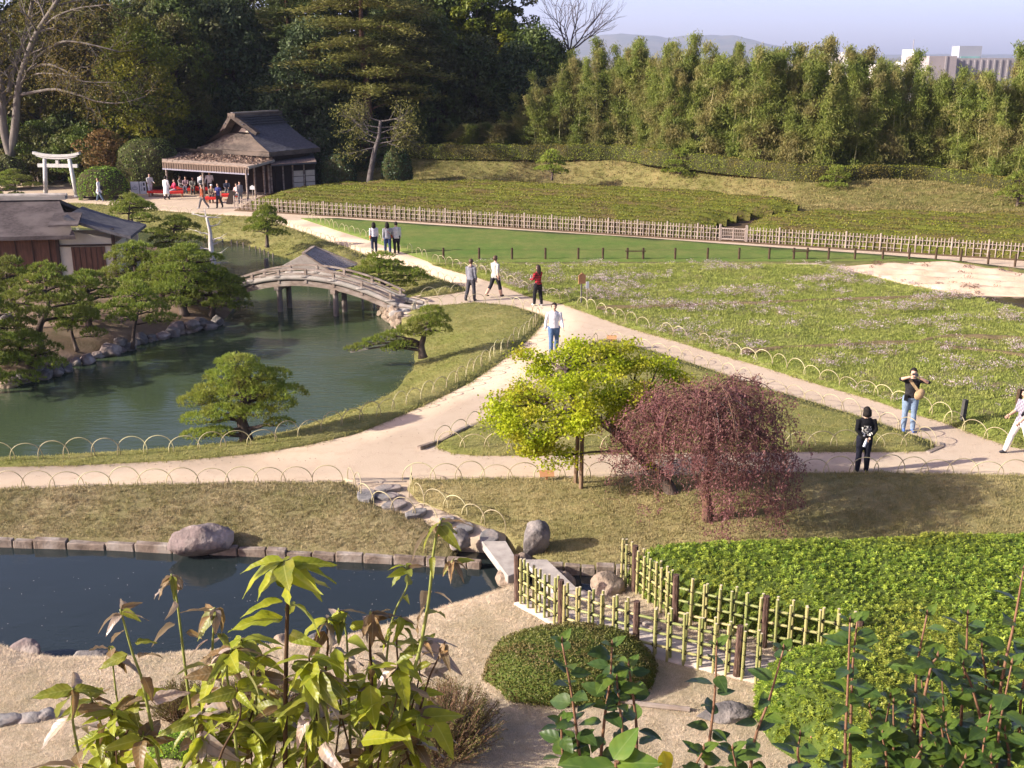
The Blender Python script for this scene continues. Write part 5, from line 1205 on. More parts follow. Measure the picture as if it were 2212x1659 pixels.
def hedge(name, label, path, W, H, mats, dens, L=.12, Wl=.07, seed=0, group=None, seg=.5, rnd=.1, cat='hedge'):
    V, F = hedge_mesh(path, W, H, seg, seed, rnd); me = py_mesh('core', V, F, True)
    root = thing(name, label, cat, path[0], 0, group); o = Vector(path[0])
    for v in me.vertices: v.co -= o
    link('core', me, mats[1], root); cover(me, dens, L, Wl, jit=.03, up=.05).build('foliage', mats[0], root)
    return root
# tea field: rows parallel to the fence
fa, fb = G(507, 452.5), G(1553, 520); fd = (fb - fa); fd.z = 0; fd.normalize(); fn = Vector((-fd.y, fd.x, 0))
if fn.y < 0: fn = -fn
def sil(p, pl):
    """x-extent test helper"""
    return inside(pl, np.array([[p.x, p.y]]))[0]
TL = np.array([(p.x, p.y) for p in [G(526, 447, .4), G(545, 424, .75), G(600, 404, .75), G(700, 389, .75), G(900, 385, .75), G(1100, 387, .75), G(1400, 402, .75), G(1600, 416, .75), G(1715, 424, .75), G(1732, 434, .75), G(1690, 448, .6), G(1600, 462, .5), G(1552, 480, .5), G(1556, 496, .5), G(1530, 512, .2), G(1100, 486, .3), G(700, 459, .3)]])
TR = np.array([(p.x, p.y) for p in [G(1602, 492, .5), G(1622, 470, .6), G(1660, 452, .75), G(1760, 445, .75), G(2000, 450, .75), G(2212, 455, .75), G(2460, 462, .75), G(2500, 570, .2), G(2212, 552, .3), G(1900, 533, .3), G(1640, 514, .2)]])
rgt = random.Random(5); nrow = 0
for blk, (pl, nm) in enumerate(((TL, 'left'), (TR, 'right'))):
    for k in range(13):
        o = fa + fn * (.85 + 1.5 * k); run = []
        for s in np.arange(-2, 64, .25):
            p = o + fd * s
            if sil(p, pl): run.append(p)
        if len(run) < 8: continue
        nrow += 1
        ordn = ['first', 'second', 'third', 'fourth', 'fifth', 'sixth', 'seventh', 'eighth', 'ninth', 'tenth', 'eleventh', 'twelfth', 'thirteenth'][k]
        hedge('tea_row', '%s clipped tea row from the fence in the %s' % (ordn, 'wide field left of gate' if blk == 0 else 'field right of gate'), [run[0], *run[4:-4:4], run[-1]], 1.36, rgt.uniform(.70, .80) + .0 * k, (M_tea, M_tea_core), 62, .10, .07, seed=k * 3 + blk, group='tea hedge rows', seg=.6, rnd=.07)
hp = [p + Vector((0, .3, -.05)) for p in HEDGE_W[1:]]
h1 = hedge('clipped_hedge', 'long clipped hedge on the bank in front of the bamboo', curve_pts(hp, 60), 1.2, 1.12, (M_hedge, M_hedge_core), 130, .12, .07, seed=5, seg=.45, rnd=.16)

# ------------------------------------------------------------------ clipped domes and bushes
def dome(name, label, loc, rad, mats, dens, L, W, seed=0, sq=.75, rnd=.08, cat='shrub', zcut=-.1, sub=4, jit=.05, group=None):
    bm = bmesh.new(); bmesh.ops.create_icosphere(bm, subdivisions=sub, radius=1.0)
    for v in bm.verts:
        p = v.co.copy(); k = (abs(p.x) ** (2 / sq) + abs(p.y) ** (2 / sq) + abs(p.z) ** (2 / sq)) ** (-sq / 2) if sq != 1 else 1.0
        f = 1 + rnd * noise.noise(p * 2.2 + Vector((seed, 0, 0))) + rnd * .6 * noise.noise(p * 5 + Vector((seed, 3, 0)))
        v.co = Vector((p.x * rad[0], p.y * rad[1], p.z * rad[2])) * k * f
    bmesh.ops.delete(bm, geom=[v for v in bm.verts if v.co.z < zcut * rad[2]], context='VERTS')
    me = bpy.data.meshes.new('core'); bm.to_mesh(me); bm.free(); me.polygons.foreach_set('use_smooth', [True] * len(me.polygons))
    root = thing(name, label, cat, loc, 0, group); link('core', me, mats[1], root); cover(me, dens, L, W, jit=jit).build('foliage', mats[0], root)
    return root
M_box = leafmat('box_leaves', (0.095, 0.15, 0.026), (0.20, 0.245, 0.048), (0.13, 0.15, 0.04), 0.25, pscale=0.9)
M_bright_hedge = leafmat('fresh_hedge_leaves', (0.12, 0.25, 0.02), (0.25, 0.37, 0.035), None, 0.28)
M_camellia = leafmat('dark_bush_leaves', (0.028, 0.060, 0.020), (0.065, 0.11, 0.035), None, 0.12, rough=.4)
p = G(293, 428); dome('domed_tree', 'large domed clipped tree beside the tea house porch', (p.x * 1.02, 82.6, 1.75), (2.15, 2.0, 1.95), (M_box, M_hedge_core), 60, .16, .10, 3, .8, zcut=-.75)
MB().tube([(0, 0, -2), (0, 0, 0)], .16, 8).build('trunk', M_bark_d, bpy.context.scene.objects[-1] if False else [o for o in C.objects if o.name == 'domed_tree'][0])
dome('round_shrub', 'bright green round clipped shrub right of the torii', (G(246, 421).x, 77.6, 0.0), (1.62, 1.4, 2.1), (M_bright_hedge, M_hedge_core), 85, .13, .07, 4, .7, zcut=.0)
dome('round_shrub', 'dark green bush beside the reed panels of the tea house', AT(727, 388, 83.0) * Vector((1, 1, 0)).to_3d() if False else Vector((AT(727, 388, 84).x, 84, .0)), (1.55, 1.2, 2.3), (M_camellia, M_hedge_core), 70, .17, .1, 5, .75, .14, zcut=.0)
dome('round_shrub', 'dark rounded camellia bush left of the long hedge', Vector((AT(858, 380, 85).x, 85, .0)), (1.15, 1.1, 2.8), (M_camellia, M_hedge_core), 70, .17, .1, 6, .75, .1, zcut=.0)
dome('round_shrub', 'green bush at the left frame edge behind the stake fence', Vector((AT(15, 380, 83).x, 83, .2)), (1.6, 1.3, 2.3), (M_box, M_hedge_core), 60, .17, .1, 7, .9, .18, zcut=.0)
# small clipped pines on the bank
def bank_pine(label, u, v, z, s, seed):
    garden_pine('bank_pine', label, G(u, v, z), [(0, 0, -.2), (.05, 0, .5), (0, 0, 1.0), (.02, 0, 1.4)], flat_pads(9, .75, .25, 1.6, seed, (.45, .62), .22), M_pine, 110, .17, .035, r0=.09, seed=seed, k=5, scl=s)
bank_pine('small layered pine on the bank near the dark bush', 1192, 383, 1.0, 1.1, 51)
bank_pine('small layered pine in the middle of the bank', 1468, 388, .9, 1.2, 52)
bank_pine('small layered pine on the bank above the field gate', 1803, 419, .6, 1.05, 53)
bank_pine('small layered pine on the bank at the right frame edge', 2196, 446, .4, 1.2, 54)

# ------------------------------------------------------------------ bamboo grove
M_bleaf = leafmat('bamboo_leaves', (0.135, 0.185, 0.036), (0.285, 0.325, 0.068), (0.28, 0.25, 0.09), 0.45, pscale=0.55)
M_culm = plain('bamboo_culm', (0.22, 0.24, 0.09), (0.32, 0.27, 0.12), 2, .5, 0, 8, .3, 'pos')
def bamboo_proto(seed, H):
    rg = np.random.default_rng(seed); mb = MB(); lean = rg.uniform(-.9, .9, 2)
    def spine(t): t = np.asarray(t); return np.stack([lean[0] * t ** 2 + .9 * np.sign(lean[0]) * np.maximum(0, t - .75) ** 1.5, lean[1] * t ** 2, H * t - 1.1 * np.maximum(0, t - .8) ** 1.4], -1)
    mb.tube([tuple(spine(t)) for t in np.linspace(0, 1, 10)], [.045 * (1 - .85 * i / 9) for i in range(10)], 6)
    lb = LB(); nb = 92; cen = np.sort(rg.uniform(.14, .98, 8)); wid = rg.uniform(.45, 1.35, 8); tone = rg.random(8)
    for b in range(nb):
        k = rg.integers(0, 8); t = cen[k] + rg.normal() * .045 if rg.random() < .78 else rg.uniform(.12, 1.0)
        t = min(1.0, max(.08, t)); o = spine(t); a = rg.uniform(0, 6.28); w_ = wid[k] * (.55 + .45 * math.sin(math.pi * t)) * (1.0 if t < .62 else (1 - t) * 2.3 + .12)
        r_ = rg.uniform(.3, 1.0) * w_; e = o + np.array([math.cos(a) * r_, math.sin(a) * r_, rg.uniform(-.15, .75) * r_])
        if b % 3 == 0: mb.tube([tuple(o), tuple((o + e) / 2 + [0, 0, .05]), tuple(e)], [.012, .009, .004], 3, caps=False)
        n = int(34 + 24 * rg.random()); s = rg.random((n, 1)) ** .55; P = o + (e - o) * s + rg.normal(size=(n, 3)) * .15; P[:, 2] -= .22 * rg.random(n) * s[:, 0]
        ax = unit(rg.normal(size=(n, 3)) * .55 + (e - o) * .5 + [0, 0, -1.0]); lb.leaves(P, ax, unit(rg.normal(size=(n, 3)) + [0, 0, .6]), rg.uniform(.16, .32, n), rg.uniform(.03, .055, n), r=np.clip(tone[k] * .75 + .25 * rg.random(n), 0, 1))
    root = thing('bamboo_plant', 'tall leafy bamboo', 'bamboo'); mb.build('culm', M_culm, root); lb.build('foliage', M_bleaf, root)
    return root
BAM = [bamboo_proto(70 + i, 9.0) for i in range(9)]
rgb = random.Random(9); line = resample([p + Vector((.4, 2.0, 0)) for p in HEDGE_W], .05); cnt = 0; used = set()
acc = 0
def bamboo_top(x, y):
    u = 1106 + x / y * 2400 * _ct
    pts = [(900, 330), (1000, 300), (1100, 240), (1180, 150), (1250, 105), (1400, 100), (1500, 108), (1600, 84), (1680, 100), (1740, 128), (1800, 106), (1890, 128), (1930, 156), (1990, 164), (2020, 166), (2060, 158), (2120, 132), (2240, 122), (2400, 120)]
    for (a, b), (c_, d_) in zip(pts, pts[1:]):
        if a <= u <= c_: return b + (d_ - b) * (u - a) / (c_ - a)
    return 130
for rowi in range(4):
    off = rowi * 1.5; s = 0.0
    for i in range(0, len(line), int((.62 if rowi < 3 else 1.3) / .05)):
        p = line[min(len(line) - 1, i + rgb.randrange(0, 9))]
        if p.x < -4.5: continue
        x, y = p.x + rgb.uniform(-.2, .2), p.y + off + rgb.uniform(-.9, .9)
        if x / y > .56: continue
        vt = bamboo_top(x, y) + rgb.gauss(6, 22) + (0 if rowi > 1 else 18); ztop = AT(1106, vt, y).z
        H = max(2.6, ztop - p.z); pr = rgb.choice(BAM); k = H / 9.0
        lab = 'slender leafy bamboo in the front edge of the grove' if rowi == 0 else 'tall leafy bamboo standing deep in the grove'
        grp = 'bamboo at the front of the grove' if rowi == 0 else 'bamboo deep in the grove'
        w_ = max(1.0, min(1.4, k * 1.25)) * rgb.uniform(.85, 1.35)
        if id(pr) not in used:
            used.add(id(pr)); pr.location = (x, y, p.z - .1); pr.rotation_euler = (rgb.gauss(0, .045), rgb.gauss(0, .06), rgb.uniform(0, 6.28)); pr.scale = (w_, w_, k); tag(pr, lab, 'bamboo', grp)
        else: dup(pr, (x, y, p.z - .1), rgb.uniform(0, 6.28), (w_, w_, k), lab, grp).rotation_euler = (rgb.gauss(0, .045), rgb.gauss(0, .06), rgb.uniform(0, 6.28))
for pr in BAM:
    if id(pr) not in used:
        for c_ in list(pr.children): bpy.data.objects.remove(c_)
        bpy.data.objects.remove(pr)
# ------------------------------------------------------------------ the wood behind the garden
M_ever = leafmat('evergreen_leaves', (0.052, 0.082, 0.024), (0.13, 0.17, 0.04), (0.10, 0.105, 0.035), 0.28, pscale=0.18)
M_ever_b = leafmat('bluish_evergreen_leaves', (0.042, 0.068, 0.028), (0.098, 0.13, 0.046), None, 0.25)
M_olive = leafmat('olive_sprays', (0.115, 0.13, 0.028), (0.27, 0.26, 0.058), (0.19, 0.18, 0.05), 0.3, pscale=0.3)
M_yell = leafmat('yellow_green_leaves', (0.11, 0.14, 0.012), (0.26, 0.26, 0.02), (0.10, 0.14, 0.02), 0.3, pscale=0.3)
M_midg = leafmat('mid_green_leaves', (0.055, 0.095, 0.014), (0.145, 0.19, 0.025), (0.11, 0.10, 0.03), 0.25, pscale=0.3)
M_russet = leafmat('russet_leaves', (0.15, 0.085, 0.03), (0.27, 0.17, 0.05), (0.13, 0.13, 0.03), 0.3, pscale=0.35)
def clump_leaves(lb, c, r, n, L, W, droop=.2, fl=.7):
    d = rdir(n); d[:, 2] = d[:, 2] * .9 + .15; rr = (.55 + .45 * RNG.random((n, 1)) ** .5)
    p = np.array(c) + d * rr * np.array(r)
    ax = unit(RNG.normal(size=(n, 3)) * .8 + d * .7 + [0, 0, -droop]); no = unit(d * .6 + [0, 0, fl] + RNG.normal(size=(n, 3)) * .5)
    lb.leaves(p, ax, no, RNG.uniform(.7, 1.3, n) * L, RNG.uniform(.75, 1.25, n) * W, .1, r=np.clip(RNG.random() * .5 + .5 * RNG.random(n), 0, 1))
def crown_tree(label, H, R0, seed, mat, name='evergreen_tree', zb=.12, ncl=60, npc=260, L=.42, W=.22, shape=.9, bark=None, cat='tree', group=None, lean=0.0, gap=1.0):
    global RNG
    RNG = np.random.default_rng(seed); rg = random.Random(seed)
    root = thing(name, label, cat, (0, 0, 0), 0, group); mb = MB(); lb = LB()
    T = curve_pts([(0, 0, -.5), (rg.uniform(-.3, .3), 0, H * .3), (lean * .5 + rg.uniform(-.4, .4), 0, H * .6), (lean, 0, H * .95)], 12); mb.tube([tuple(p) for p in T], [H * .022 * (1 - .85 * i / 11) for i in range(12)], 8)
    for k in range(ncl):
        t = zb + (1 - zb) * (k + .5) / ncl; w_ = math.sin(math.pi * min(1, (t - zb * .6) / (1 - zb * .6)) ** shape) ** .7; a = k * 2.4 + rg.uniform(-.5, .5); r = R0 * w_ * rg.uniform(.45, 1.0)
        c = Vector((math.cos(a) * r + lean * t, math.sin(a) * r, H * t)); q = min(T, key=lambda p: abs(p.z - (c.z - r * .35)))
        limb(mb, q, c, H * .006, .02, wob=.12, n=5, sides=5, seed=seed + k)
        s = R0 * rg.uniform(.20, .34) * gap; clump_leaves(lb, c, (s * 1.25, s * 1.25, s * .8), npc, L, W)
    mb.build('trunk', bark or M_bark_d, root, smooth=True); lb.build('crown', mat, root)
    return root
def put(o, u, y, z=0.2, s=1.0, rz=0.0, label=None, mat=None, first=False, group=None, sz=None):
    p = AT(u, 400, y); c = o if first else dup(o, (0, 0, 0), 0)
    c.location = (p.x, y, z); c.rotation_euler = (0, 0, rz); c.scale = (s, s, sz or s)
    if label: c['label'] = label
    if group: c['group'] = group
    if mat:
        for ch in c.children:
            if ch.name.startswith('crown'): ch.material_slots[0].link = 'OBJECT'; ch.material_slots[0].material = mat
    return c
E1 = crown_tree('tall dark evergreen behind the tea house roof', 20, 5.2, 101, M_ever, ncl=85, npc=250)
E2 = crown_tree('tall dark evergreen at the far left of the wood', 20, 4.8, 102, M_ever, ncl=85, npc=250, shape=.8)
E3 = crown_tree('broad dark evergreen behind the domed clipped tree', 14, 4.4, 103, M_ever, ncl=70, npc=240, zb=.06, shape=1.0)
put(E1, 560, 106, s=1.05, first=True); put(E2, 40, 106, s=1.1, rz=1, first=True); put(E3, 420, 93, s=1.0, rz=2, first=True)
wood = [(E2, 170, 108, 1.05, 2.2, 'tall dark evergreen above the torii gate', None), (E1, 290, 107, 1.1, .7, 'tall dark evergreen above the domed clipped tree', None), (E1, 430, 109, 1.05, 2.9, 'tall dark evergreen left of the tea house ridge', None),
        (E2, 690, 106, 1.0, 4, 'tall dark evergreen right of the tea house', None), (E1, 810, 110, 1.1, 5, 'tall dark evergreen behind the olive conifer', None), (E2, 910, 105, .98, 3.4, 'tall dark evergreen right of the olive conifer', None),
        (E2, -80, 104, 1.1, 5.5, 'tall dark evergreen beyond the left frame edge', None), (E1, 970, 112, .9, 1.8, 'dark evergreen near the yellowish camphor', None),
        (E3, 520, 95, .95, 3.3, 'dark evergreen directly behind the tea house gable', M_ever_b), (E3, 690, 91, .82, 4.4, 'bluish dark evergreen right of the tea house', M_ever_b), (E3, 850, 97, .9, 1.2, 'dark evergreen behind the camellia bush', None), (E3, 940, 96, .85, 2.5, 'shaded evergreen left of the bamboo grove', None),
        (E3, 1030, 97, .74, .4, 'low dark evergreen at the left end of the bamboo', None), (E3, 1110, 98, .70, 5.1, 'dark evergreen overlapping the left edge of the bamboo', M_ever_b), (E3, 320, 96, .95, .2, 'dark evergreen behind the yellow-green spring tree', None), (E3, 190, 98, .9, 1.1, 'dark evergreen behind the torii lintel', None), (E3, 60, 97, .8, 2.1, 'dark evergreen behind the bare grey trunks', None), (E3, 620, 92, .6, 5.9, 'low dark evergreen behind the little shed', M_ever_b), (E2, -190, 98, 1.0, .6, 'tall evergreen well left of the frame', None), (E1, -310, 94, 1.0, 2.6, 'tall evergreen farther left of the frame', None), (E3, -130, 91, 1.0, 4.1, 'broad evergreen left of the grey trunks', None), (E3, -250, 88, 1.0, 1.6, 'broad evergreen at the far left corner of the forecourt', None), (E3, 1150, 101, .80, 3.9, 'dark evergreen below the leafless tree', None), (E3, 1075, 104, .92, 1.9, 'dark evergreen under the sparse open crown', None), (E3, 1190, 103, .72, 2.9, 'low evergreen behind the first bamboo', M_midg), (E3, 760, 93, .55, .9, 'low dark evergreen behind the leaning grey trunk', M_ever_b)]
for o, u, y, s, rz, lb_, m in wood: put(o, u, y, .2, s, rz, lb_, m)
# layered conifer with olive sprays in the middle
def spray_conifer(label, H, R0, seed, mat):
    global RNG
    RNG = np.random.default_rng(seed); rg = random.Random(seed); root = thing('conifer', label, 'conifer'); mb = MB(); lb = LB()
    T = curve_pts([(0, 0, -.5), (.2, 0, H * .3), (-.1, 0, H * .6), (.2, 0, H)], 14); mb.tube([tuple(p) for p in T], [.48 * (1 - .88 * i / 13) for i in range(14)], 9)
    for k in range(62):
        t = .30 + .70 * k / 62; a = k * 2.4 + rg.uniform(-.4, .4); L = R0 * (1.05 - .55 * t) * rg.uniform(.6, 1.05); q = min(T, key=lambda p: abs(p.z - H * t)); e = q + Vector((math.cos(a) * L, math.sin(a) * L, L * rg.uniform(-.16, .22)))
        P = limb(mb, q, e, .09 * (1.1 - t), .02, sag=-.06, wob=.12, n=8, sides=5, seed=seed + k)
        for j in range(2, 8):
            for s in range(3):
                c = P[j] + Vector((rg.uniform(-.8, .8), rg.uniform(-.8, .8), rg.uniform(-.1, .25))); n = 46
                d = RNG.normal(size=(n, 3)) * [.55, .55, .13]; ax = unit(RNG.normal(size=(n, 3)) * [1, 1, .35] + np.array(P[j] - q)[None] * .25); lb.leaves(np.array(c) + d, ax, unit(RNG.normal(size=(n, 3)) * .5 + [0, 0, 1]), RNG.uniform(.25, .5, n), RNG.uniform(.05, .10, n), r=np.clip(rg.random() * .6 + .4 * RNG.random(n), 0, 1))
    mb.build('trunk', M_bark_r, root, smooth=True); lb.build('crown', mat, root); return root
cf = spray_conifer('large conifer with olive layered sprays in the middle of the wood', 18, 8.0, 120, M_olive); p = AT(795, 400, 91); cf.location = (p.x, 91, .3)
put(cf, 640, 98, .3, .95, 2.4, 'dark layered conifer left of the olive one', M_ever)
# yellowish camphor, thin-crowned trees against the sky
ct = crown_tree('camphor tree with yellow spring leaves high in the wood', 15.5, 3.6, 130, M_yell, 'camphor_tree', .55, 34, 200, .34, .2, gap=.85); put(ct, 1035, 103, .3, 1.0, 0, first=True)
ct2 = crown_tree('sparse tree with open crown against the sky', 15, 3.6, 131, M_midg, 'open_crowned_tree', .45, 26, 130, .32, .18, gap=.62); put(ct2, 1105, 106, .3, 1.02, 0, first=True)
put(ct, 960, 104, .3, .95, 2.2, 'camphor tree half hidden behind the olive conifer', M_midg)
def branchy(mb, p, d, L, r, depth, rg, tips, up=.15, spread=.55, n=5):
    p = Vector(p); d = Vector(d).normalized(); P = [p]; q = p
    for i in range(n):
        d = (d + Vector((rg.uniform(-.16, .16), rg.uniform(-.16, .16), rg.uniform(-.08, .12) + up * .12))).normalized(); q = q + d * (L / n); P.append(q)
    mb.tube([tuple(x) for x in P], [r * (1 - .45 * i / n) for i in range(n + 1)], 7 if r > .08 else (5 if r > .03 else 3), caps=False)
    tips.append((q, d, r))
    if depth:
        for i in range(2, n + 1):
            for s in range(1 if i < n else 2):
                a = rg.uniform(0, 6.28); o = d.orthogonal(); o.rotate(Matrix.Rotation(a, 3, d)); nd = (d + o * rg.uniform(spread * .6, spread * 1.3) + Vector((0, 0, up))).normalized()
                branchy(mb, P[i], nd, L * rg.uniform(.55, .78), r * .52, depth - 1, rg, tips, up, spread, max(3, n - 1))
root = thing('bare_tree', 'leafless tree with fine dark twigs against the sky', 'bare tree', (AT(1228, 400, 104).x, 104, .5)); mb = MB(); tips = []; rg = random.Random(4)
mb.tube([(0, 0, 0), (.1, 0, 5.5), (-.1, 0, 9.6)], [.26, .20, .15], 8)
for a, b, c_ in ((-.35, .1, 1), (.3, -.2, 1), (.55, .3, .8), (-.1, .3, 1.1), (.95, 0, .75)): branchy(mb, (-.1, 0, 9.3), (a, b, c_), 2.6, .085, 3, rg, tips, .10, .5, 5)
mb.build('trunk', plain('dark_twigs', (0.075, 0.055, 0.055), (0.05, 0.038, 0.04), 3), root)
# grey trunks at the left with sparse spring leaves
root = thing('spring_tree', 'big grey multi-trunk tree with sparse bronze spring leaves at the left', 'tree', (AT(22, 345, 84.5).x, 84.5, 0)); mb = MB(); tips = []; rg = random.Random(12); o0 = root.location.copy()
def wpath(pts, ra, rb, sub=True, ends=None):
    P = curve_pts([AT(u, v, y) - o0 for u, v, y in pts], 16); mb.tube([tuple(p) for p in P], [ra + (rb - ra) * i / 15 for i in range(16)], 8)
    if sub:
        for i in range(5, 16):
            for s in range(2):
                d = (P[i] - P[i - 1]).normalized(); o = d.orthogonal(); o.rotate(Matrix.Rotation(rg.uniform(0, 6.28), 3, d)); branchy(mb, P[i], d + o * .8 + Vector((0, 0, .15)), rg.uniform(.9, 1.8), max(.02, rb * .7), 1, rg, tips, .05, .6, 4)
Yt = 84.5
wpath([(28, 352, Yt), (8, 280, Yt), (4, 200, Yt), (-8, 120, Yt), (-20, 20, Yt)], .36, .16)
wpath([(22, 352, Yt), (33, 270, Yt), (40, 190, Yt), (56, 130, Yt - .5), (80, 70, Yt - .8), (125, 0, Yt - 1), (150, -60, Yt - 1)], .34, .12)
wpath([(18, 200, Yt), (30, 150, Yt + .4), (52, 90, Yt + .5), (66, 20, Yt + .6), (80, -40, Yt)], .20, .10)
wpath([(44, 165, Yt), (70, 145, Yt), (110, 140, Yt - 1), (150, 158, Yt - 1.6), (180, 176, Yt - 2), (255, 178, Yt - 2.4)], .14, .035)
wpath([(50, 145, Yt), (85, 120, Yt), (130, 92, Yt - 1), (175, 92, Yt - 1.6), (260, 112, Yt - 2)], .15, .04)
wpath([(42, 205, Yt), (80, 198, Yt - .5), (120, 193, Yt - 1), (170, 205, Yt - 1.8), (205, 218, Yt - 2), (260, 223, Yt - 2.4), (315, 208, Yt - 2.6)], .13, .03)
wpath([(45, 180, Yt), (66, 165, Yt), (95, 158, Yt - 1), (160, 165, Yt - 2)], .09, .03)
wpath([(52, 130, Yt), (76, 85, Yt - .4), (108, 45, Yt - 1), (160, 20, Yt - 1.5), (230, 10, Yt - 2)], .14, .03)
wpath([(4, 190, Yt), (-10, 150, Yt), (-30, 110, Yt)], .12, .05)
mb.build('trunk', M_bark_g, root, smooth=True)
lb = LB(); RNG = np.random.default_rng(77)
tp = np.array([t[0][:] for t in tips]); n = 9000; k = RNG.integers(0, len(tp), n); P_ = tp[k] + RNG.normal(size=(n, 3)) * .38
lb.leaves(P_, unit(RNG.normal(size=(n, 3)) + [0, 0, -.2]), rdir(n), RNG.uniform(.10, .22, n), RNG.uniform(.05, .10, n)); lb.build('crown', leafmat('bronze_spring_leaves', (0.15, 0.105, 0.022), (0.22, 0.175, 0.03), (0.10, 0.115, 0.02), .35, pscale=.3), root)
sp = crown_tree('yellow-green spring tree between the grey trunks and domed tree', 12.5, 3.4, 140, M_yell, 'spring_tree', .32, 60, 190, .26, .14, gap=.95); put(sp, 325, 85.0, .2, .92, 0, first=True, mat=leafmat('fresh_olive_leaves', (0.13, 0.15, 0.014), (0.29, 0.27, 0.025), (0.13, 0.17, 0.02), .35, pscale=.4))
put(sp, 215, 89.5, .2, 1.12, 2.1, 'olive green spring tree above the torii', leafmat('olive_spring_leaves', (0.075, 0.085, 0.014), (0.16, 0.155, 0.02), (0.12, 0.09, 0.02), .3, pscale=.4)); put(sp, 110, 90, .2, 1.05, 4.0, 'bronze tinted spring tree behind the grey trunks', bpy.data.materials['olive_spring_leaves'])
put(sp, 400, 90, .2, .95, 5.0, 'green spring tree right of the yellow-green one', M_midg)
# understorey bushes
bs = crown_tree('leafy bush behind the torii gate', 4.2, 2.4, 150, M_midg, 'bush', .05, 26, 190, .22, .12, shape=1.1, cat='bush'); put(bs, 95, 86, .1, 1.05, 0, first=True)
for u, y, s, rz, lb_, m in [(185, 83.5, 1.0, 1, 'green and russet bush right of the torii lintel', M_midg), (235, 83, .95, 2, 'russet leaved bush behind the round shrub', M_russet), (30, 87, 1.1, 3, 'leafy bush at the foot of the grey trunks', M_midg), (150, 88, 1.2, 4, 'dark bush in the shade beyond the torii', M_ever), (265, 88, 1.3, 5, 'bush above the domed clipped tree', M_midg), (345, 86.5, 1.0, .5, 'green bush left of the tea house roof', M_midg), (380, 88, 1.1, 2, 'dark bush behind the tea house porch', M_ever), (700, 87, .9, 1.2, 'shaded bush right of the little shed', M_ever_b), (790, 90, 1.0, 3, 'shaded bush behind the leaning trunk', M_ever), (910, 93.5, .9, 4.5, 'dark bush behind the hedge end', M_ever)]:
    put(bs, u, y, .1, s, rz, lb_, m)
# leaning grey trunk right of the tea house
root = thing('leaning_tree', 'leaning grey tree with thin bare branches right of the tea house', 'tree', (AT(799, 388, 83).x, 83, 0)); mb = MB(); o0 = root.location.copy(); tips = []; rg = random.Random(31)
P = curve_pts([AT(u, v, 83) - o0 for u, v in ((797, 400), (802, 365), (810, 325), (818, 298), (822, 262))], 12); mb.tube([tuple(p) for p in P], [.24 - .13 * i / 11 for i in range(12)], 8)
for i in range(6, 12):
    for s in (-1, 1): branchy(mb, P[i], (s * 1.2, rg.uniform(-.4, .4), rg.uniform(-.1, .5)), rg.uniform(1.0, 1.7), .06, 2, rg, tips, 0, .6, 4)
mb.build('trunk', plain('shaded_grey_bark', (0.15, 0.13, 0.12), (0.085, 0.075, 0.07), 3, .95, .02, 10, .1), root, smooth=True)
lb = LB(); tp = np.array([t[0][:] for t in tips]); n = 3800; k = RNG.integers(0, len(tp), n); lb.leaves(tp[k] + RNG.normal(size=(n, 3)) * .25, rdir(n), rdir(n), RNG.uniform(.12, .24, n), RNG.uniform(.04, .08, n)); lb.build('crown', M_olive, root)

# ------------------------------------------------------------------ far buildings and hills
def slabtower(name, label, u0, u1, vt, y, depth, mats, rz=0.0):
    a, b = AT(u0, vt, y), AT(u1, vt, y); r = thing(name, label, 'building', ((a.x + b.x) / 2, y, 0), rz); W = b.x - a.x
    MB().box((0, depth / 2, a.z / 2), (W, depth, a.z)).build('wall', mats[0], r); return r, W, a.z
M_wtower = plain('white_tower', (0.78, 0.77, 0.76), (0.74, 0.73, 0.72), .1, .7)
M_btower = plain('tower_side', (0.30, 0.275, 0.28), (0.27, 0.25, 0.25), .1, .8)
M_gl = plain('tower_windows', (0.30, 0.32, 0.36), (0.26, 0.28, 0.32), .1, .4)
r, W, z = slabtower('tower_block', 'white tower block rising above the bamboo at the right', 1950, 1974, 107, 420, 6, (M_wtower,), R(-22))
MB().box((W / 2 + .05, 3, z / 2 - 1), (.1, 4.5, z * .9)).build('window_strip', M_gl, r); MB().tube([(1.5, 3, z), (1.5, 3, z + 3.5)], .12, 5).build('mast', M_btower, r)
r, W, z = slabtower('office_building', 'long beige building behind the bamboo at the right edge', 2008, 2068, 121, 330, 20, (plain('beige_concrete', (0.33, 0.29, 0.28), (0.29, 0.255, 0.25), .2, .85),))
MB().box((W * .12, -.05, z / 2), (.5, .3, z)).build('wall_joint', M_btower, r)
MB().box((W / 2 + 9, 12, z / 2 - .3), (18, 16, z - .6)).build('side_wing', M_btower, r)
for k in range(9): MB().box((W / 2 + 1.2 + k * 1.9, 3.9, z / 2 - .4), (.5, .25, z - 1.2)).build('wing_fin', M_btower, r)
bx = MB().box((W / 2 + 6, 9, z + 1.2), (6.5, 6, 3.2)).build('roof_house', M_gl, r); MB().box((W / 2 + 6, 5.9, z - .6), (5.5, .3, 1.0)).build('roof_sign', plain('green_fascia', (0.20, 0.36, 0.34), None, .2), r)
r, W, z = slabtower('far_house', 'cream building tops peeping over the bamboo', 1797, 1852, 119, 260, 10, (plain('cream_wall', (0.74, 0.70, 0.60), (0.68, 0.64, 0.55), .2),)); MB().box((-W * .2, 4, z + .3), (W * .45, 6, .7)).build('parapet', M_wtower, r)
r, W, z = slabtower('far_house', 'low cream building right of the white tower', 1905, 1998, 139, 250, 10, (bpy.data.materials['cream_wall'],)); MB().box((W * .2, 3, z + .25), (W * .4, 5, .5)).build('parapet', M_wtower, r)
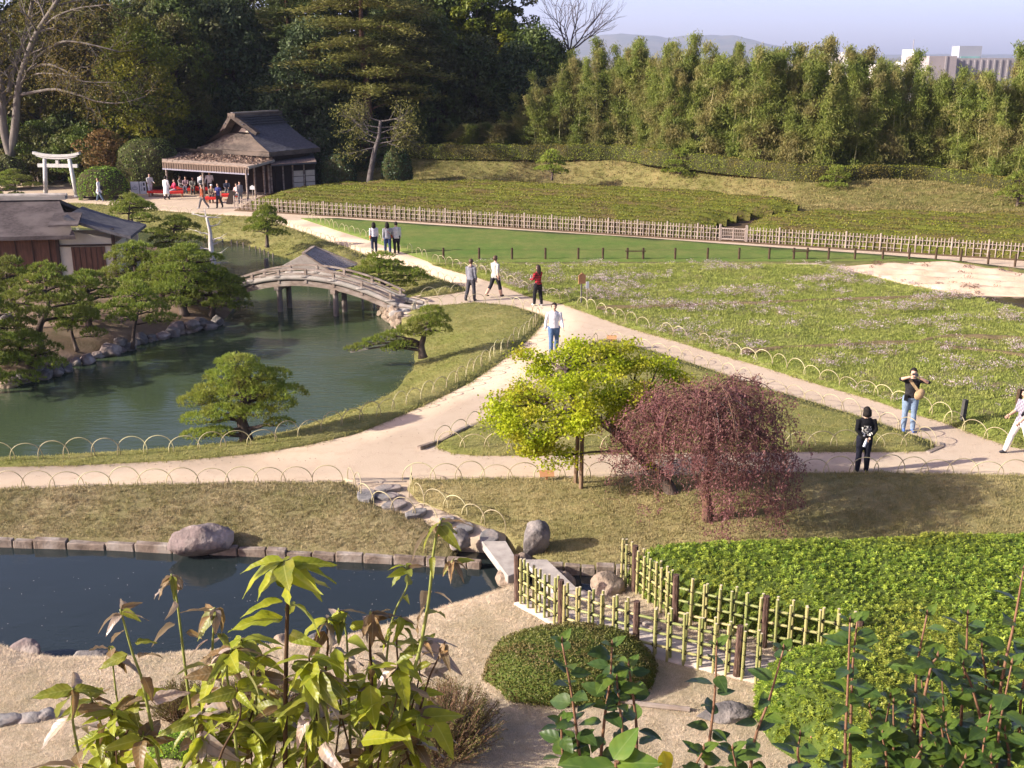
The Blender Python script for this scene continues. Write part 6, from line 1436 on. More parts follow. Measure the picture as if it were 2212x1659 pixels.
def ridge(name, pts, y, depth, mat, seed):
    x = []; zz = []
    for u, v in pts: p = AT(u, v, y); x.append(p.x); zz.append(p.z)
    xs = np.linspace(x[0], x[-1], 160); zs = np.interp(xs, x, zz); n = 14; V = []; F = []
    for i in range(n + 1):
        t = i / n
        for j, (a, b) in enumerate(zip(xs, zs)):
            rough = noise.noise(Vector((a * .0024 + seed, t * 3, 0))) * 36 + noise.noise(Vector((a * .012, t * 9, seed))) * 16
            V.append((a, y - depth * (1 - t), b * (t ** .8) + rough * t * (.4 + .6 * (1 - t)) - 40 * (1 - t)))
    m = len(xs)
    for i in range(n):
        for j in range(m - 1): q = i * m + j; F.append((q, q + 1, q + m + 1, q + m))
    return tag(link(name, py_mesh(name, V, F, True), mat), kind='structure')
M_hill = plain('wooded_hill', (0.10, 0.105, 0.055), (0.055, 0.065, 0.035), .02, .95, 0, 8, .05, 'pos', c3=(0.14, 0.12, 0.07), scale3=.006)
ridge('hills', [(600, 105), (900, 95), (1150, 88), (1270, 80), (1340, 71), (1400, 76), (1440, 83), (1500, 76), (1590, 77), (1620, 88), (1680, 104), (1745, 118), (1850, 119), (2000, 117), (2500, 119)], 7000, 1900, M_hill, 1)
# ------------------------------------------------------------------ the two maples
RNG = np.random.default_rng(500)
M_gm = leafmat('green_maple_leaves', (0.28, 0.385, 0.014), (0.53, 0.58, 0.026), (0.42, 0.40, 0.03), 0.48, pscale=1.3)
M_rm = leafmat('red_maple_leaves', (0.16, 0.062, 0.066), (0.33, 0.155, 0.14), (0.22, 0.105, 0.095), 0.4, pscale=1.2)
base = G(1448, 1066, 0.0)
root = thing('green_maple', 'fresh yellow-green maple leaning left over two support poles', 'maple tree', base); o0 = base; mb = MB(); tips = []; rg = random.Random(3)
def W_(u, v, y): return AT(u, v, y) - o0
yb = base.y
T = curve_pts([W_(1456, 1082, yb - .1), W_(1436, 1040, yb), W_(1395, 1000, yb + .1), W_(1345, 945, yb + .2), W_(1300, 912, yb + .2), W_(1262, 890, yb + .2), W_(1235, 850, yb + .2), W_(1222, 800, yb + .3)], 20)
mb.tube([tuple(p) for p in T], [.17 - .125 * i / 19 for i in range(20)], 9)
MB().tube([tuple(p + Vector((.01, -.075, .02))) for p in T[2:5]], [.05, .07, .045], 7).build('pale_scar', plain('scar_wood', (0.42, 0.36, 0.26), (0.3, 0.25, 0.18), 4), root)
lobes = [(1130, 860, .6), (1085, 880, .4), (1060, 900, .3), (1110, 930, .0), (1150, 945, -.3), (1190, 900, -.1), (1160, 800, .7), (1150, 770, .9), (1200, 830, .2), (1240, 790, .6), (1280, 765, .8), (1290, 810, .3), (1330, 790, .6), (1380, 790, .9), (1420, 795, 1.0), (1350, 840, .2), (1300, 860, -.2), (1240, 870, -.3), (1270, 905, -.4), (1330, 880, .1), (1380, 850, .5), (1110, 900, -.2), (1140, 975, -.2), (1200, 985, -.2), (1180, 960, -.1), (1340, 760, 1.1), (1235, 750, 1.0), (1220, 930, -.3), (1105, 845, .9), (1260, 830, -.2), (1180, 860, .9), (1440, 815, 1.1), (1300, 895, .5)]
lb = LB()
for k, (u, v, dy) in enumerate(lobes):
    c = W_(u, v, yb + dy * 1.1); q = min(T[6:], key=lambda p: (p - c).length + max(0, p.z - c.z)); P = limb(mb, q, c, .038, .010, wob=.22, n=7, sides=5, seed=k + 3)
    for s in range(5):
        e = c + Vector((rg.uniform(-.38, .38), rg.uniform(-.35, .35), rg.uniform(-.12, .15))); limb(mb, P[-3], e, .010, .004, n=4, sides=3, seed=k * 5 + s)
        n = 135; d = RNG.normal(size=(n, 3)) * [.15, .15, .075]; lb.leaves(np.array(e) + d, unit(RNG.normal(size=(n, 3)) + [0, 0, -.3]), unit(RNG.normal(size=(n, 3)) * .55 + [0, 0, 1]), RNG.uniform(.045, .085, n), RNG.uniform(.04, .075, n), .1, r=np.clip(rg.random() * .6 + .4 * RNG.random(n), 0, 1))
n = 60; lb.leaves(np.array(W_(1405, 997, yb - .1)) + RNG.normal(size=(n, 3)) * .09, rdir(n), rdir(n), np.full(n, .07), np.full(n, .06))
mb.build('trunk', M_bark_d, root, smooth=True); lb.build('crown', M_gm, root)
for k, (u, v, ut, vt) in enumerate(((1243, 1044, 1249, 925), (1255, 1056, 1258, 922))):
    a = G(u, v, 0.03); b = AT(ut, vt, yb + .15)
    tag(MB().tube([(0, 0, -.1), tuple(b - a)], [.05, .045], 8).build('support_pole', plain('support_wood', (0.24, 0.16, 0.10), (0.15, 0.10, 0.065), 5, .85, .006, 20, .2, sc=(3, 3, .4)) if k == 0 else bpy.data.materials['support_wood'], loc=a), ['left, shaded wooden pole propping the green maple', 'right, sunlit wooden pole propping the green maple'][k], 'pole', 'poles propping the green maple')

base = G(1524, 1118, -.10); yb = base.y
root = thing('red_maple', 'weeping red maple with arching branches trailing to the lawn', 'maple tree', base); o0 = base; mb = MB(); lb = LB(); rg = random.Random(8)
T = curve_pts([(.05, 0, -.2), (.02, 0, .35), (-.08, 0, .75), (.08, .05, 1.2), (.02, .1, 1.75), (-.12, .1, 2.35), (-.05, .1, 2.75)], 20); mb.tube([tuple(p) for p in T], [.13 - .085 * i / 19 for i in range(20)], 9)
n_arm = 58
for k in range(n_arm):
    a = k * 2.399 + rg.uniform(-.25, .25); q = T[rg.randrange(13, 20)]; up = rg.uniform(.1, .42); R1 = rg.uniform(.6, 1.8) * (1.0 if math.cos(a) > -.3 else 1.0)
    top = q + Vector((math.cos(a) * R1 * .5, math.sin(a) * R1 * .5, up)); sh = q + Vector((math.cos(a) * R1, math.sin(a) * R1, up * .2 - rg.uniform(0, .4))); zend = rg.choice((rg.uniform(.05, .4), rg.uniform(.2, .9), rg.uniform(.8, 1.9))) if math.sin(a) < .2 else rg.uniform(.5, 1.9)
    end = Vector((q.x + math.cos(a) * (R1 + rg.uniform(.05, .35)), q.y + math.sin(a) * (R1 + rg.uniform(.05, .3)), zend))
    P = curve_pts([q, top, sh, sh.lerp(end, .5) + Vector((rg.uniform(-.12, .12), rg.uniform(-.12, .12), 0)), end], 18); mb.tube([tuple(p) for p in P], [.017 - .0145 * i / 17 for i in range(18)], 4, caps=False)
    for i in range(4, 18):
        for s in range(3):
            d = Vector((rg.uniform(-.30, .30), rg.uniform(-.30, .30), rg.uniform(-.05, .12))); e = P[i] + d; f = e + Vector((d.x * .25, d.y * .25, -rg.uniform(.1, .38)))
            if s == 0: mb.tube([tuple(P[i]), tuple(e), tuple(f)], [.006, .004, .002], 3, caps=False)
            if e.x < -.30 and e.z < 1.35 and e.y < .9 and rg.random() < .8: continue
            n = rg.randrange(14, 24); t = RNG.random((n, 1)); c = np.array(e) * (1 - t) + np.array(f) * t + RNG.normal(size=(n, 3)) * .05
            lb.leaves(c, unit(RNG.normal(size=(n, 3)) * .7 + [0, 0, -.8]), rdir(n), RNG.uniform(.04, .085, n), RNG.uniform(.016, .034, n), r=np.clip(rg.random() * .5 + .5 * RNG.random(n), 0, 1))
mb.build('trunk', M_bark_r, root, smooth=True); lb.build('crown', M_rm, root)
mb = MB()
for k in range(7):
    q = T[17]; a = -1.9 + k * .45; e = q + Vector((math.cos(a) * .9, math.sin(a) * .7 - .2, .15 - .12 * k % .3)); P = curve_pts([q, q.lerp(e, .5) + Vector((0, 0, .22)), e, e + Vector((.1 * math.cos(a), -.08, -.5))], 10); mb.tube([tuple(p) for p in P], [.022 - .016 * i / 9 for i in range(10)], 5)
mb.build('bare_branches', M_bark_g, root, smooth=True)
# ------------------------------------------------------------------ clipped azalea mass, round shrub, rough bush
RNG = np.random.default_rng(900)
M_az = leafmat('azalea_leaves', (0.13, 0.235, 0.028), (0.38, 0.46, 0.06), (0.33, 0.355, 0.055), 0.36, rough=.45, src='obj', pscale=0.5)
M_az_core = plain('azalea_core', (0.085, 0.12, 0.022), (0.05, 0.07, 0.015), 5, .9, .03, 12, .1, 'pos')
AZ = [G(1352, 1246, -.2), G(1400, 1290, 0), G(1462, 1330, 0), G(1560, 1358, 0), G(1660, 1384, 0), G(1770, 1412, 0), G(1765, 1445, 0), G(1680, 1455, 0), G(1632, 1490, 0), G(1630, 1550, 0), G(1668, 1610, 0), G(1745, 1660, 0), Vector((5.2, 11.2, .7)), Vector((7, 9.6, 1.4)), Vector((12, 9.5, 1.6)), Vector((19, 13, .3)), G(2500, 1196, 0), G(2212, 1205, 0), G(1900, 1213, 0), G(1600, 1225, -.1), G(1430, 1232, -.2)]
def az_h(P, z, dm):
    l = np.array([noise.noise(Vector((p[0] * .7, p[1] * .7, 2))) * .16 + noise.noise(Vector((p[0] * 2.2, p[1] * 2.2, 4))) * .05 for p in P])
    hill = np.maximum(0, 12.9 - P[:, 1]); hill = hill * .6 * np.minimum(1, hill / 2.5)
    h = .78 * (1 - np.exp(-dm / .22)) + l * np.minimum(1, dm / .5)
    return np.where(hill > 0, hill, np.minimum(z, 0.1)) + h
azr = thing('azalea_bed', 'broad mass of clipped bright green azaleas beside the bamboo fences', 'azalea', (0, 0, 0))
azc = sheet('core', AZ, M_az_core, grid=.2, world=True, extra=az_h, seed=20, skirt=.3, kind='stuff', edge=.2); azc.parent = azr; del azc['kind']
def rosette(nl, L, W, seed, mat, droop=.25, up=.5):
    rg = np.random.default_rng(seed); lb = LB()
    a = np.arange(nl) * 2.399 + rg.uniform(-.3, .3, nl); t = np.linspace(0, 1, nl); el = .15 + .9 * t + rg.uniform(-.15, .15, nl)
    d = np.stack([np.cos(a) * np.cos(el), np.sin(a) * np.cos(el), np.sin(el) * up - droop * (1 - t)], 1); ll = L * (1 - .35 * t) * rg.uniform(.85, 1.15, nl)
    c = d * ll[:, None] * .55 + np.array([0, 0, .02]) * t[:, None]; nn = unit(np.array([0, 0, 1.0]) + d * .2 - unit(d) * 0)
    V, F = leaf_quads(c, d, nn, ll, np.full(nl, W), .15); me = fast_mesh('rosette', V, F, rg.random(nl)); me.materials.append(mat); return me
ROS = proto_collection('azalea_rosettes', [rosette(11, .062, .021, i, M_az) for i in range(4)])
P, ar = sample_mesh(azc.data, 30000); n = len(P)
P = np.concatenate([P, P[:0]])
rot = np.stack([RNG.normal(0, .35, n), RNG.normal(0, .35, n), RNG.uniform(0, 6.28, n)], 1)
P[:, 2] += RNG.uniform(-.02, .05, n)
tag(scatter('foliage', P, rot, RNG.uniform(.7, 1.25, n), RNG.integers(0, 4, n), ROS, azr), kind='stuff')
# upright sides facing the fences
me = azc.data; me.calc_loop_triangles()
sides = LB(); cover(me, 260, .06, .022, sides, jit=.06); sides.build('side_foliage', leafmat('azalea_side_leaves', (0.15, 0.24, 0.022), (0.29, 0.36, 0.04), None, .34), azr)
n = 46; bp_ = P[RNG.integers(0, len(P), n * 12)]; bp_ = bp_[(bp_[:, 1] < 13.6)][:n]
bud = LB(); bud.leaves(bp_ + [0, 0, .05], np.tile([0, 0, 1.0], (len(bp_), 1)), rdir(len(bp_)), np.full(len(bp_), .045), np.full(len(bp_), .02)); bud.build('flower_buds', plain('pink_buds', (.45, .12, .16), (.35, .1, .1), 3), azr)
M_az2 = leafmat('shrub_leaves', (0.085, 0.105, 0.022), (0.18, 0.185, 0.04), (0.15, 0.115, 0.04), .25, pscale=2.0)
p = G(1240, 1512, 0)
dome('round_shrub', 'low round clipped azalea in the dry grass before the bamboo fence', (p.x, p.y + .75, 0), (1.34, .98, .60), (M_az2, M_az_core), 2600, .045, .020, 12, .85, .06, zcut=0, sub=5, jit=.05)
# rough twiggy bush low on the left
def twig_bush(label, loc, R0, H, seed, n, mat, lean=.5):
    rg = random.Random(seed); root = thing('twiggy_bush', label, 'bush', loc); mb = MB(); lb = LB()
    for k in range(n):
        a = rg.uniform(0, 6.28); r = R0 * math.sqrt(rg.random()); b = Vector((math.cos(a) * r * .5, math.sin(a) * r * .5, 0)); e = Vector((math.cos(a) * r, math.sin(a) * r, H * rg.uniform(.55, 1.05) * (1 - .5 * (r / R0) ** 2))); P = limb(mb, b, e, .007, .003, wob=.12, n=5, sides=3, seed=seed + k)
        m = rg.randrange(26, 40); t = RNG.random((m, 1)) ** .6 * .75 + .25; c = np.array(b) * (1 - t) + np.array(e) * t; d = RNG.normal(size=(m, 3)); ax = unit(d * .6 + np.array(e - b)[None] * 1.2 / max(.1, (e - b).length)); lb.leaves(c + d * .012 + ax * .015, ax, rdir(m), RNG.uniform(.022, .042, m), RNG.uniform(.009, .015, m), r=RNG.random(m))
    mb.build('stems', M_bark_r, root); lb.build('foliage', mat, root); return root
M_tw = leafmat('twiggy_leaves', (0.085, 0.085, 0.022), (0.19, 0.175, 0.05), (0.13, 0.085, 0.035), .25, pscale=3)
for lb_, u, v, y, R0, H, n, sd in (('brownish twiggy bush at the bottom centre', 945, 1610, 13.9, 1.0, .95, 620, 3), ('dark twiggy bush behind the leafy shoots', 560, 1560, 14.6, .75, .7, 380, 4), ('small twiggy bush behind the leafy shoots at left', 395, 1545, 15.0, .5, .55, 220, 5)):
    p = G(u, v, 0); twig_bush(lb_, (p.x, p.y, .0), R0, H, sd, n, M_tw)
dome('round_shrub', 'bright green moss mound behind the leafy shoots', G(385, 1618, 0), (.42, .3, .22), (leafmat('moss_leaves', (.14, .28, .015), (.26, .42, .03), None, .3), M_az_core), 2500, .045, .014, 14, .9, .1, zcut=0, sub=3)
# logs edging the dry lawn near the round shrub
for lb_, a, b in (('thin log lying in the dry grass by the round shrub', (1270, 1508), (1370, 1518)), ('short log end left of the low grey stone', (1372, 1520), (1490, 1533))):
    A_, B_ = G(*a, .03), G(*b, .03); tag(MB().tube([(0, 0, 0), tuple(B_ - A_)], .045, 8).build('log', M_greywood, loc=A_), lb_, 'log')
# ------------------------------------------------------------------ people
M_skin = plain('skin', (0.56, 0.36, 0.26), (0.50, 0.31, 0.22), 8, .6)
M_hair = plain('black_hair', (0.012, 0.010, 0.009), (0.022, 0.017, 0.014), 20, .7, .003, 60, .15)
M_hairb = plain('brown_hair', (0.10, 0.055, 0.035), (0.06, 0.035, 0.022), 20, .5)
_cloth = {}
def cloth(c, sc=9.0):
    k = tuple(round(x, 3) for x in c)
    if k not in _cloth: _cloth[k] = plain('cloth_%02d' % len(_cloth), c, tuple(x * .72 for x in c), sc, .9, .022, 13, .15)
    return _cloth[k]
def plaid(name, a, b, c_):
    t = NT(name); o = t.obj(); s = t.n('ShaderNodeSeparateXYZ'); t.l(o, s.inputs[0]); q = t.math('ADD', s.outputs[0], s.outputs[1])
    fx_ = t.math('GREATER_THAN', t.math('FRACT', t.math('MULTIPLY', q, 9.0)), .55); fz = t.math('GREATER_THAN', t.math('FRACT', t.math('MULTIPLY', s.outputs[2], 10.0)), .55)
    col = t.mix(t.math('MULTIPLY', fx_, .6), a, b); col = t.mix(t.math('MULTIPLY', fz, .6), col, b); col = t.mix(t.math('MULTIPLY', fx_, t.math('MULTIPLY', fz, .5)), col, c_); t.col(col); t.rough(.9, .1); return t.m
def printed(name, base, dots, box):
    t = NT(name); o = t.obj(); s = t.n('ShaderNodeSeparateXYZ'); t.l(o, s.inputs[0]); m = None
    for ax, lo, hi in box:
        q = t.math('MULTIPLY', t.math('GREATER_THAN', s.outputs[ax], lo), t.math('LESS_THAN', s.outputs[ax], hi)); m = q if m is None else t.math('MULTIPLY', m, q)
    n_ = t.noise(o, 26, 2, .5, .50, .56); t.col(t.mix(t.math('MULTIPLY', m, n_), base, dots)); t.rough(.9, .1); return t.m
def ell_rings(mb, rings, n=14):
    """rings: (cx, cy, cz, rx, ry) with optional tilt already applied"""
    V = []; F = []
    for cx, cy, cz, rx, ry in rings:
        for i in range(n):
            a = 2 * math.pi * i / n; V.append((cx + rx * math.cos(a), cy + ry * math.sin(a), cz))
    for j in range(len(rings) - 1):
        for i in range(n): F.append((j * n + i, j * n + (i + 1) % n, (j + 1) * n + (i + 1) % n, (j + 1) * n + i))
    F.append(tuple(range(n))[::-1]); F.append(tuple((len(rings) - 1) * n + i for i in range(n))); mb.add(V, F)
def blob(mb, c, r, n=10, m=8, rot=None):
    V = []; F = []; R_ = rot or Matrix.Identity(3)
    for j in range(m + 1):
        t = math.pi * j / m
        for i in range(n):
            a = 2 * math.pi * i / n; V.append(Vector(c) + R_ @ Vector((r[0] * math.sin(t) * math.cos(a), r[1] * math.sin(t) * math.sin(a), r[2] * math.cos(t))))
    for j in range(m):
        for i in range(n): F.append((j * n + i, (j + 1) * n + i, (j + 1) * n + (i + 1) % n, j * n + (i + 1) % n))
    mb.add(V, F)
def remesh(mb, vox):
    me = mb.mesh('tmp'); o = bpy.data.objects.new('tmp', me); C.objects.link(o)
    md = o.modifiers.new('r', 'REMESH'); md.mode = 'VOXEL'; md.voxel_size = vox; md.use_smooth_shade = True
    sm = o.modifiers.new('s', 'SMOOTH'); sm.iterations = 3; sm.factor = .5
    dg = bpy.context.evaluated_depsgraph_get(); ev = o.evaluated_get(dg); out = bpy.data.meshes.new_from_object(ev)
    bpy.data.objects.remove(o); return out
def hand_shape(mb, w_, d, side, s=1.0, curl=.5):
    """palm with four fingers of different lengths and a thumb"""
    w_ = Vector(w_); d = Vector(d).normalized(); f = Vector((0, -1, 0)); f = (f - d * f.dot(d)); f = f.normalized() if f.length > .1 else Vector((1, 0, 0)); x = d.cross(f)
    blob(mb, w_ + d * .045 * s, (.017 * s, .038 * s, .05 * s), 8, 6, Matrix((x, f, d)).transposed())
    for k, (o, L) in enumerate(((-.027, .066), (-.009, .076), (.010, .072), (.027, .058))):
        a = w_ + d * .085 * s + f * o * s; b = a + (d * .6 + x * side * -.25 * curl) * L * s * .6; c_ = b + (d * (.8 - curl) + x * side * -curl) * L * s * .55
        mb.tube([tuple(a), tuple(b), tuple(c_)], [.0085 * s, .008 * s, .006 * s], 5)
    a = w_ + d * .03 * s - f * .03 * s; b = a + (d * .5 - f * .6) * .04 * s; c_ = b + (d * .8 - f * .2) * .03 * s; mb.tube([tuple(a), tuple(b), tuple(c_)], [.011 * s, .010 * s, .007 * s], 5)
def person(label, loc, rz, h=1.7, top=(.7, .7, .7), bottom=(.1, .1, .15), shoe=(.05, .05, .05), hair=None, hairlen=0, legs=((.15, .1), (-.2, .15)), arms=None, sleeve=1.0, trouser=1.0, skirt=0.0, hem=.86, seat=False, lean=0.0, build=1.0, vox=.021, topmat=None, face=False, hat=None, group=None, collar=None, head_turn=0.0, bend=0.0, hood=False):
    s = h / 1.70; bones = []; mb = MB()
    hz = .50 if seat else .90
    def rot(v, pz, ang): v = Vector(v) - Vector((0, 0, pz)); v.rotate(Matrix.Rotation(ang, 3, 'X')); return v + Vector((0, 0, pz))
    tl = lean + bend; up = lambda v: rot(v, hz + .02, tl)                    # bend forwards: positive tilts towards -Y
    B = build; z0 = hz - .90
    tor = [(.82, .135, .10), (.90, .155 * B, .115 * B), (.98, .145 * B, .105 * B), (1.08, .14 * B, .105 * B), (1.20, .158 * B, .115 * B), (1.31, .172 * B, .11 * B), (1.39, .15, .085), (1.43, .08, .065)]
    V = []; F = []; n = 16
    for z, rx, ry in tor:
        for i in range(n):
            a = 2 * math.pi * i / n; V.append(up((rx * math.cos(a), ry * math.sin(a) * (1.06 if math.sin(a) < 0 else 1), z + z0)))
    for j in range(len(tor) - 1):
        for i in range(n): F.append((j * n + i, j * n + (i + 1) % n, (j + 1) * n + (i + 1) % n, (j + 1) * n + i))
    F.append(tuple(range(n))[::-1]); F.append(tuple((len(tor) - 1) * n + i for i in range(n))); mb.add(V, F)
    bones.append((up((0, 0, .84 + z0)), up((0, 0, 1.40 + z0)), .14, 'torso'))
    nk, hd = up((0, -.005, 1.42 + z0)), up((0, -.022, 1.575 + z0)); mb.tube([tuple(nk), tuple(hd)], [.052, .05], 10); bones.append((up((0, 0, 1.445 + z0)), up((0, -.02, 1.50 + z0)), .045, 'skin'))
    Rh = Matrix.Rotation(tl, 3, 'X') @ Matrix.Rotation(head_turn, 3, 'Z'); blob(mb, hd, (.073, .090, .115), 14, 10, Rh); bones.append((hd, hd + Rh @ Vector((0, 0, .01)), .10, 'skin'))
    fc = lambda x, y, z: hd + Rh @ Vector((x, y, z))
    mb.tube([tuple(fc(0, -.082, .012)), tuple(fc(0, -.098, -.022)), tuple(fc(0, -.086, -.032))], [.008, .013, .008], 6)
    for sx in (-1, 1): blob(mb, fc(sx * .074, .008, -.005), (.011, .022, .03), 6, 5, Rh)
    # legs
    feet = []
    for k, sx in ((0, -1), (1, 1)):
        a, kb = legs[k]; ab = .04 * sx; hip = Vector((.088 * sx, 0, hz)); kn = hip + Vector((ab, -math.sin(a), -math.cos(a))).normalized() * .425; b = a - kb; an = kn + Vector((ab * .3, -math.sin(b), -math.cos(b))).normalized() * .405
        feet.append([hip, kn, an])
    dz = min(f[2].z for f in feet) - .075
    for f in feet:
        f[1].z -= 0; hip, kn, an = f
    shift = -dz if not seat else 0.0
    tr = .012 if trouser > 0 else 0
    for k, (hip, kn, an) in enumerate(feet):
        P = [hip + Vector((0, 0, .03)), hip.lerp(kn, .25), hip.lerp(kn, .6), kn, kn.lerp(an, .35), kn.lerp(an, .7), an]; mb.tube([tuple(p) for p in P], [(.095 + tr) * B, (.09 + tr) * B, (.075 + tr) * B, .06 + tr, .062 + tr * 1.2, .05 + tr * 1.5, .042 + tr * 1.5], 12)
        bones.append((hip, kn, .08, 'leg0')); bones.append((kn, an, .05, 'leg1')); d = an - kn; b_ = math.atan2(-d.y, -d.z); fwd = Vector((0, -math.cos(b_ * .6), -math.sin(max(0, -b_)) * .5)).normalized()
        he = an + Vector((0, .02, -.035)); toe = an + fwd * .155 + Vector((0, 0, -.045)); mb.tube([tuple(he + Vector((0, .03, .005))), tuple(he), tuple(he.lerp(toe, .5)), tuple(toe)], [.028, .042, .042, .026], 8); bones.append((he, toe, .04, 'shoe'))
    # arms
    hands = []
    arms = arms or ((.15, .12, .3), (-.15, .12, .3))
    for k, sx in ((0, -1), (1, 1)):
        sh = up((.172 * B ** .5 * sx, 0, 1.375 + z0)); A = arms[k]
        if len(A) == 2 and hasattr(A[0], '__len__'): el, wr = Vector(A[0]) + Vector((0, 0, z0)), Vector(A[1]) + Vector((0, 0, z0))
        else:
            p, ab, e = A[:3]; inw = A[3] if len(A) > 3 else 0.0; el = sh + Vector((sx * math.sin(ab), -math.sin(p), -math.cos(p))).normalized() * .285; wr = el + Vector((sx * (math.sin(ab) * .4 - inw), -math.sin(p + e), -math.cos(p + e))).normalized() * .25
        sl = .010 if sleeve > .1 else 0
        mb.tube([tuple(sh), tuple(sh.lerp(el, .4)), tuple(el), tuple(el.lerp(wr, .4)), tuple(wr)], [.062 + sl, .054 + sl, .043 + sl, .042 + sl * (1 if sleeve > .6 else 0), .029 + sl * (1 if sleeve > .9 else 0)], 10); bones.append((sh, el, .05, 'arm0')); bones.append((el, wr, .04, 'arm1')); hands.append((wr, (wr - el).normalized(), sx))
        bones.append((wr, wr + (wr - el).normalized() * .05, .03, 'skin'))
    if skirt:
        rings = [(1.0, .15 * B, .115), (.88, .18 * B, .15), (.88 - skirt * .5, .22, .19), (.88 - skirt, .25, .21)]; ell_rings(mb, [(0, -.0, z + z0, rx, ry) for z, rx, ry in rings]); bones.append((Vector((0, 0, .95 + z0)), Vector((0, 0, .88 - skirt + z0)), .19, 'skirt'))
    if collar or hood:
        q = up((0, .075, 1.41 + z0)); blob(mb, q, (.10, .055, .055), 10, 6)
    me = remesh(mb, vox); mats = [topmat or cloth(top), cloth(bottom), M_skin, cloth(shoe)]; n = len(me.polygons)
    cen = np.empty(n * 3, dtype=np.float32); me.polygons.foreach_get('center', cen); cen = cen.reshape(-1, 3); best = np.full(n, 9e9); lab = np.zeros(n, dtype=int); par = np.zeros(n)
    for i, (a, b, r, l) in enumerate(bones):
        a_, b_ = np.array(a), np.array(b); ab = b_ - a_; t = np.clip(((cen - a_) @ ab) / max(1e-9, ab @ ab), 0, 1); d = np.linalg.norm(cen - (a_ + t[:, None] * ab), axis=1) - r; k = d < best; best[k] = d[k]; lab[k] = i; par[k] = t[k]
    mi = np.zeros(n, dtype=np.int32); names = [b[3] for b in bones]
    for i, nm in enumerate(names):
        k = lab == i
        if nm == 'torso':
            # hem of the top measured along the (possibly bent) torso
            a_, b_ = np.array(bones[i][0]), np.array(bones[i][1]); tt = ((cen - a_) @ (b_ - a_)) / ((b_ - a_) @ (b_ - a_)); mi[k] = np.where(tt[k] < (hem - .84) / .56, 1, 0); mi[k & (tt > 1.04)] = 2 if not collar else 0
        elif nm == 'arm0': mi[k] = np.where(par[k] > sleeve * 2, 2, 0)
        elif nm == 'arm1': mi[k] = np.where(par[k] > (sleeve - .5) * 2, 2, 0)
        elif nm == 'leg0': mi[k] = np.where(par[k] > trouser * 2, 2, 1)
        elif nm == 'leg1': mi[k] = np.where(par[k] > (trouser - .5) * 2, 2, 1)
        elif nm == 'skin': mi[k] = 2
        elif nm == 'shoe': mi[k] = 3
        elif nm == 'skirt': mi[k] = 0
    if hem < .8:
        k = np.isin(np.array(names)[lab], ['leg0']) & (cen[:, 2] > hem + z0); mi[k] = 0
    bm = bmesh.new(); bm.from_mesh(me); bm.faces.ensure_lookup_table()
    for f_, m_ in zip(bm.faces, mi): f_.material_index = int(m_)
    hb = MB()
    for wr, d, sx in hands: hand_shape(hb, wr - d * .012, d, sx)
    vs_ = [bm.verts.new(v) for v in hb.v]
    for f_ in hb.f:
        nf = bm.faces.new([vs_[i] for i in f_]); nf.material_index = 2; nf.smooth = True
    bm.to_mesh(me); bm.free(); me.name = 'person'
    root = link('person', me, mats, loc=Vector(loc) + Vector((0, 0, (shift) * s)), rot=(0, 0, rz), scl=s); tag(root, label, 'person', group)
    # hair
    if hair is not False:
        hm = hair or M_hair; hbm = bmesh.new(); bmesh.ops.create_icosphere(hbm, subdivisions=3, radius=1.0)
        for v in hbm.verts:
            p = v.co.copy(); f = 1 + .06 * noise.noise(p * 4 + Vector((len(label), 0, 0))); v.co = Vector((p.x * .090, p.y * .106 + .010, p.z * .118 + .012)) * f
        cut = [v for v in hbm.verts if (v.co.y < -.035 and v.co.z < .055) or (v.co.z < -.075 and not hairlen) or (v.co.z < -.02 and v.co.y < .0)]
        bmesh.ops.delete(hbm, geom=cut, context='VERTS'); bmesh.ops.solidify(hbm, geom=hbm.faces[:], thickness=.012)
        hme = bpy.data.meshes.new('hair'); hbm.to_mesh(hme); hbm.free(); hme.polygons.foreach_set('use_smooth', [True] * len(hme.polygons))
        link('hair', hme, hm, root, loc=hd, rot=Rh.to_euler())
        if hairlen:
            mbh = MB(); m_ = 9
            for q in range(m_):
                a = math.pi * (q + .5) / m_; x0, y0 = .072 * math.cos(a), .03 + .065 * math.sin(a)
                mbh.tube([tuple(fc(x0, y0, .05)), tuple(fc(x0 * 1.1, y0 * 1.15, -.06)), tuple(fc(x0 * 1.15, y0 * 1.2, -.06 - hairlen * .6)), tuple(fc(x0 * .9, y0 * 1.15, -.06 - hairlen * (1 + .1 * math.sin(q * 3))))], [.030, .034, .030, .012], 6)
            mbh.build('long_hair', hm, root, smooth=True)
    if hat:
        mh = MB(); blob(mh, fc(0, .0, .065), (.092, .105, .075), 12, 8, Rh); blob(mh, fc(0, -.10, .045), (.07, .06, .012), 10, 6, Rh); mh.build('cap', cloth(hat), root, smooth=True)
    if face:
        fb = MB()
        for sx in (-1, 1): blob(fb, fc(sx * .031, -.079, .018), (.011, .008, .006), 8, 6, Rh); fb.bar(fc(sx * .018, -.084, .038), fc(sx * .048, -.074, .038), .005, .006)
        fb.bar(fc(-.022, -.083, -.056), fc(.022, -.083, -.056), .006, .008); fb.build('face_features', plain('dark_features', (.05, .03, .025), None, 5) if 'dark_features' not in bpy.data.materials else bpy.data.materials['dark_features'], root)
    return root, hands, (lambda v: up(v)), s
def bag(root, c, d, mat, strap=None, name='bag'):
    mb = MB(); blob(mb, c, (d[0] / 2, d[1] / 2, d[2] / 2), 10, 8); o = mb.build(name, mat, root, smooth=True)
    if strap: MB().tube([tuple(p) for p in strap], .012, 6).build('strap', mat, o if False else root)
PI = math.pi
M_orange = cloth((.50, .16, .05)); M_blackc = cloth((.02, .02, .022)); M_khaki = cloth((.42, .30, .17))
g3 = None
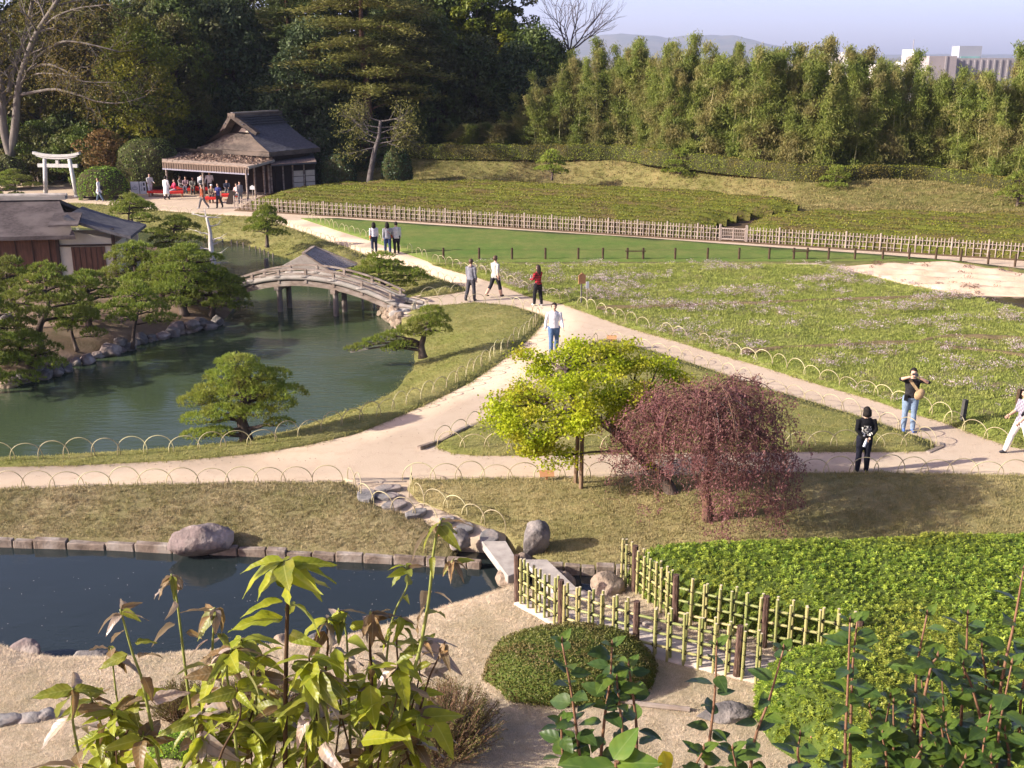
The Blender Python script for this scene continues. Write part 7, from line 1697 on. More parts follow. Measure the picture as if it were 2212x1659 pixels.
r, *_ = person('woman in white top with long dark hair, leftmost of three walking away', G(809, 548), PI + .25, 1.58, (.68, .68, .72), (.035, .045, .075), (.5, .42, .36), hairlen=.16, legs=((.12, .05), (-.10, .12)), arms=((.1, .12, .25), (-.05, .12, .25)), hem=.93); bag(r, (.21, .03, .92), (.10, .18, .2), M_orange, [(.19, .02, 1.0), (.17, .06, 1.25), (.15, .02, 1.42)])
r, *_ = person('woman in grey top with rust shoulder strap, middle of three walking away', G(838, 550), PI + .25, 1.62, (.33, .33, .36), (.03, .05, .12), (.6, .35, .12), hairlen=.14, legs=((-.12, .15), (.15, .05)), arms=((.15, .3, .6), (-.1, .12, .25)), build=1.1); bag(r, (-.22, 0, .95), (.12, .2, .2), cloth((.35, .09, .05)), [(-.20, .05, 1.0), (-.02, .13, 1.2), (.14, .06, 1.42)])
r, *_ = person('short haired person in pale jacket carrying a handbag, walking away', G(857, 548.5), PI + .2, 1.62, (.58, .58, .56), (.02, .02, .025), (.06, .05, .05), legs=((.14, .05), (-.2, .2)), arms=((.1, .14, .25), (-.1, .2, .2)), build=1.12, hem=.82); bag(r, (.33, .03, .62), (.12, .3, .2), cloth((.28, .25, .25)), [(.30, 0, .80), (.33, -.06, .70), (.33, .08, .70)])
person('man in grey hooded top standing on the bridge path', G(1018, 650), PI - .5, 1.72, (.21, .21, .24), (.075, .07, .08), (.09, .085, .08), M_hairb, legs=((.10, .05), (-.18, .3)), arms=((.05, .08, .2), (.05, .1, .3)), hood=True, hem=.88)
person('bearded man in beige shirt and black cropped trousers striding right', G(1070, 641), PI / 2 + .75, 1.74, (.46, .45, .41), (.03, .03, .035), (.05, .035, .03), M_hairb, legs=((.32, .1), (-.32, .35)), arms=((-.15, .1, .25), (.2, .12, .3)), trouser=.72, hem=.80, sleeve=.62, build=1.05)
r, hs, up_, _s = person('woman in red checked shirt looking at her phone', G(1162, 660), PI + .75, 1.64, (.4, .04, .05), (.018, .018, .022), (.72, .72, .72), plain('dark_brown_hair', (.05, .025, .018), (.03, .018, .014), 20, .5), hairlen=.30, legs=((-.1, .05), (.22, .2)), arms=((.35, .15, 1.5, .4), (.25, .15, 1.2, .4)), topmat=plaid('red_check', (.42, .035, .045), (.05, .015, .02), (.02, .01, .012)), hem=.90); MB().box((-.02, -.42, 1.14), (.075, .012, .15)).build('phone', cloth((.75, .75, .75)), r); bag(r, (-.2, -.12, .82), (.08, .16, .22), cloth((.75, .73, .7)))
person('man in white hooded top and blue jeans walking towards the camera', G(1196, 765), .12, 1.76, (.74, .74, .76), (.10, .17, .30), (.12, .10, .09), legs=((.22, .1), (-.15, .25)), arms=((-.12, .28, .25), (.22, .2, .55)), hood=True, face=True, hem=.90, build=1.05)
# photographer
r, hs, up_, _s = person('man in black top photographing, feet apart at the path fork', G(1960, 931), -.12, 1.74, (.03, .028, .03), (.22, .30, .42), (.10, .17, .42), legs=((.0, .0), (.06, .04)), arms=(((-.34, -.16, 1.42), (-.10, -.24, 1.52)), ((.36, -.18, 1.36), (.09, -.24, 1.50))), sleeve=.55, build=1.14, hem=.92, lean=.03)
for ch in r.children: pass
MB().box((0, -.20, 1.545), (.14, .06, .09)).tube([(0, -.23, 1.545), (0, -.29, 1.545)], .032, 10).build('camera_body', cloth((.05, .05, .055)), r)
_b = MB(); blob(_b, (.17, -.13, 1.03), (.12, .08, .16), 10, 8, Matrix.Rotation(.5, 3, 'Y')); _b.build('shoulder_bag', M_khaki, r, smooth=True); MB().bar((-.10, -.135, 1.40), (.14, -.145, 1.10), .02, .07).build('bag_strap', M_khaki, r)
MB().box((-.15, -.13, .93), (.09, .06, .15)).build('belt_pouch', M_blackc, r)
r, *_ = person('woman in black floral-backed top holding a bottle behind her', G(1861, 1019), PI + .05, 1.62, (.012, .012, .014), (.014, .015, .026), (.04, .04, .045), M_hair, hairlen=.06, legs=((.0, .02), (.02, .02)), arms=(((-.245, .07, 1.12), (-.06, .17, .95)), ((.245, .07, 1.12), (.05, .18, .94))), topmat=printed('floral_black', (.012, .012, .014), (.75, .72, .66), ((0, -.12, .13), (1, .04, .4), (2, 1.0, 1.24))), hem=.86, build=1.12)
MB().tube([(.02, .20, .95), (.05, .22, .86), (.09, .23, .74)], [.02, .036, .034], 10).build('bottle', cloth((.62, .66, .74)), r)
r, *_ = person('man in checked shirt and white trousers at the right frame edge', G(2200, 980), -PI / 2 + .15, 1.74, (.3, .25, .3), (.72, .69, .66), (.05, .05, .06), legs=((.42, .12), (-.25, .2)), arms=((.25, .12, .9, .3), (.2, .12, .6)), topmat=plaid('grey_check', (.32, .29, .33), (.08, .07, .12), (.5, .46, .48)), sleeve=.6, face=True, hem=.86); MB().bar((.12, .06, 1.40), (.10, -.12, 1.05), .02, .05).build('bag_strap', M_blackc, r)
person('person in dark trousers and white shoes mostly hidden at the right edge', G(2243, 988), -PI / 2 + .1, 1.66, (.12, .10, .16), (.022, .016, .03), (.74, .74, .76), legs=((.25, .1), (-.1, .1)))
# around the tea house
V2 = .03; gt = 'visitors at the tea house'
person('visitor in grey vest standing by the white sign boards', G(326, 424), .6, 1.6, (.52, .50, .48), (.60, .62, .62), (.4, .4, .4), vox=V2, group=gt, arms=((.3, .12, 1.0), (.3, .12, 1.0)))
person('woman in long white coat walking before the red benches', G(361, 431), PI - .4, 1.62, (.74, .74, .72), (.03, .03, .03), (.06, .05, .05), hairlen=.05, skirt=.48, legs=((.12, .05), (-.1, .1)), vox=V2, group=gt)
def sit(label, u, v, rz, top, bottom, **k): return person(label, G(u, v), rz, k.pop('h', 1.58), top, bottom, k.pop('shoe', (.06, .05, .05)), legs=((1.35, 1.35), (1.4, 1.45)), seat=True, arms=((.5, .1, .9, .3), (.5, .1, .9, .3)), vox=V2, group=gt, **k)
sit('seated woman in pink vest on a red bench', 379, 424, -.9, (.62, .06, .12), (.45, .42, .42), hair=M_hairb)
sit('seated visitor in dusty pink in the porch shade', 403, 417, .1, (.30, .20, .23), (.10, .10, .14)); sit('seated visitor in grey-green in the porch shade', 418, 419, .2, (.22, .22, .19), (.10, .09, .08)); sit('hunched grey visitor on the back bench', 390, 416, 1.2, (.30, .28, .27), (.1, .08, .08))
r, *_ = person('visitor in white shirt with dark shoulder bag, back to camera', G(437, 423), PI + .1, 1.62, (.66, .66, .70), (.05, .04, .05), vox=V2, group=gt, arms=((.1, .2, .5), (.1, .2, .5))); bag(r, (.02, .16, 1.05), (.3, .12, .28), cloth((.08, .09, .10)))
person('visitor in white shirt with purple scarf standing in the porch', G(455, 420), .1, 1.66, (.70, .66, .70), (.06, .05, .06), vox=V2, group=gt, arms=((.2, .3, .8), (.3, .3, 1.0)), build=1.15)
person('man in brown jacket walking left in front of the benches', G(439, 451), -PI / 2 + .3, 1.62, (.26, .075, .035), (.13, .125, .13), (.5, .5, .5), legs=((.38, .1), (-.35, .25)), vox=V2, group=gt, build=1.1)
sit('seated man with white cap and olive jacket', 459, 437, .1, (.22, .18, .13), (.06, .05, .05), hat=(.78, .78, .78))
r, *_ = person('man in navy polo standing with a camera bag', G(474, 449.5), -.5, 1.62, (.04, .045, .16), (.035, .035, .04), vox=V2, group=gt, sleeve=.4, build=1.12, face=True); bag(r, (-.14, -.14, .98), (.16, .12, .14), cloth((.22, .08, .05)))
sit('seated man in dark vest and cap near the porch post', 492, 424, .2, (.045, .05, .08), (.08, .08, .09), hat=(.05, .05, .06)); sit('woman in pale pink top sitting by the menu board', 513, 434, -.6, (.66, .46, .42), (.5, .46, .46), hair=M_hairb)
person('person in grey patterned clothes behind the fence end', G(520, 440), .4, 1.5, (.25, .24, .24), (.24, .23, .23), vox=V2, group=gt)
r, *_ = person('woman in white coat with black bag walking past the round shrub', G(216, 435), -PI / 2 - .1, 1.62, (.72, .74, .74), (.10, .14, .20), (.3, .25, .25), M_hairb, skirt=.25, legs=((.35, .08), (-.32, .15)), vox=V2); bag(r, (.0, .22, .98), (.16, .22, .36), M_blackc)
person('person in white shirt bending over beside the torii', G(66, 398), -PI / 2, 1.62, (.72, .72, .72), (.25, .20, .15), bend=1.15, legs=((.05, .05), (-.1, .05)), arms=((.9, .1, .2), (.9, .1, .2)), trouser=.5, vox=V2)
person('small child in pink beside the bending person', G(52, 397), PI / 2, 1.12, (.72, .42, .60), (.2, .2, .22), vox=V2, hat=(.70, .42, .62))
# ------------------------------------------------------------------ leafy shoots close to the viewpoint
RNG = np.random.default_rng(1200)
def leaf_mesh(L, W, fold, curl, seed, tip=1.5, wave=.0, sw=.5):
    """a leaf blade along +Y, folded along the midrib, curling down to the tip"""
    n = 8; V = []; F = []; rg = random.Random(seed)
    for i in range(n + 1):
        t = i / n; w_ = W * .5 * (math.sin(math.pi * min(1, t ** sw)) ** .85) * (1 if t < .999 else 0) + .0006
        y = L * (t - .10 * curl * t * t); z = -curl * L * .5 * t ** 1.8
        for s in (-1, -.5, 0, .5, 1):
            wv = wave * math.sin(i * 2.1 + s * 2) * abs(s)
            V.append((w_ * s * (1 - .15 * fold), y, z + abs(s) * w_ * fold + wv * W))
    for i in range(n):
        for j in range(4): a = i * 5 + j; F.append((a, a + 1, a + 6, a + 5))
    return py_mesh('leaf', V, F, True)
def veined(name, top, vein, under, trans=.3, rough=.35, spec=.5, nv=9.0, hole=0.0, silver=0.0):
    t = NT(name); o = t.n('ShaderNodeTexCoord').outputs['Object']; sx = t.n('ShaderNodeSeparateXYZ'); t.l(o, sx.inputs[0])
    ax = t.math('ABSOLUTE', sx.outputs[0]); q = t.math('SUBTRACT', t.math('MULTIPLY', sx.outputs[1], 1.0), t.math('MULTIPLY', ax, .9)); w_ = t.math('SINE', t.math('MULTIPLY', q, nv * 62.8))
    vn = t.n('ShaderNodeMapRange'); vn.inputs[1].default_value = .55; vn.inputs[2].default_value = 1.0; t.l(w_, vn.inputs[0])
    mid = t.n('ShaderNodeMapRange'); mid.inputs[1].default_value = .0016; mid.inputs[2].default_value = .0006; t.l(ax, mid.inputs[0])
    r = t.n('ShaderNodeObjectInfo').outputs['Random']
    c = t.mix(r, top, tuple(x * .62 for x in top)); c = t.mix(t.noise(t.pos(), 26, 3, .5, .4, .7), c, tuple(min(1, x * y) for x, y in zip(top, (1.35, 1.12, .9))))
    c = t.mix(t.math('MULTIPLY', vn.outputs[0], .10), c, vein); c = t.mix(t.math('MULTIPLY', mid.outputs[0], .8), c, vein)
    bf = t.n('ShaderNodeNewGeometry').outputs['Backfacing']; c = t.mix(bf, c, under); t.col(c); t.rough(rough, spec); t.bump(w_, .00018)
    tr = t.n('ShaderNodeBsdfTranslucent'); ms = t.n('ShaderNodeMixShader'); ms.inputs[0].default_value = trans; tc = t.mix(.5, c, (top[0] * 1.4, top[1] * 1.3, top[2])); t.l(tc, tr.inputs[0]); t.l(t.bs.outputs[0], ms.inputs[1]); t.l(tr.outputs[0], ms.inputs[2]); t.l(ms.outputs[0], t.out.inputs[0])
    return t.m
ML = {'green': veined('shoot_leaf_green', (0.31, 0.37, 0.03), (0.44, 0.47, 0.09), (0.32, 0.35, 0.10), .5, .4, .4), 'olive': veined('shoot_leaf_olive', (0.20, 0.235, 0.03), (0.32, 0.33, 0.08), (0.26, 0.26, 0.10), .42, .42, .35),
      'bronze': veined('shoot_leaf_bronze', (0.21, 0.145, 0.062), (0.34, 0.26, 0.15), (0.36, 0.28, 0.20), .35, .45), 'silver': veined('shoot_leaf_silver', (0.36, 0.30, 0.25), (0.20, 0.15, 0.10), (0.30, 0.23, 0.15), .25, .38, .6),
      'dark': veined('glossy_leaf_dark', (0.045, 0.088, 0.020), (0.07, 0.12, 0.03), (0.13, 0.17, 0.05), .2, .36, .4, 5), 'mid': veined('glossy_leaf_mid', (0.085, 0.15, 0.024), (0.12, 0.19, 0.04), (0.18, 0.22, 0.06), .26, .36, .4, 5), 'big': veined('glossy_leaf_big', (0.115, 0.205, 0.032), (0.17, 0.25, 0.06), (0.24, 0.26, 0.05), .3, .25, .6, 5), 'gold': veined('glossy_leaf_gold', (0.42, 0.40, 0.02), (0.5, 0.48, 0.06), (0.45, 0.40, 0.04), .4, .3, .5, 5)}
SHAPES = {k: [leaf_mesh(*a) for a in v] for k, v in {'long': [(.1, .036, .22, .45, 1, 1.5, .05), (.1, .032, .4, .9, 2, 1.5, .06), (.1, .041, .15, .3, 3, 1.5, .08), (.1, .038, .3, 1.3, 4, 1.5, .05), (.1, .030, .55, .7, 5, 1.5, .08), (.1, .044, .2, .8, 6, 1.5, .1)], 'ovate': [(.07, .042, .18, .3, 5, 1.5, .0, .62), (.07, .046, .12, .6, 6, 1.5, .02, .62), (.07, .040, .3, .15, 7, 1.5, .0, .62)]}.items()}
LEAFCACHE = {}
def leaf(kind, col, parent, loc, d, up=(0, 0, 1), s=1.0, roll=0.0):
    i = RNG.integers(0, len(SHAPES[kind])); key = (kind, int(i), col)
    if key not in LEAFCACHE:
        me = SHAPES[kind][i].copy(); me.name = 'leaf'; me.materials.clear(); me.materials.append(ML[col]); LEAFCACHE[key] = me
    y = Vector(d).normalized(); z = Vector(up) - y * y.dot(Vector(up)); z = z.normalized() if z.length > 1e-4 else y.orthogonal().normalized(); x = y.cross(z)
    m = Matrix((x, y, z)).transposed() @ Matrix.Rotation(roll, 3, 'Y')
    return link('leaf', LEAFCACHE[key], None, parent, loc=loc, rot=m.to_euler(), scl=(s, s, s))
M_stemg = plain('young_stem', (0.26, 0.29, 0.07), (0.18, 0.20, 0.05), 30, .5); M_stemd = plain('woody_stem', (0.095, 0.05, 0.022), (0.055, 0.03, 0.015), 30, .7, .001, 200); M_stemr = plain('reddish_stem', (0.24, 0.125, 0.07), (0.14, 0.075, 0.045), 40, .6)
def shoot(root, pts, y, r, stem, whorl=None, kinds='mix', along=6, s=1.0, droop=.0, spread=1.0, first=.35):
    """pts: sightings of the stem from the bottom up; whorl: leaves at the tip"""
    o = root.location; P = curve_pts([AT(u, v, y + dy) - o for (u, v, dy) in [(p + (0,))[:3] if len(p) == 2 else p for p in pts]], 16)
    mb = MB(); mb.tube([tuple(p) for p in P], [r * (1 - .5 * i / 15) for i in range(16)], 7); mb.build('stem', stem, root, smooth=True)
    def pick():
        if kinds == 'mix': return random.choice(['green', 'green', 'olive', 'bronze', 'silver'])
        if kinds == 'new': return random.choice(['bronze', 'bronze', 'silver', 'olive'])
        if kinds == 'old': return random.choice(['green', 'green', 'olive'])
        return kinds
    tip = P[-1]; d = (P[-1] - P[-3]).normalized()
    for k in range(whorl or 0):
        a = k * 2.4 + random.random(); h = Vector((math.cos(a), math.sin(a), 0)); dr = droop if random.random() < .8 else .2
        dd = h * spread + Vector((0, 0, .45 - 1.7 * dr + random.uniform(-.2, .2))); leaf('long', pick(), root, tip - d * random.uniform(0, .02), dd, (h * .3 * dr + Vector((0, 0, 1))) if dr < .6 else h, s * random.uniform(.65, 1.2), random.uniform(-.9, .9))
    for k in range(along):
        t = first + (1 - first) * (k + random.random() * .6) / max(1, along); i = min(14, int(t * 15)); a = k * 2.4 + random.random() * .8; h = Vector((math.cos(a), math.sin(a), 0))
        pt = P[i] + h * .014; mb2 = None
        leaf('long', pick(), root, pt, h + Vector((0, 0, random.uniform(-.75, .45))), (0, 0, 1), s * random.uniform(.65, 1.25), random.uniform(-1.0, 1.0))
random.seed(21)
left = thing('leafy_shoots', 'tall olive and bronze leafy shoots across the bottom left', 'shrub', (-.6, 2.8, 6.4))
S = [([(616, 1720), (617, 1500), (620, 1350), (622, 1250), (612, 1212)], 2.75, .0075, M_stemd, 4, 'old', 12, 1.25, .35, 1.2), ([(262, 1720), (240, 1640), (210, 1539), (194, 1505)], 2.8, .0045, M_stemg, 5, 'new', 5, .95, .35, 1.0), ([(330, 1700), (290, 1600), (257, 1531), (240, 1400)], 2.85, .0045, M_stemg, 6, 'new', 6, .95, .9, .7), ([(360, 1720), (332, 1591), (307, 1469), (285, 1406), (260, 1316)], 2.75, .0055, M_stemg, 6, 'new', 7, .9, .25, 1.0),
     ([(420, 1600), (395, 1399), (382, 1294), (370, 1240)], 2.95, .005, M_stemg, 6, 'new', 5, .7, .6, .9), ([(440, 1700), (455, 1469), (460, 1380), (464, 1312)], 2.8, .005, M_stemg, 7, 'new', 8, .95, .8, .8), ([(520, 1720), (505, 1560), (490, 1450), (500, 1400)], 2.7, .005, M_stemg, 6, 'mix', 8, 1.1, .3, 1.0), ([(800, 1720), (803, 1494), (799, 1381), (806, 1320)], 2.8, .006, M_stemd, 8, 'new', 9, .85, .85, .8),
     ([(760, 1700), (752, 1480), (748, 1369), (731, 1314)], 2.9, .0045, M_stemg, 6, 'mix', 8, .8, .5, .9), ([(700, 1720), (700, 1500), (708, 1400), (706, 1335)], 2.85, .005, M_stemd, 6, 'mix', 9, .9, .5, .9), ([(850, 1640), (870, 1519), (903, 1419), (918, 1344), (928, 1281), (938, 1180), (952, 1125)], 2.75, .0065, M_stemg, 6, 'new', 10, .85, .55, .8, .3), ([(880, 1560), (866, 1480), (857, 1390), (866, 1330)], 2.85, .004, M_stemd, 5, 'mix', 6, .75, .5, .8),
     ([(900, 1560), (925, 1470), (945, 1425), (962, 1385)], 2.8, .0035, M_stemd, 6, 'new', 3, .7, .85, .6), ([(840, 1560), (835, 1430), (850, 1330), (880, 1265), (876, 1222)], 2.9, .004, M_stemg, 5, 'mix', 5, .6, .1, .7), ([(560, 1700), (556, 1560), (540, 1440), (520, 1380)], 2.9, .0045, M_stemd, 5, 'old', 8, 1.15, .3, 1.0), ([(660, 1720), (662, 1600), (672, 1500), (668, 1420)], 2.7, .005, M_stemd, 6, 'old', 9, 1.15, .4, 1.0),
     ([(300, 1720), (310, 1680), (300, 1620), (310, 1590)], 2.7, .004, M_stemg, 6, 'mix', 4, 1.2, .3, 1.0), ([(900, 1720), (890, 1660), (870, 1600), (860, 1560)], 2.75, .005, M_stemd, 6, 'old', 7, 1.1, .4, 1.0), ([(420, 1720), (430, 1640), (420, 1570), (440, 1530)], 2.72, .004, M_stemg, 6, 'mix', 6, 1.1, .4, 1.0), ([(180, 1720), (170, 1690), (150, 1660)], 2.7, .004, M_stemg, 6, 'olive', 3, 1.1, .1, 1.0), ([(960, 1240), (975, 1215), (982, 1205)], 2.74, .003, M_stemg, 6, 'new', 1, .6, .8, .7)]
for a in S: shoot(left, *a)
def fill(label, n, u0, u1, v0, v1, seed, kinds=('mix', 'old', 'old', 'new')):
    random.seed(seed); r_ = thing('leafy_shoots', label, 'shrub', (-.6, 2.8, 6.4))
    for k in range(n):
        ub = random.uniform(u0, u1); ut = ub + random.uniform(-60, 60); vt = random.uniform(v0, v1)
        shoot(r_, [(ub, 1740), ((ub * 2 + ut) / 3 + random.uniform(-12, 12), 1740 + (vt - 1740) * .4), (ut + random.uniform(-8, 8), 1740 + (vt - 1740) * .75), (ut, vt)], random.uniform(2.65, 3.05), random.uniform(.003, .0055), random.choice((M_stemg, M_stemd, M_stemd)), 6, random.choice(kinds), random.randrange(6, 9), random.uniform(.8, 1.25), random.uniform(.1, .8), 1.0, .15)
    return r_
fill('dense low leafy shoots around the thick dark stem', 17, 440, 760, 1400, 1600, 5)
fill('dense leafy shoots beside the brownish twiggy bush', 15, 700, 910, 1380, 1600, 6)
fill('scattered leafy shoots at the lower left corner', 9, 180, 430, 1480, 1640, 7)
# few broad bright leaves at the crown of the thick stem and along it
for u, v, y, (dx, dy, dz), s in ((612, 1212, 2.74, (-1, -.1, .05), 1.25), (615, 1214, 2.74, (1, -.3, -.55), 1.5), (618, 1222, 2.74, (1.2, .2, .12), 1.4), (610, 1300, 2.74, (-1, -.4, .1), 1.2), (470, 1432, 2.7, (-.5, -.4, -.9), 1.5), (435, 1545, 2.7, (.9, -.3, .2), 1.3), (800, 1480, 2.68, (.1, -.6, -1), 1.3), (725, 1400, 2.72, (.2, -.6, -1), 1.2), (940, 1560, 2.7, (.5, -.4, -.6), 1.2), (780, 1600, 2.65, (1, -.4, .5), 1.4)):
    leaf('long', 'green', left, AT(u, v, y) - left.location, (dx, dy, dz), (0, -.3, 1), s, .1)
def glossy(root, pts, y, r, n, s=1.0, cols=('dark', 'dark', 'mid'), first=.1, top=2):
    o = root.location; P = curve_pts([AT(u, v, y) - o for u, v in pts], 16); mb = MB(); mb.tube([tuple(p) for p in P], [r * (1 - .55 * i / 15) for i in range(16)], 7); mb.build('stem', M_stemr, root, smooth=True)
    n = int(n * 1.3)
    for k in range(n):
        t = first + (1 - first) * (k + random.random() * .5) / n; i = min(14, int(t * 15)); a = k * 2.5 + random.random() * .7; h = Vector((math.cos(a), math.sin(a), 0))
        leaf('ovate', random.choice(cols), root, P[i] + h * .008, h + Vector((0, 0, random.uniform(-.15, .6))), (0, -.2, 1), s * random.uniform(.75, 1.15), random.uniform(-.5, .5))
    for k in range(top):
        a = k * 3.1 + random.random(); leaf('ovate', 'mid', root, P[-1], Vector((math.cos(a), math.sin(a), .8)), (0, -.3, 1), s * .7)
    # tip bud
    MB().tube([tuple(P[-1]), tuple(P[-1] + Vector((0, 0, .008))), tuple(P[-1] + Vector((0, 0, .02)))], [.0025, .0035, .0008], 6).build('bud', M_stemr, root)
random.seed(33)
mid = thing('glossy_shrub', 'dark glossy leaved shoots at the bottom in front of the round azalea', 'shrub', (.35, 2.7, 6.4))
for pts, y, n in (([(1262, 1720), (1248, 1600), (1235, 1500), (1214, 1388)], 2.7, 15), ([(1290, 1720), (1305, 1560), (1318, 1470), (1322, 1395)], 2.75, 16), ([(1375, 1640), (1374, 1560), (1364, 1480), (1358, 1440)], 2.8, 9), ([(1330, 1700), (1345, 1600), (1338, 1520), (1332, 1470)], 2.72, 9), ([(1225, 1700), (1215, 1620), (1212, 1560)], 2.7, 8)): glossy(mid, pts, y, .0055, n)
mid2 = thing('glossy_shrub', 'dark glossy leaved shoots left of the azalea clump at the fence end', 'shrub', (.65, 2.75, 6.4))
for pts, y, n in (([(1515, 1720), (1530, 1620), (1544, 1500), (1548, 1396)], 2.75, 12), ([(1615, 1720), (1630, 1600), (1662, 1510), (1692, 1404)], 2.8, 11), ([(1580, 1700), (1590, 1660), (1582, 1620)], 2.7, 6), ([(1480, 1720), (1500, 1660), (1520, 1620)], 2.7, 6)): glossy(mid2, pts, y, .0055, n)
rt = thing('glossy_shrub', 'dense dark glossy shrub filling the bottom right corner', 'shrub', (1.1, 2.75, 6.4))
for k, (pts, y, n) in enumerate([([(1824, 1720), (1826, 1600), (1832, 1469), (1836, 1345)], 2.75, 15), ([(1835, 1720), (1838, 1560), (1842, 1440), (1852, 1340)], 2.8, 10), ([(1970, 1720), (1976, 1569), (1981, 1444), (2002, 1330)], 2.8, 14), ([(1985, 1650), (1995, 1520), (2012, 1440), (2025, 1420)], 2.72, 9), ([(2070, 1640), (2080, 1500), (2088, 1400), (2090, 1330)], 2.85, 10), ([(2140, 1660), (2120, 1560), (2098, 1480), (2080, 1440)], 2.75, 11), ([(2115, 1600), (2130, 1480), (2120, 1400)], 2.85, 9), ([(2150, 1560), (2170, 1440), (2192, 1340), (2210, 1235)], 2.8, 11), ([(2200, 1640), (2205, 1520), (2220, 1420)], 2.8, 11),
                            ([(2040, 1720), (2040, 1620), (2032, 1560)], 2.7, 10), ([(1910, 1720), (1915, 1640), (1905, 1590)], 2.7, 9), ([(2100, 1720), (2095, 1640), (2110, 1580)], 2.68, 10), ([(2170, 1720), (2180, 1640), (2170, 1580)], 2.65, 10), ([(1880, 1720), (1960, 1660), (1990, 1620)], 2.66, 9), ([(2220, 1720), (2225, 1640), (2235, 1560)], 2.7, 9), ([(1760, 1720), (1725, 1640), (1728, 1590)], 2.75, 8), ([(2010, 1720), (2060, 1680), (2085, 1640)], 2.62, 9), ([(2140, 1720), (2150, 1680), (2140, 1640)], 2.6, 8)]): glossy(rt, pts, y, .0055, n, cols=('dark', 'mid', 'mid', 'dark', 'dark'))
random.seed(44)
rt2 = thing('glossy_shrub', 'low dark glossy shoots massed along the bottom right edge', 'shrub', (1.1, 2.75, 6.4))
for k in range(15):
    ub = random.uniform(1850, 2260); vt = random.uniform(1480, 1640) - (ub - 1850) * .15; glossy(rt2, [(ub, 1740), (ub + random.uniform(-20, 20), (1740 + vt) / 2), (ub + random.uniform(-40, 40), vt)], random.uniform(2.62, 3.0), .0045, 9, cols=('dark', 'mid', 'mid', 'dark'))
bl = thing('broad_leaf_shrub', 'broad glossy leaves arching at the bottom centre edge', 'shrub', (.3, 2.2, 6.9))
for u, v, d_, s, c_ in ((1330, 1650, (1, -.2, .25), 1.55, 'big'), (1330, 1655, (-.9, -.35, .1), 1.5, 'big'), (1325, 1640, (.45, .3, .5), 1.35, 'big'), (1300, 1665, (-1, 0, .3), 1.5, 'big'), (1340, 1665, (.9, -.1, -.2), 1.3, 'dark'), (1432, 1622, (.25, -.2, -1), .95, 'gold')): leaf('ovate', c_, bl, AT(u, v, 2.2) - bl.location, d_, (0, -.25, 1), s, .1)
MB().tube([tuple(AT(1330, 1760, 2.2) - bl.location), tuple(AT(1332, 1645, 2.2) - bl.location)], .006, 7).build('stem', M_stemr, bl)
yl = thing('yellow_leaf_shoot', 'single yellow leaf tip at the bottom edge', 'leaf', AT(1035, 1720, 2.3)); MB().tube([(0, 0, -.06), (0, 0, .01)], .003, 6).build('stem', M_stemg, yl); leaf('ovate', 'gold', yl, (-.035, 0, .045), (1, -.1, .1), (0, -.4, 1), 1.3)
# ------------------------------------------------------------------ grass and meadow growth
RNG = np.random.default_rng(3000)
def tuft(nb, H, spread, W, seed, mat, bend=.4):
    rg = np.random.default_rng(seed); V = []; F = []
    for b in range(nb):
        a = rg.uniform(0, 6.28); r = spread * math.sqrt(rg.random()); o = np.array([math.cos(a) * r, math.sin(a) * r, -.01]); d = np.array([math.cos(a + rg.normal() * .7), math.sin(a + rg.normal() * .7), 0]); h = H * rg.uniform(.55, 1.15); sd = np.array([-d[1], d[0], 0]) * W / 2; k = bend * rg.uniform(.2, 1.3) * h
        p1 = o + d * k * .3 + [0, 0, h * .6]; p2 = o + d * k + [0, 0, h * (1 - .25 * bend)]; i = len(V); V += [o - sd, o + sd, p1 + sd * .8, p1 - sd * .8, p2]; F += [(i, i + 1, i + 2), (i, i + 2, i + 3), (i + 3, i + 2, i + 4)]
    me = fast_mesh('tuft', V, F); me.materials.append(mat); return me
def grow(name, label, ground, dens, mat, H, W, seed, nb=9, spread=.06, bend=.5, ymax=999, ymin=0, scl=(.7, 1.35), keep=None, protos=None, lift=0.0):
    P, ar = sample_mesh(ground.data, int(dens * 10)) ; n = int(ar * dens); P, ar = sample_mesh(ground.data, n)
    u = 1106 + P[:, 0] / np.maximum(P[:, 1] * _ct + (CAM_H - P[:, 2]) * _st, .1) * FPX; dep = P[:, 1] * _ct + (CAM_H - P[:, 2]) * _st; v = 829.5 + (P[:, 1] * -_st + (CAM_H - P[:, 2]) * _ct) / np.maximum(dep, .1) * FPX
    k = (u > -140) & (u < 2350) & (v < 1740) & (P[:, 1] > ymin) & (P[:, 1] < ymax)      # only ground a step to either side of the view can see
    if keep is not None: k &= keep(P)
    P = P[k]; n = len(P); P[:, 2] += lift
    col = protos or proto_collection(name + str(seed), [tuft(nb, H, spread, W, seed * 10 + i, mat, bend) for i in range(4)])
    o = scatter(name, P, np.stack([RNG.normal(0, .12, n), RNG.normal(0, .12, n), RNG.uniform(0, 6.28, n)], 1), RNG.uniform(*scl, n), RNG.integers(0, len(col.objects), n), col)
    return tag(o, label, 'grass', kind='stuff')
B_bank = turf('bank_blades', (0.20, 0.20, 0.06), (0.41, 0.325, 0.195), 0.54, 0.55, blade=True); B_tan = turf('tan_blades', (0.225, 0.225, 0.065), (0.46, 0.375, 0.195), 0.52, 0.4, blade=True); B_dry = turf('dry_blades', (0.42, 0.36, 0.20), (0.68, 0.56, 0.415), 0.76, 0.5, blade=True)
B_lawn = turf('lawn_blades', (0.21, 0.235, 0.05), (0.38, 0.33, 0.14), 0.42, 0.30, blade=True); B_mead = turf('meadow_blades', (0.21, 0.275, 0.042), (0.36, 0.365, 0.11), 0.40, 0.45, blade=True)
grow('grass', 'tawny short grass on the left canal bank', lawn_bank, 300, B_bank, .06, .008, 1)
grow('grass', 'tan and green grass on the lawn under the maples', lawn_right, 240, B_tan, .055, .008, 2)
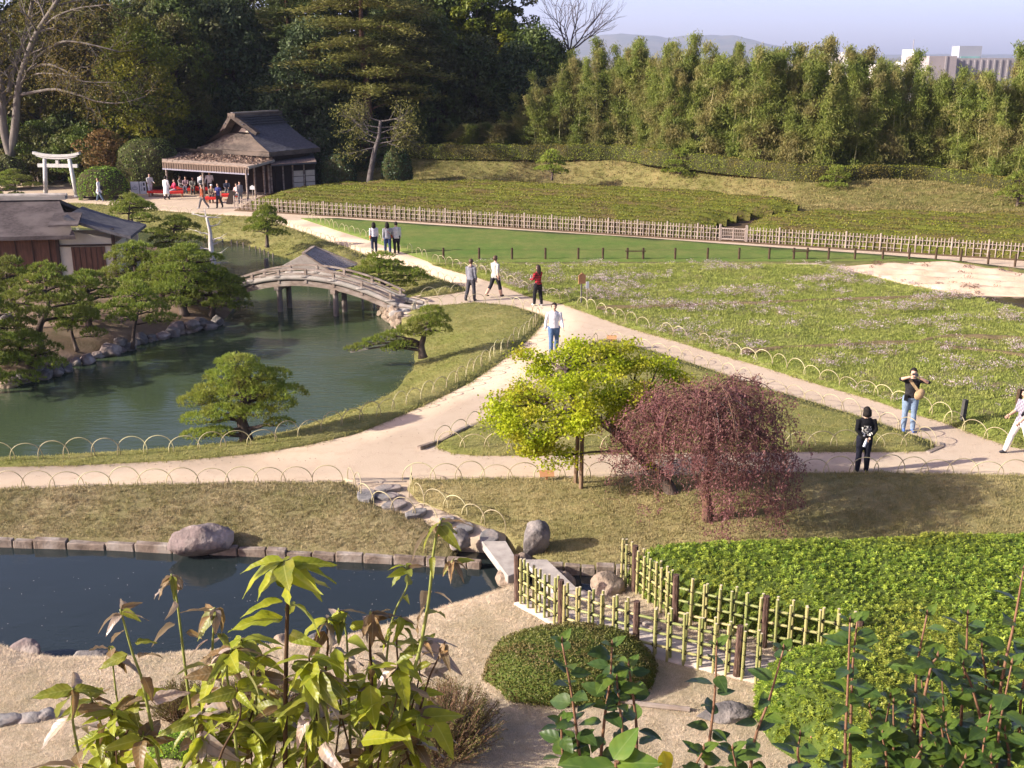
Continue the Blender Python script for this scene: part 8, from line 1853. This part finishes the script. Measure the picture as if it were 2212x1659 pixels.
grow('grass', 'dry beige grass on the near slope', lawn_near, 620, B_dry, .034, .0042, 3, nb=12, spread=.07, ymin=10.0, scl=(.6, 1.3), bend=.9)
grow('grass', 'short grass of the lawn round the pond', lawn_pond, 110, B_lawn, .045, .010, 4, spread=.09)
grow('grass', 'short grass of the triangular lawn', lawn_tri, 110, B_lawn, .045, .010, 5, spread=.09)
grow('grass', 'rough grass of the flower meadow', meadow, 75, B_mead, .085, .014, 6, nb=11, spread=.15, bend=.8)
grow('grass', 'tufted grass on the earth bank behind the tea field', bank, 16, turf('bank_far_blades', (0.15, 0.17, 0.035), (0.38, 0.29, 0.14), 0.52, 0.16, blade=True), .12, .035, 8, nb=10, spread=.25, bend=.8)
grow('grass', 'short grass of the lawn on the far side of the pond', lawn_far, 26, B_lawn, .07, .025, 9, nb=10, spread=.2, bend=.8)
# patches of small mauve flowers and browner growth in the meadow
def fl_mesh(seed, mat1, mat2):
    rg = np.random.default_rng(seed); lb = LB(); n = 16; a = rg.uniform(0, 6.28, n); r = .10 * np.sqrt(rg.random(n)); c_ = np.stack([np.cos(a) * r, np.sin(a) * r, rg.uniform(.08, .2, n)], 1); lb.leaves(c_, rdir(n), unit(rg.normal(size=(n, 3)) * .5 + [0, 0, 1]), rg.uniform(.018, .034, n), rg.uniform(.016, .03, n)); me = lb.mesh('flower'); me.materials.append(mat1); return me
M_mauve = leafmat('mauve_flowers', (0.42, 0.31, 0.34), (0.60, 0.49, 0.50), None, .3, src='obj'); M_weed = leafmat('brown_weeds', (0.20, 0.15, 0.085), (0.29, 0.23, 0.13), None, .2, src='obj')
FL = proto_collection('meadow_flowers', [fl_mesh(i, M_mauve if i % 3 else M_weed, None) for i in range(6)])
def patches(P):
    f = np.array([noise.noise(Vector((p[0] * .38, p[1] * .62, 3.3))) + .55 * noise.noise(Vector((p[0] * 1.3, p[1] * 1.7, 7.7))) for p in P]); return f > .20 + RNG.normal(0, .13, len(P))
grow('meadow_flowers', 'scattered patches of small mauve flowers in the meadow', meadow, 42, None, 0, 0, 7, protos=FL, keep=patches, lift=.02, scl=(.7, 1.5))
# faint furrows crossing the meadow
for k, (pts, lb_) in enumerate((([(1290, 668), (1500, 662), (1700, 655), (1800, 650), (2100, 640)], 'dark furrow across the upper flower meadow'), ([(1600, 762), (1750, 752), (1950, 743), (2050, 752), (2250, 775)], 'dark furrow across the lower flower meadow'), ([(1990, 742), (2060, 730), (2250, 735)], 'side furrow at the right of the flower meadow'))):
    P = curve_pts([G(u, v, .12) for u, v in pts], 60); V = []; F = []
    for i, p in enumerate(P):
        w_ = .22 + .10 * noise.noise(p * .9)
        for s, z in ((-1, .0), (-.4, .075), (.4, .075), (1, .0)): V.append(p + Vector((0, s * w_, z + .03 + .04 * noise.noise(p * 2.0 + Vector((0, s, 0))))))
    for i in range(59):
        for j in range(3): a = i * 4 + j; F.append((a, a + 4, a + 5, a + 1))
    fo = tag(link('meadow_furrow', py_mesh('meadow_furrow', V, F, True), plain('furrow_%d' % k, (0.20, 0.15, 0.075), (0.13, 0.10, 0.05), 3, .95, .03, 10, .1, 'pos')), kind='structure')
# seedlings on the sand plot
sd = leafmat('seedlings', (0.13, 0.06, 0.05), (0.20, 0.13, 0.08), None, .2)
rg = random.Random(6); P, ar = sample_mesh(plot.data, 240); 
for k, p in enumerate([q for q in P if q[0] / q[1] < .52][:26]):
    lb = LB(); n = 26; lb.leaves(np.abs(RNG.normal(size=(n, 3))) * [.0, .0, .09] + RNG.normal(size=(n, 3)) * [.09, .09, .02], unit(RNG.normal(size=(n, 3)) + [0, 0, .8]), rdir(n), np.full(n, .12), np.full(n, .03))
    tag(lb.build('seedling', sd, loc=Vector(p)), 'small dark seedling on the sand plot', 'seedling', 'seedlings on the sand plot')

# petals and specks drifting on the canal
n = 120; u_ = RNG.uniform(-40, 1050, n); v_ = RNG.uniform(1215, 1420, n); pp = np.array([G(a, b, CANAL_Z + .006)[:] for a, b in zip(u_, v_)])
lb = LB(); lb.leaves(pp, unit(RNG.normal(size=(n, 3)) * [1, 1, 0]), np.tile([0, 0, 1.0], (n, 1)), RNG.uniform(.012, .035, n), RNG.uniform(.008, .018, n)); tag(lb.build('floating_petals', plain('petals', (.55, .5, .48), (.3, .27, .24), 3)), 'pale petals and specks floating on the canal', 'petals', kind='stuff')

# loose grit along the path edges and ragged grass over them
def pebble(seed):
    k = _ICO_V[:42] if False else None; bm = bmesh.new(); bmesh.ops.create_icosphere(bm, subdivisions=1, radius=.5)
    for v in bm.verts: v.co = Vector((v.co.x, v.co.y * .8, v.co.z * .5)) * (1 + .25 * noise.noise(v.co * 3 + Vector((seed, 0, 0))))
    me = bpy.data.meshes.new('pebble'); bm.to_mesh(me); bm.free(); me.materials.append(M_grit); return me
M_grit = NT('grit'); _r = M_grit.n('ShaderNodeObjectInfo').outputs['Random']; M_grit.col(M_grit.mix(_r, (.20, .155, .12), (.50, .40, .31))); M_grit.rough(.95, .1); M_grit = M_grit.m
PEB = proto_collection('grit_stones', [pebble(i) for i in range(4)]); EDGE = proto_collection('edge_tufts', [tuft(10, .07, .07, .010, 900 + i, B_lawn, .6) for i in range(4)])
edges = [[p for p in POND_LAWN[17:39]], TRI_LAWN + TRI_LAWN[:1], BANK_L[:7], BANK_R[:7], MEADOW[13:] + MEADOW[:1], FAR_LAWN[:15]]
gp, tp = [], []
for e in edges:
    P = resample([G(u, v, max(z, .0)) for u, v, z in e], .04)
    for a, b in zip(P, P[1:]):
        d = (b - a); nn = Vector((-d.y, d.x, 0)).normalized() if d.length > 1e-6 else Vector((1, 0, 0))
        for s in range(2):
            if RNG.random() < .55: q = a + nn * float(RNG.normal(0, .16)); gp.append((q.x, q.y, .006))
        if RNG.random() < .8: q = a + nn * float(RNG.normal(0, .055)); tp.append((q.x, q.y, .0))
P, ar = sample_mesh(bpy.data.objects['sand_path'].data, 26000); dd = P[:, 1]; P = P[(dd < 48) & (np.abs(P[:, 0] / P[:, 1]) < .55)]; P[:, 2] = .004
gp = np.concatenate([np.array(gp), P]); n = len(gp)
tag(scatter('grit', gp, np.stack([np.zeros(n), np.zeros(n), RNG.uniform(0, 6.28, n)], 1), RNG.uniform(.008, .034, n) ** 1.0, RNG.integers(0, 4, n), PEB), 'loose grit and pebbles on the sand paths', 'gravel', kind='stuff')
tp = np.array(tp); n = len(tp)
tag(scatter('edge_grass', tp, np.stack([RNG.normal(0, .2, n), RNG.normal(0, .2, n), RNG.uniform(0, 6.28, n)], 1), RNG.uniform(.6, 1.5, n), RNG.integers(0, 4, n), EDGE), 'ragged grass growing over the path edges', 'grass', kind='stuff')
# ------------------------------------------------------------------ evening haze
hb = MB().box((0, 3700, 119), (10000, 7700, 243)); ho = hb.build('haze', None); tag(ho, kind='stuff')
hm = bpy.data.materials.new('haze'); hm.use_nodes = True; ht = hm.node_tree; ht.nodes.clear(); out = ht.nodes.new('ShaderNodeOutputMaterial'); pv = ht.nodes.new('ShaderNodeVolumePrincipled')
pv.inputs['Color'].default_value = (0.66, 0.76, 1.0, 1); pv.inputs['Density'].default_value = 0.00012; pv.inputs['Anisotropy'].default_value = 0.2
ht.links.new(pv.outputs[0], out.inputs['Volume']); ho.data.materials.append(hm)
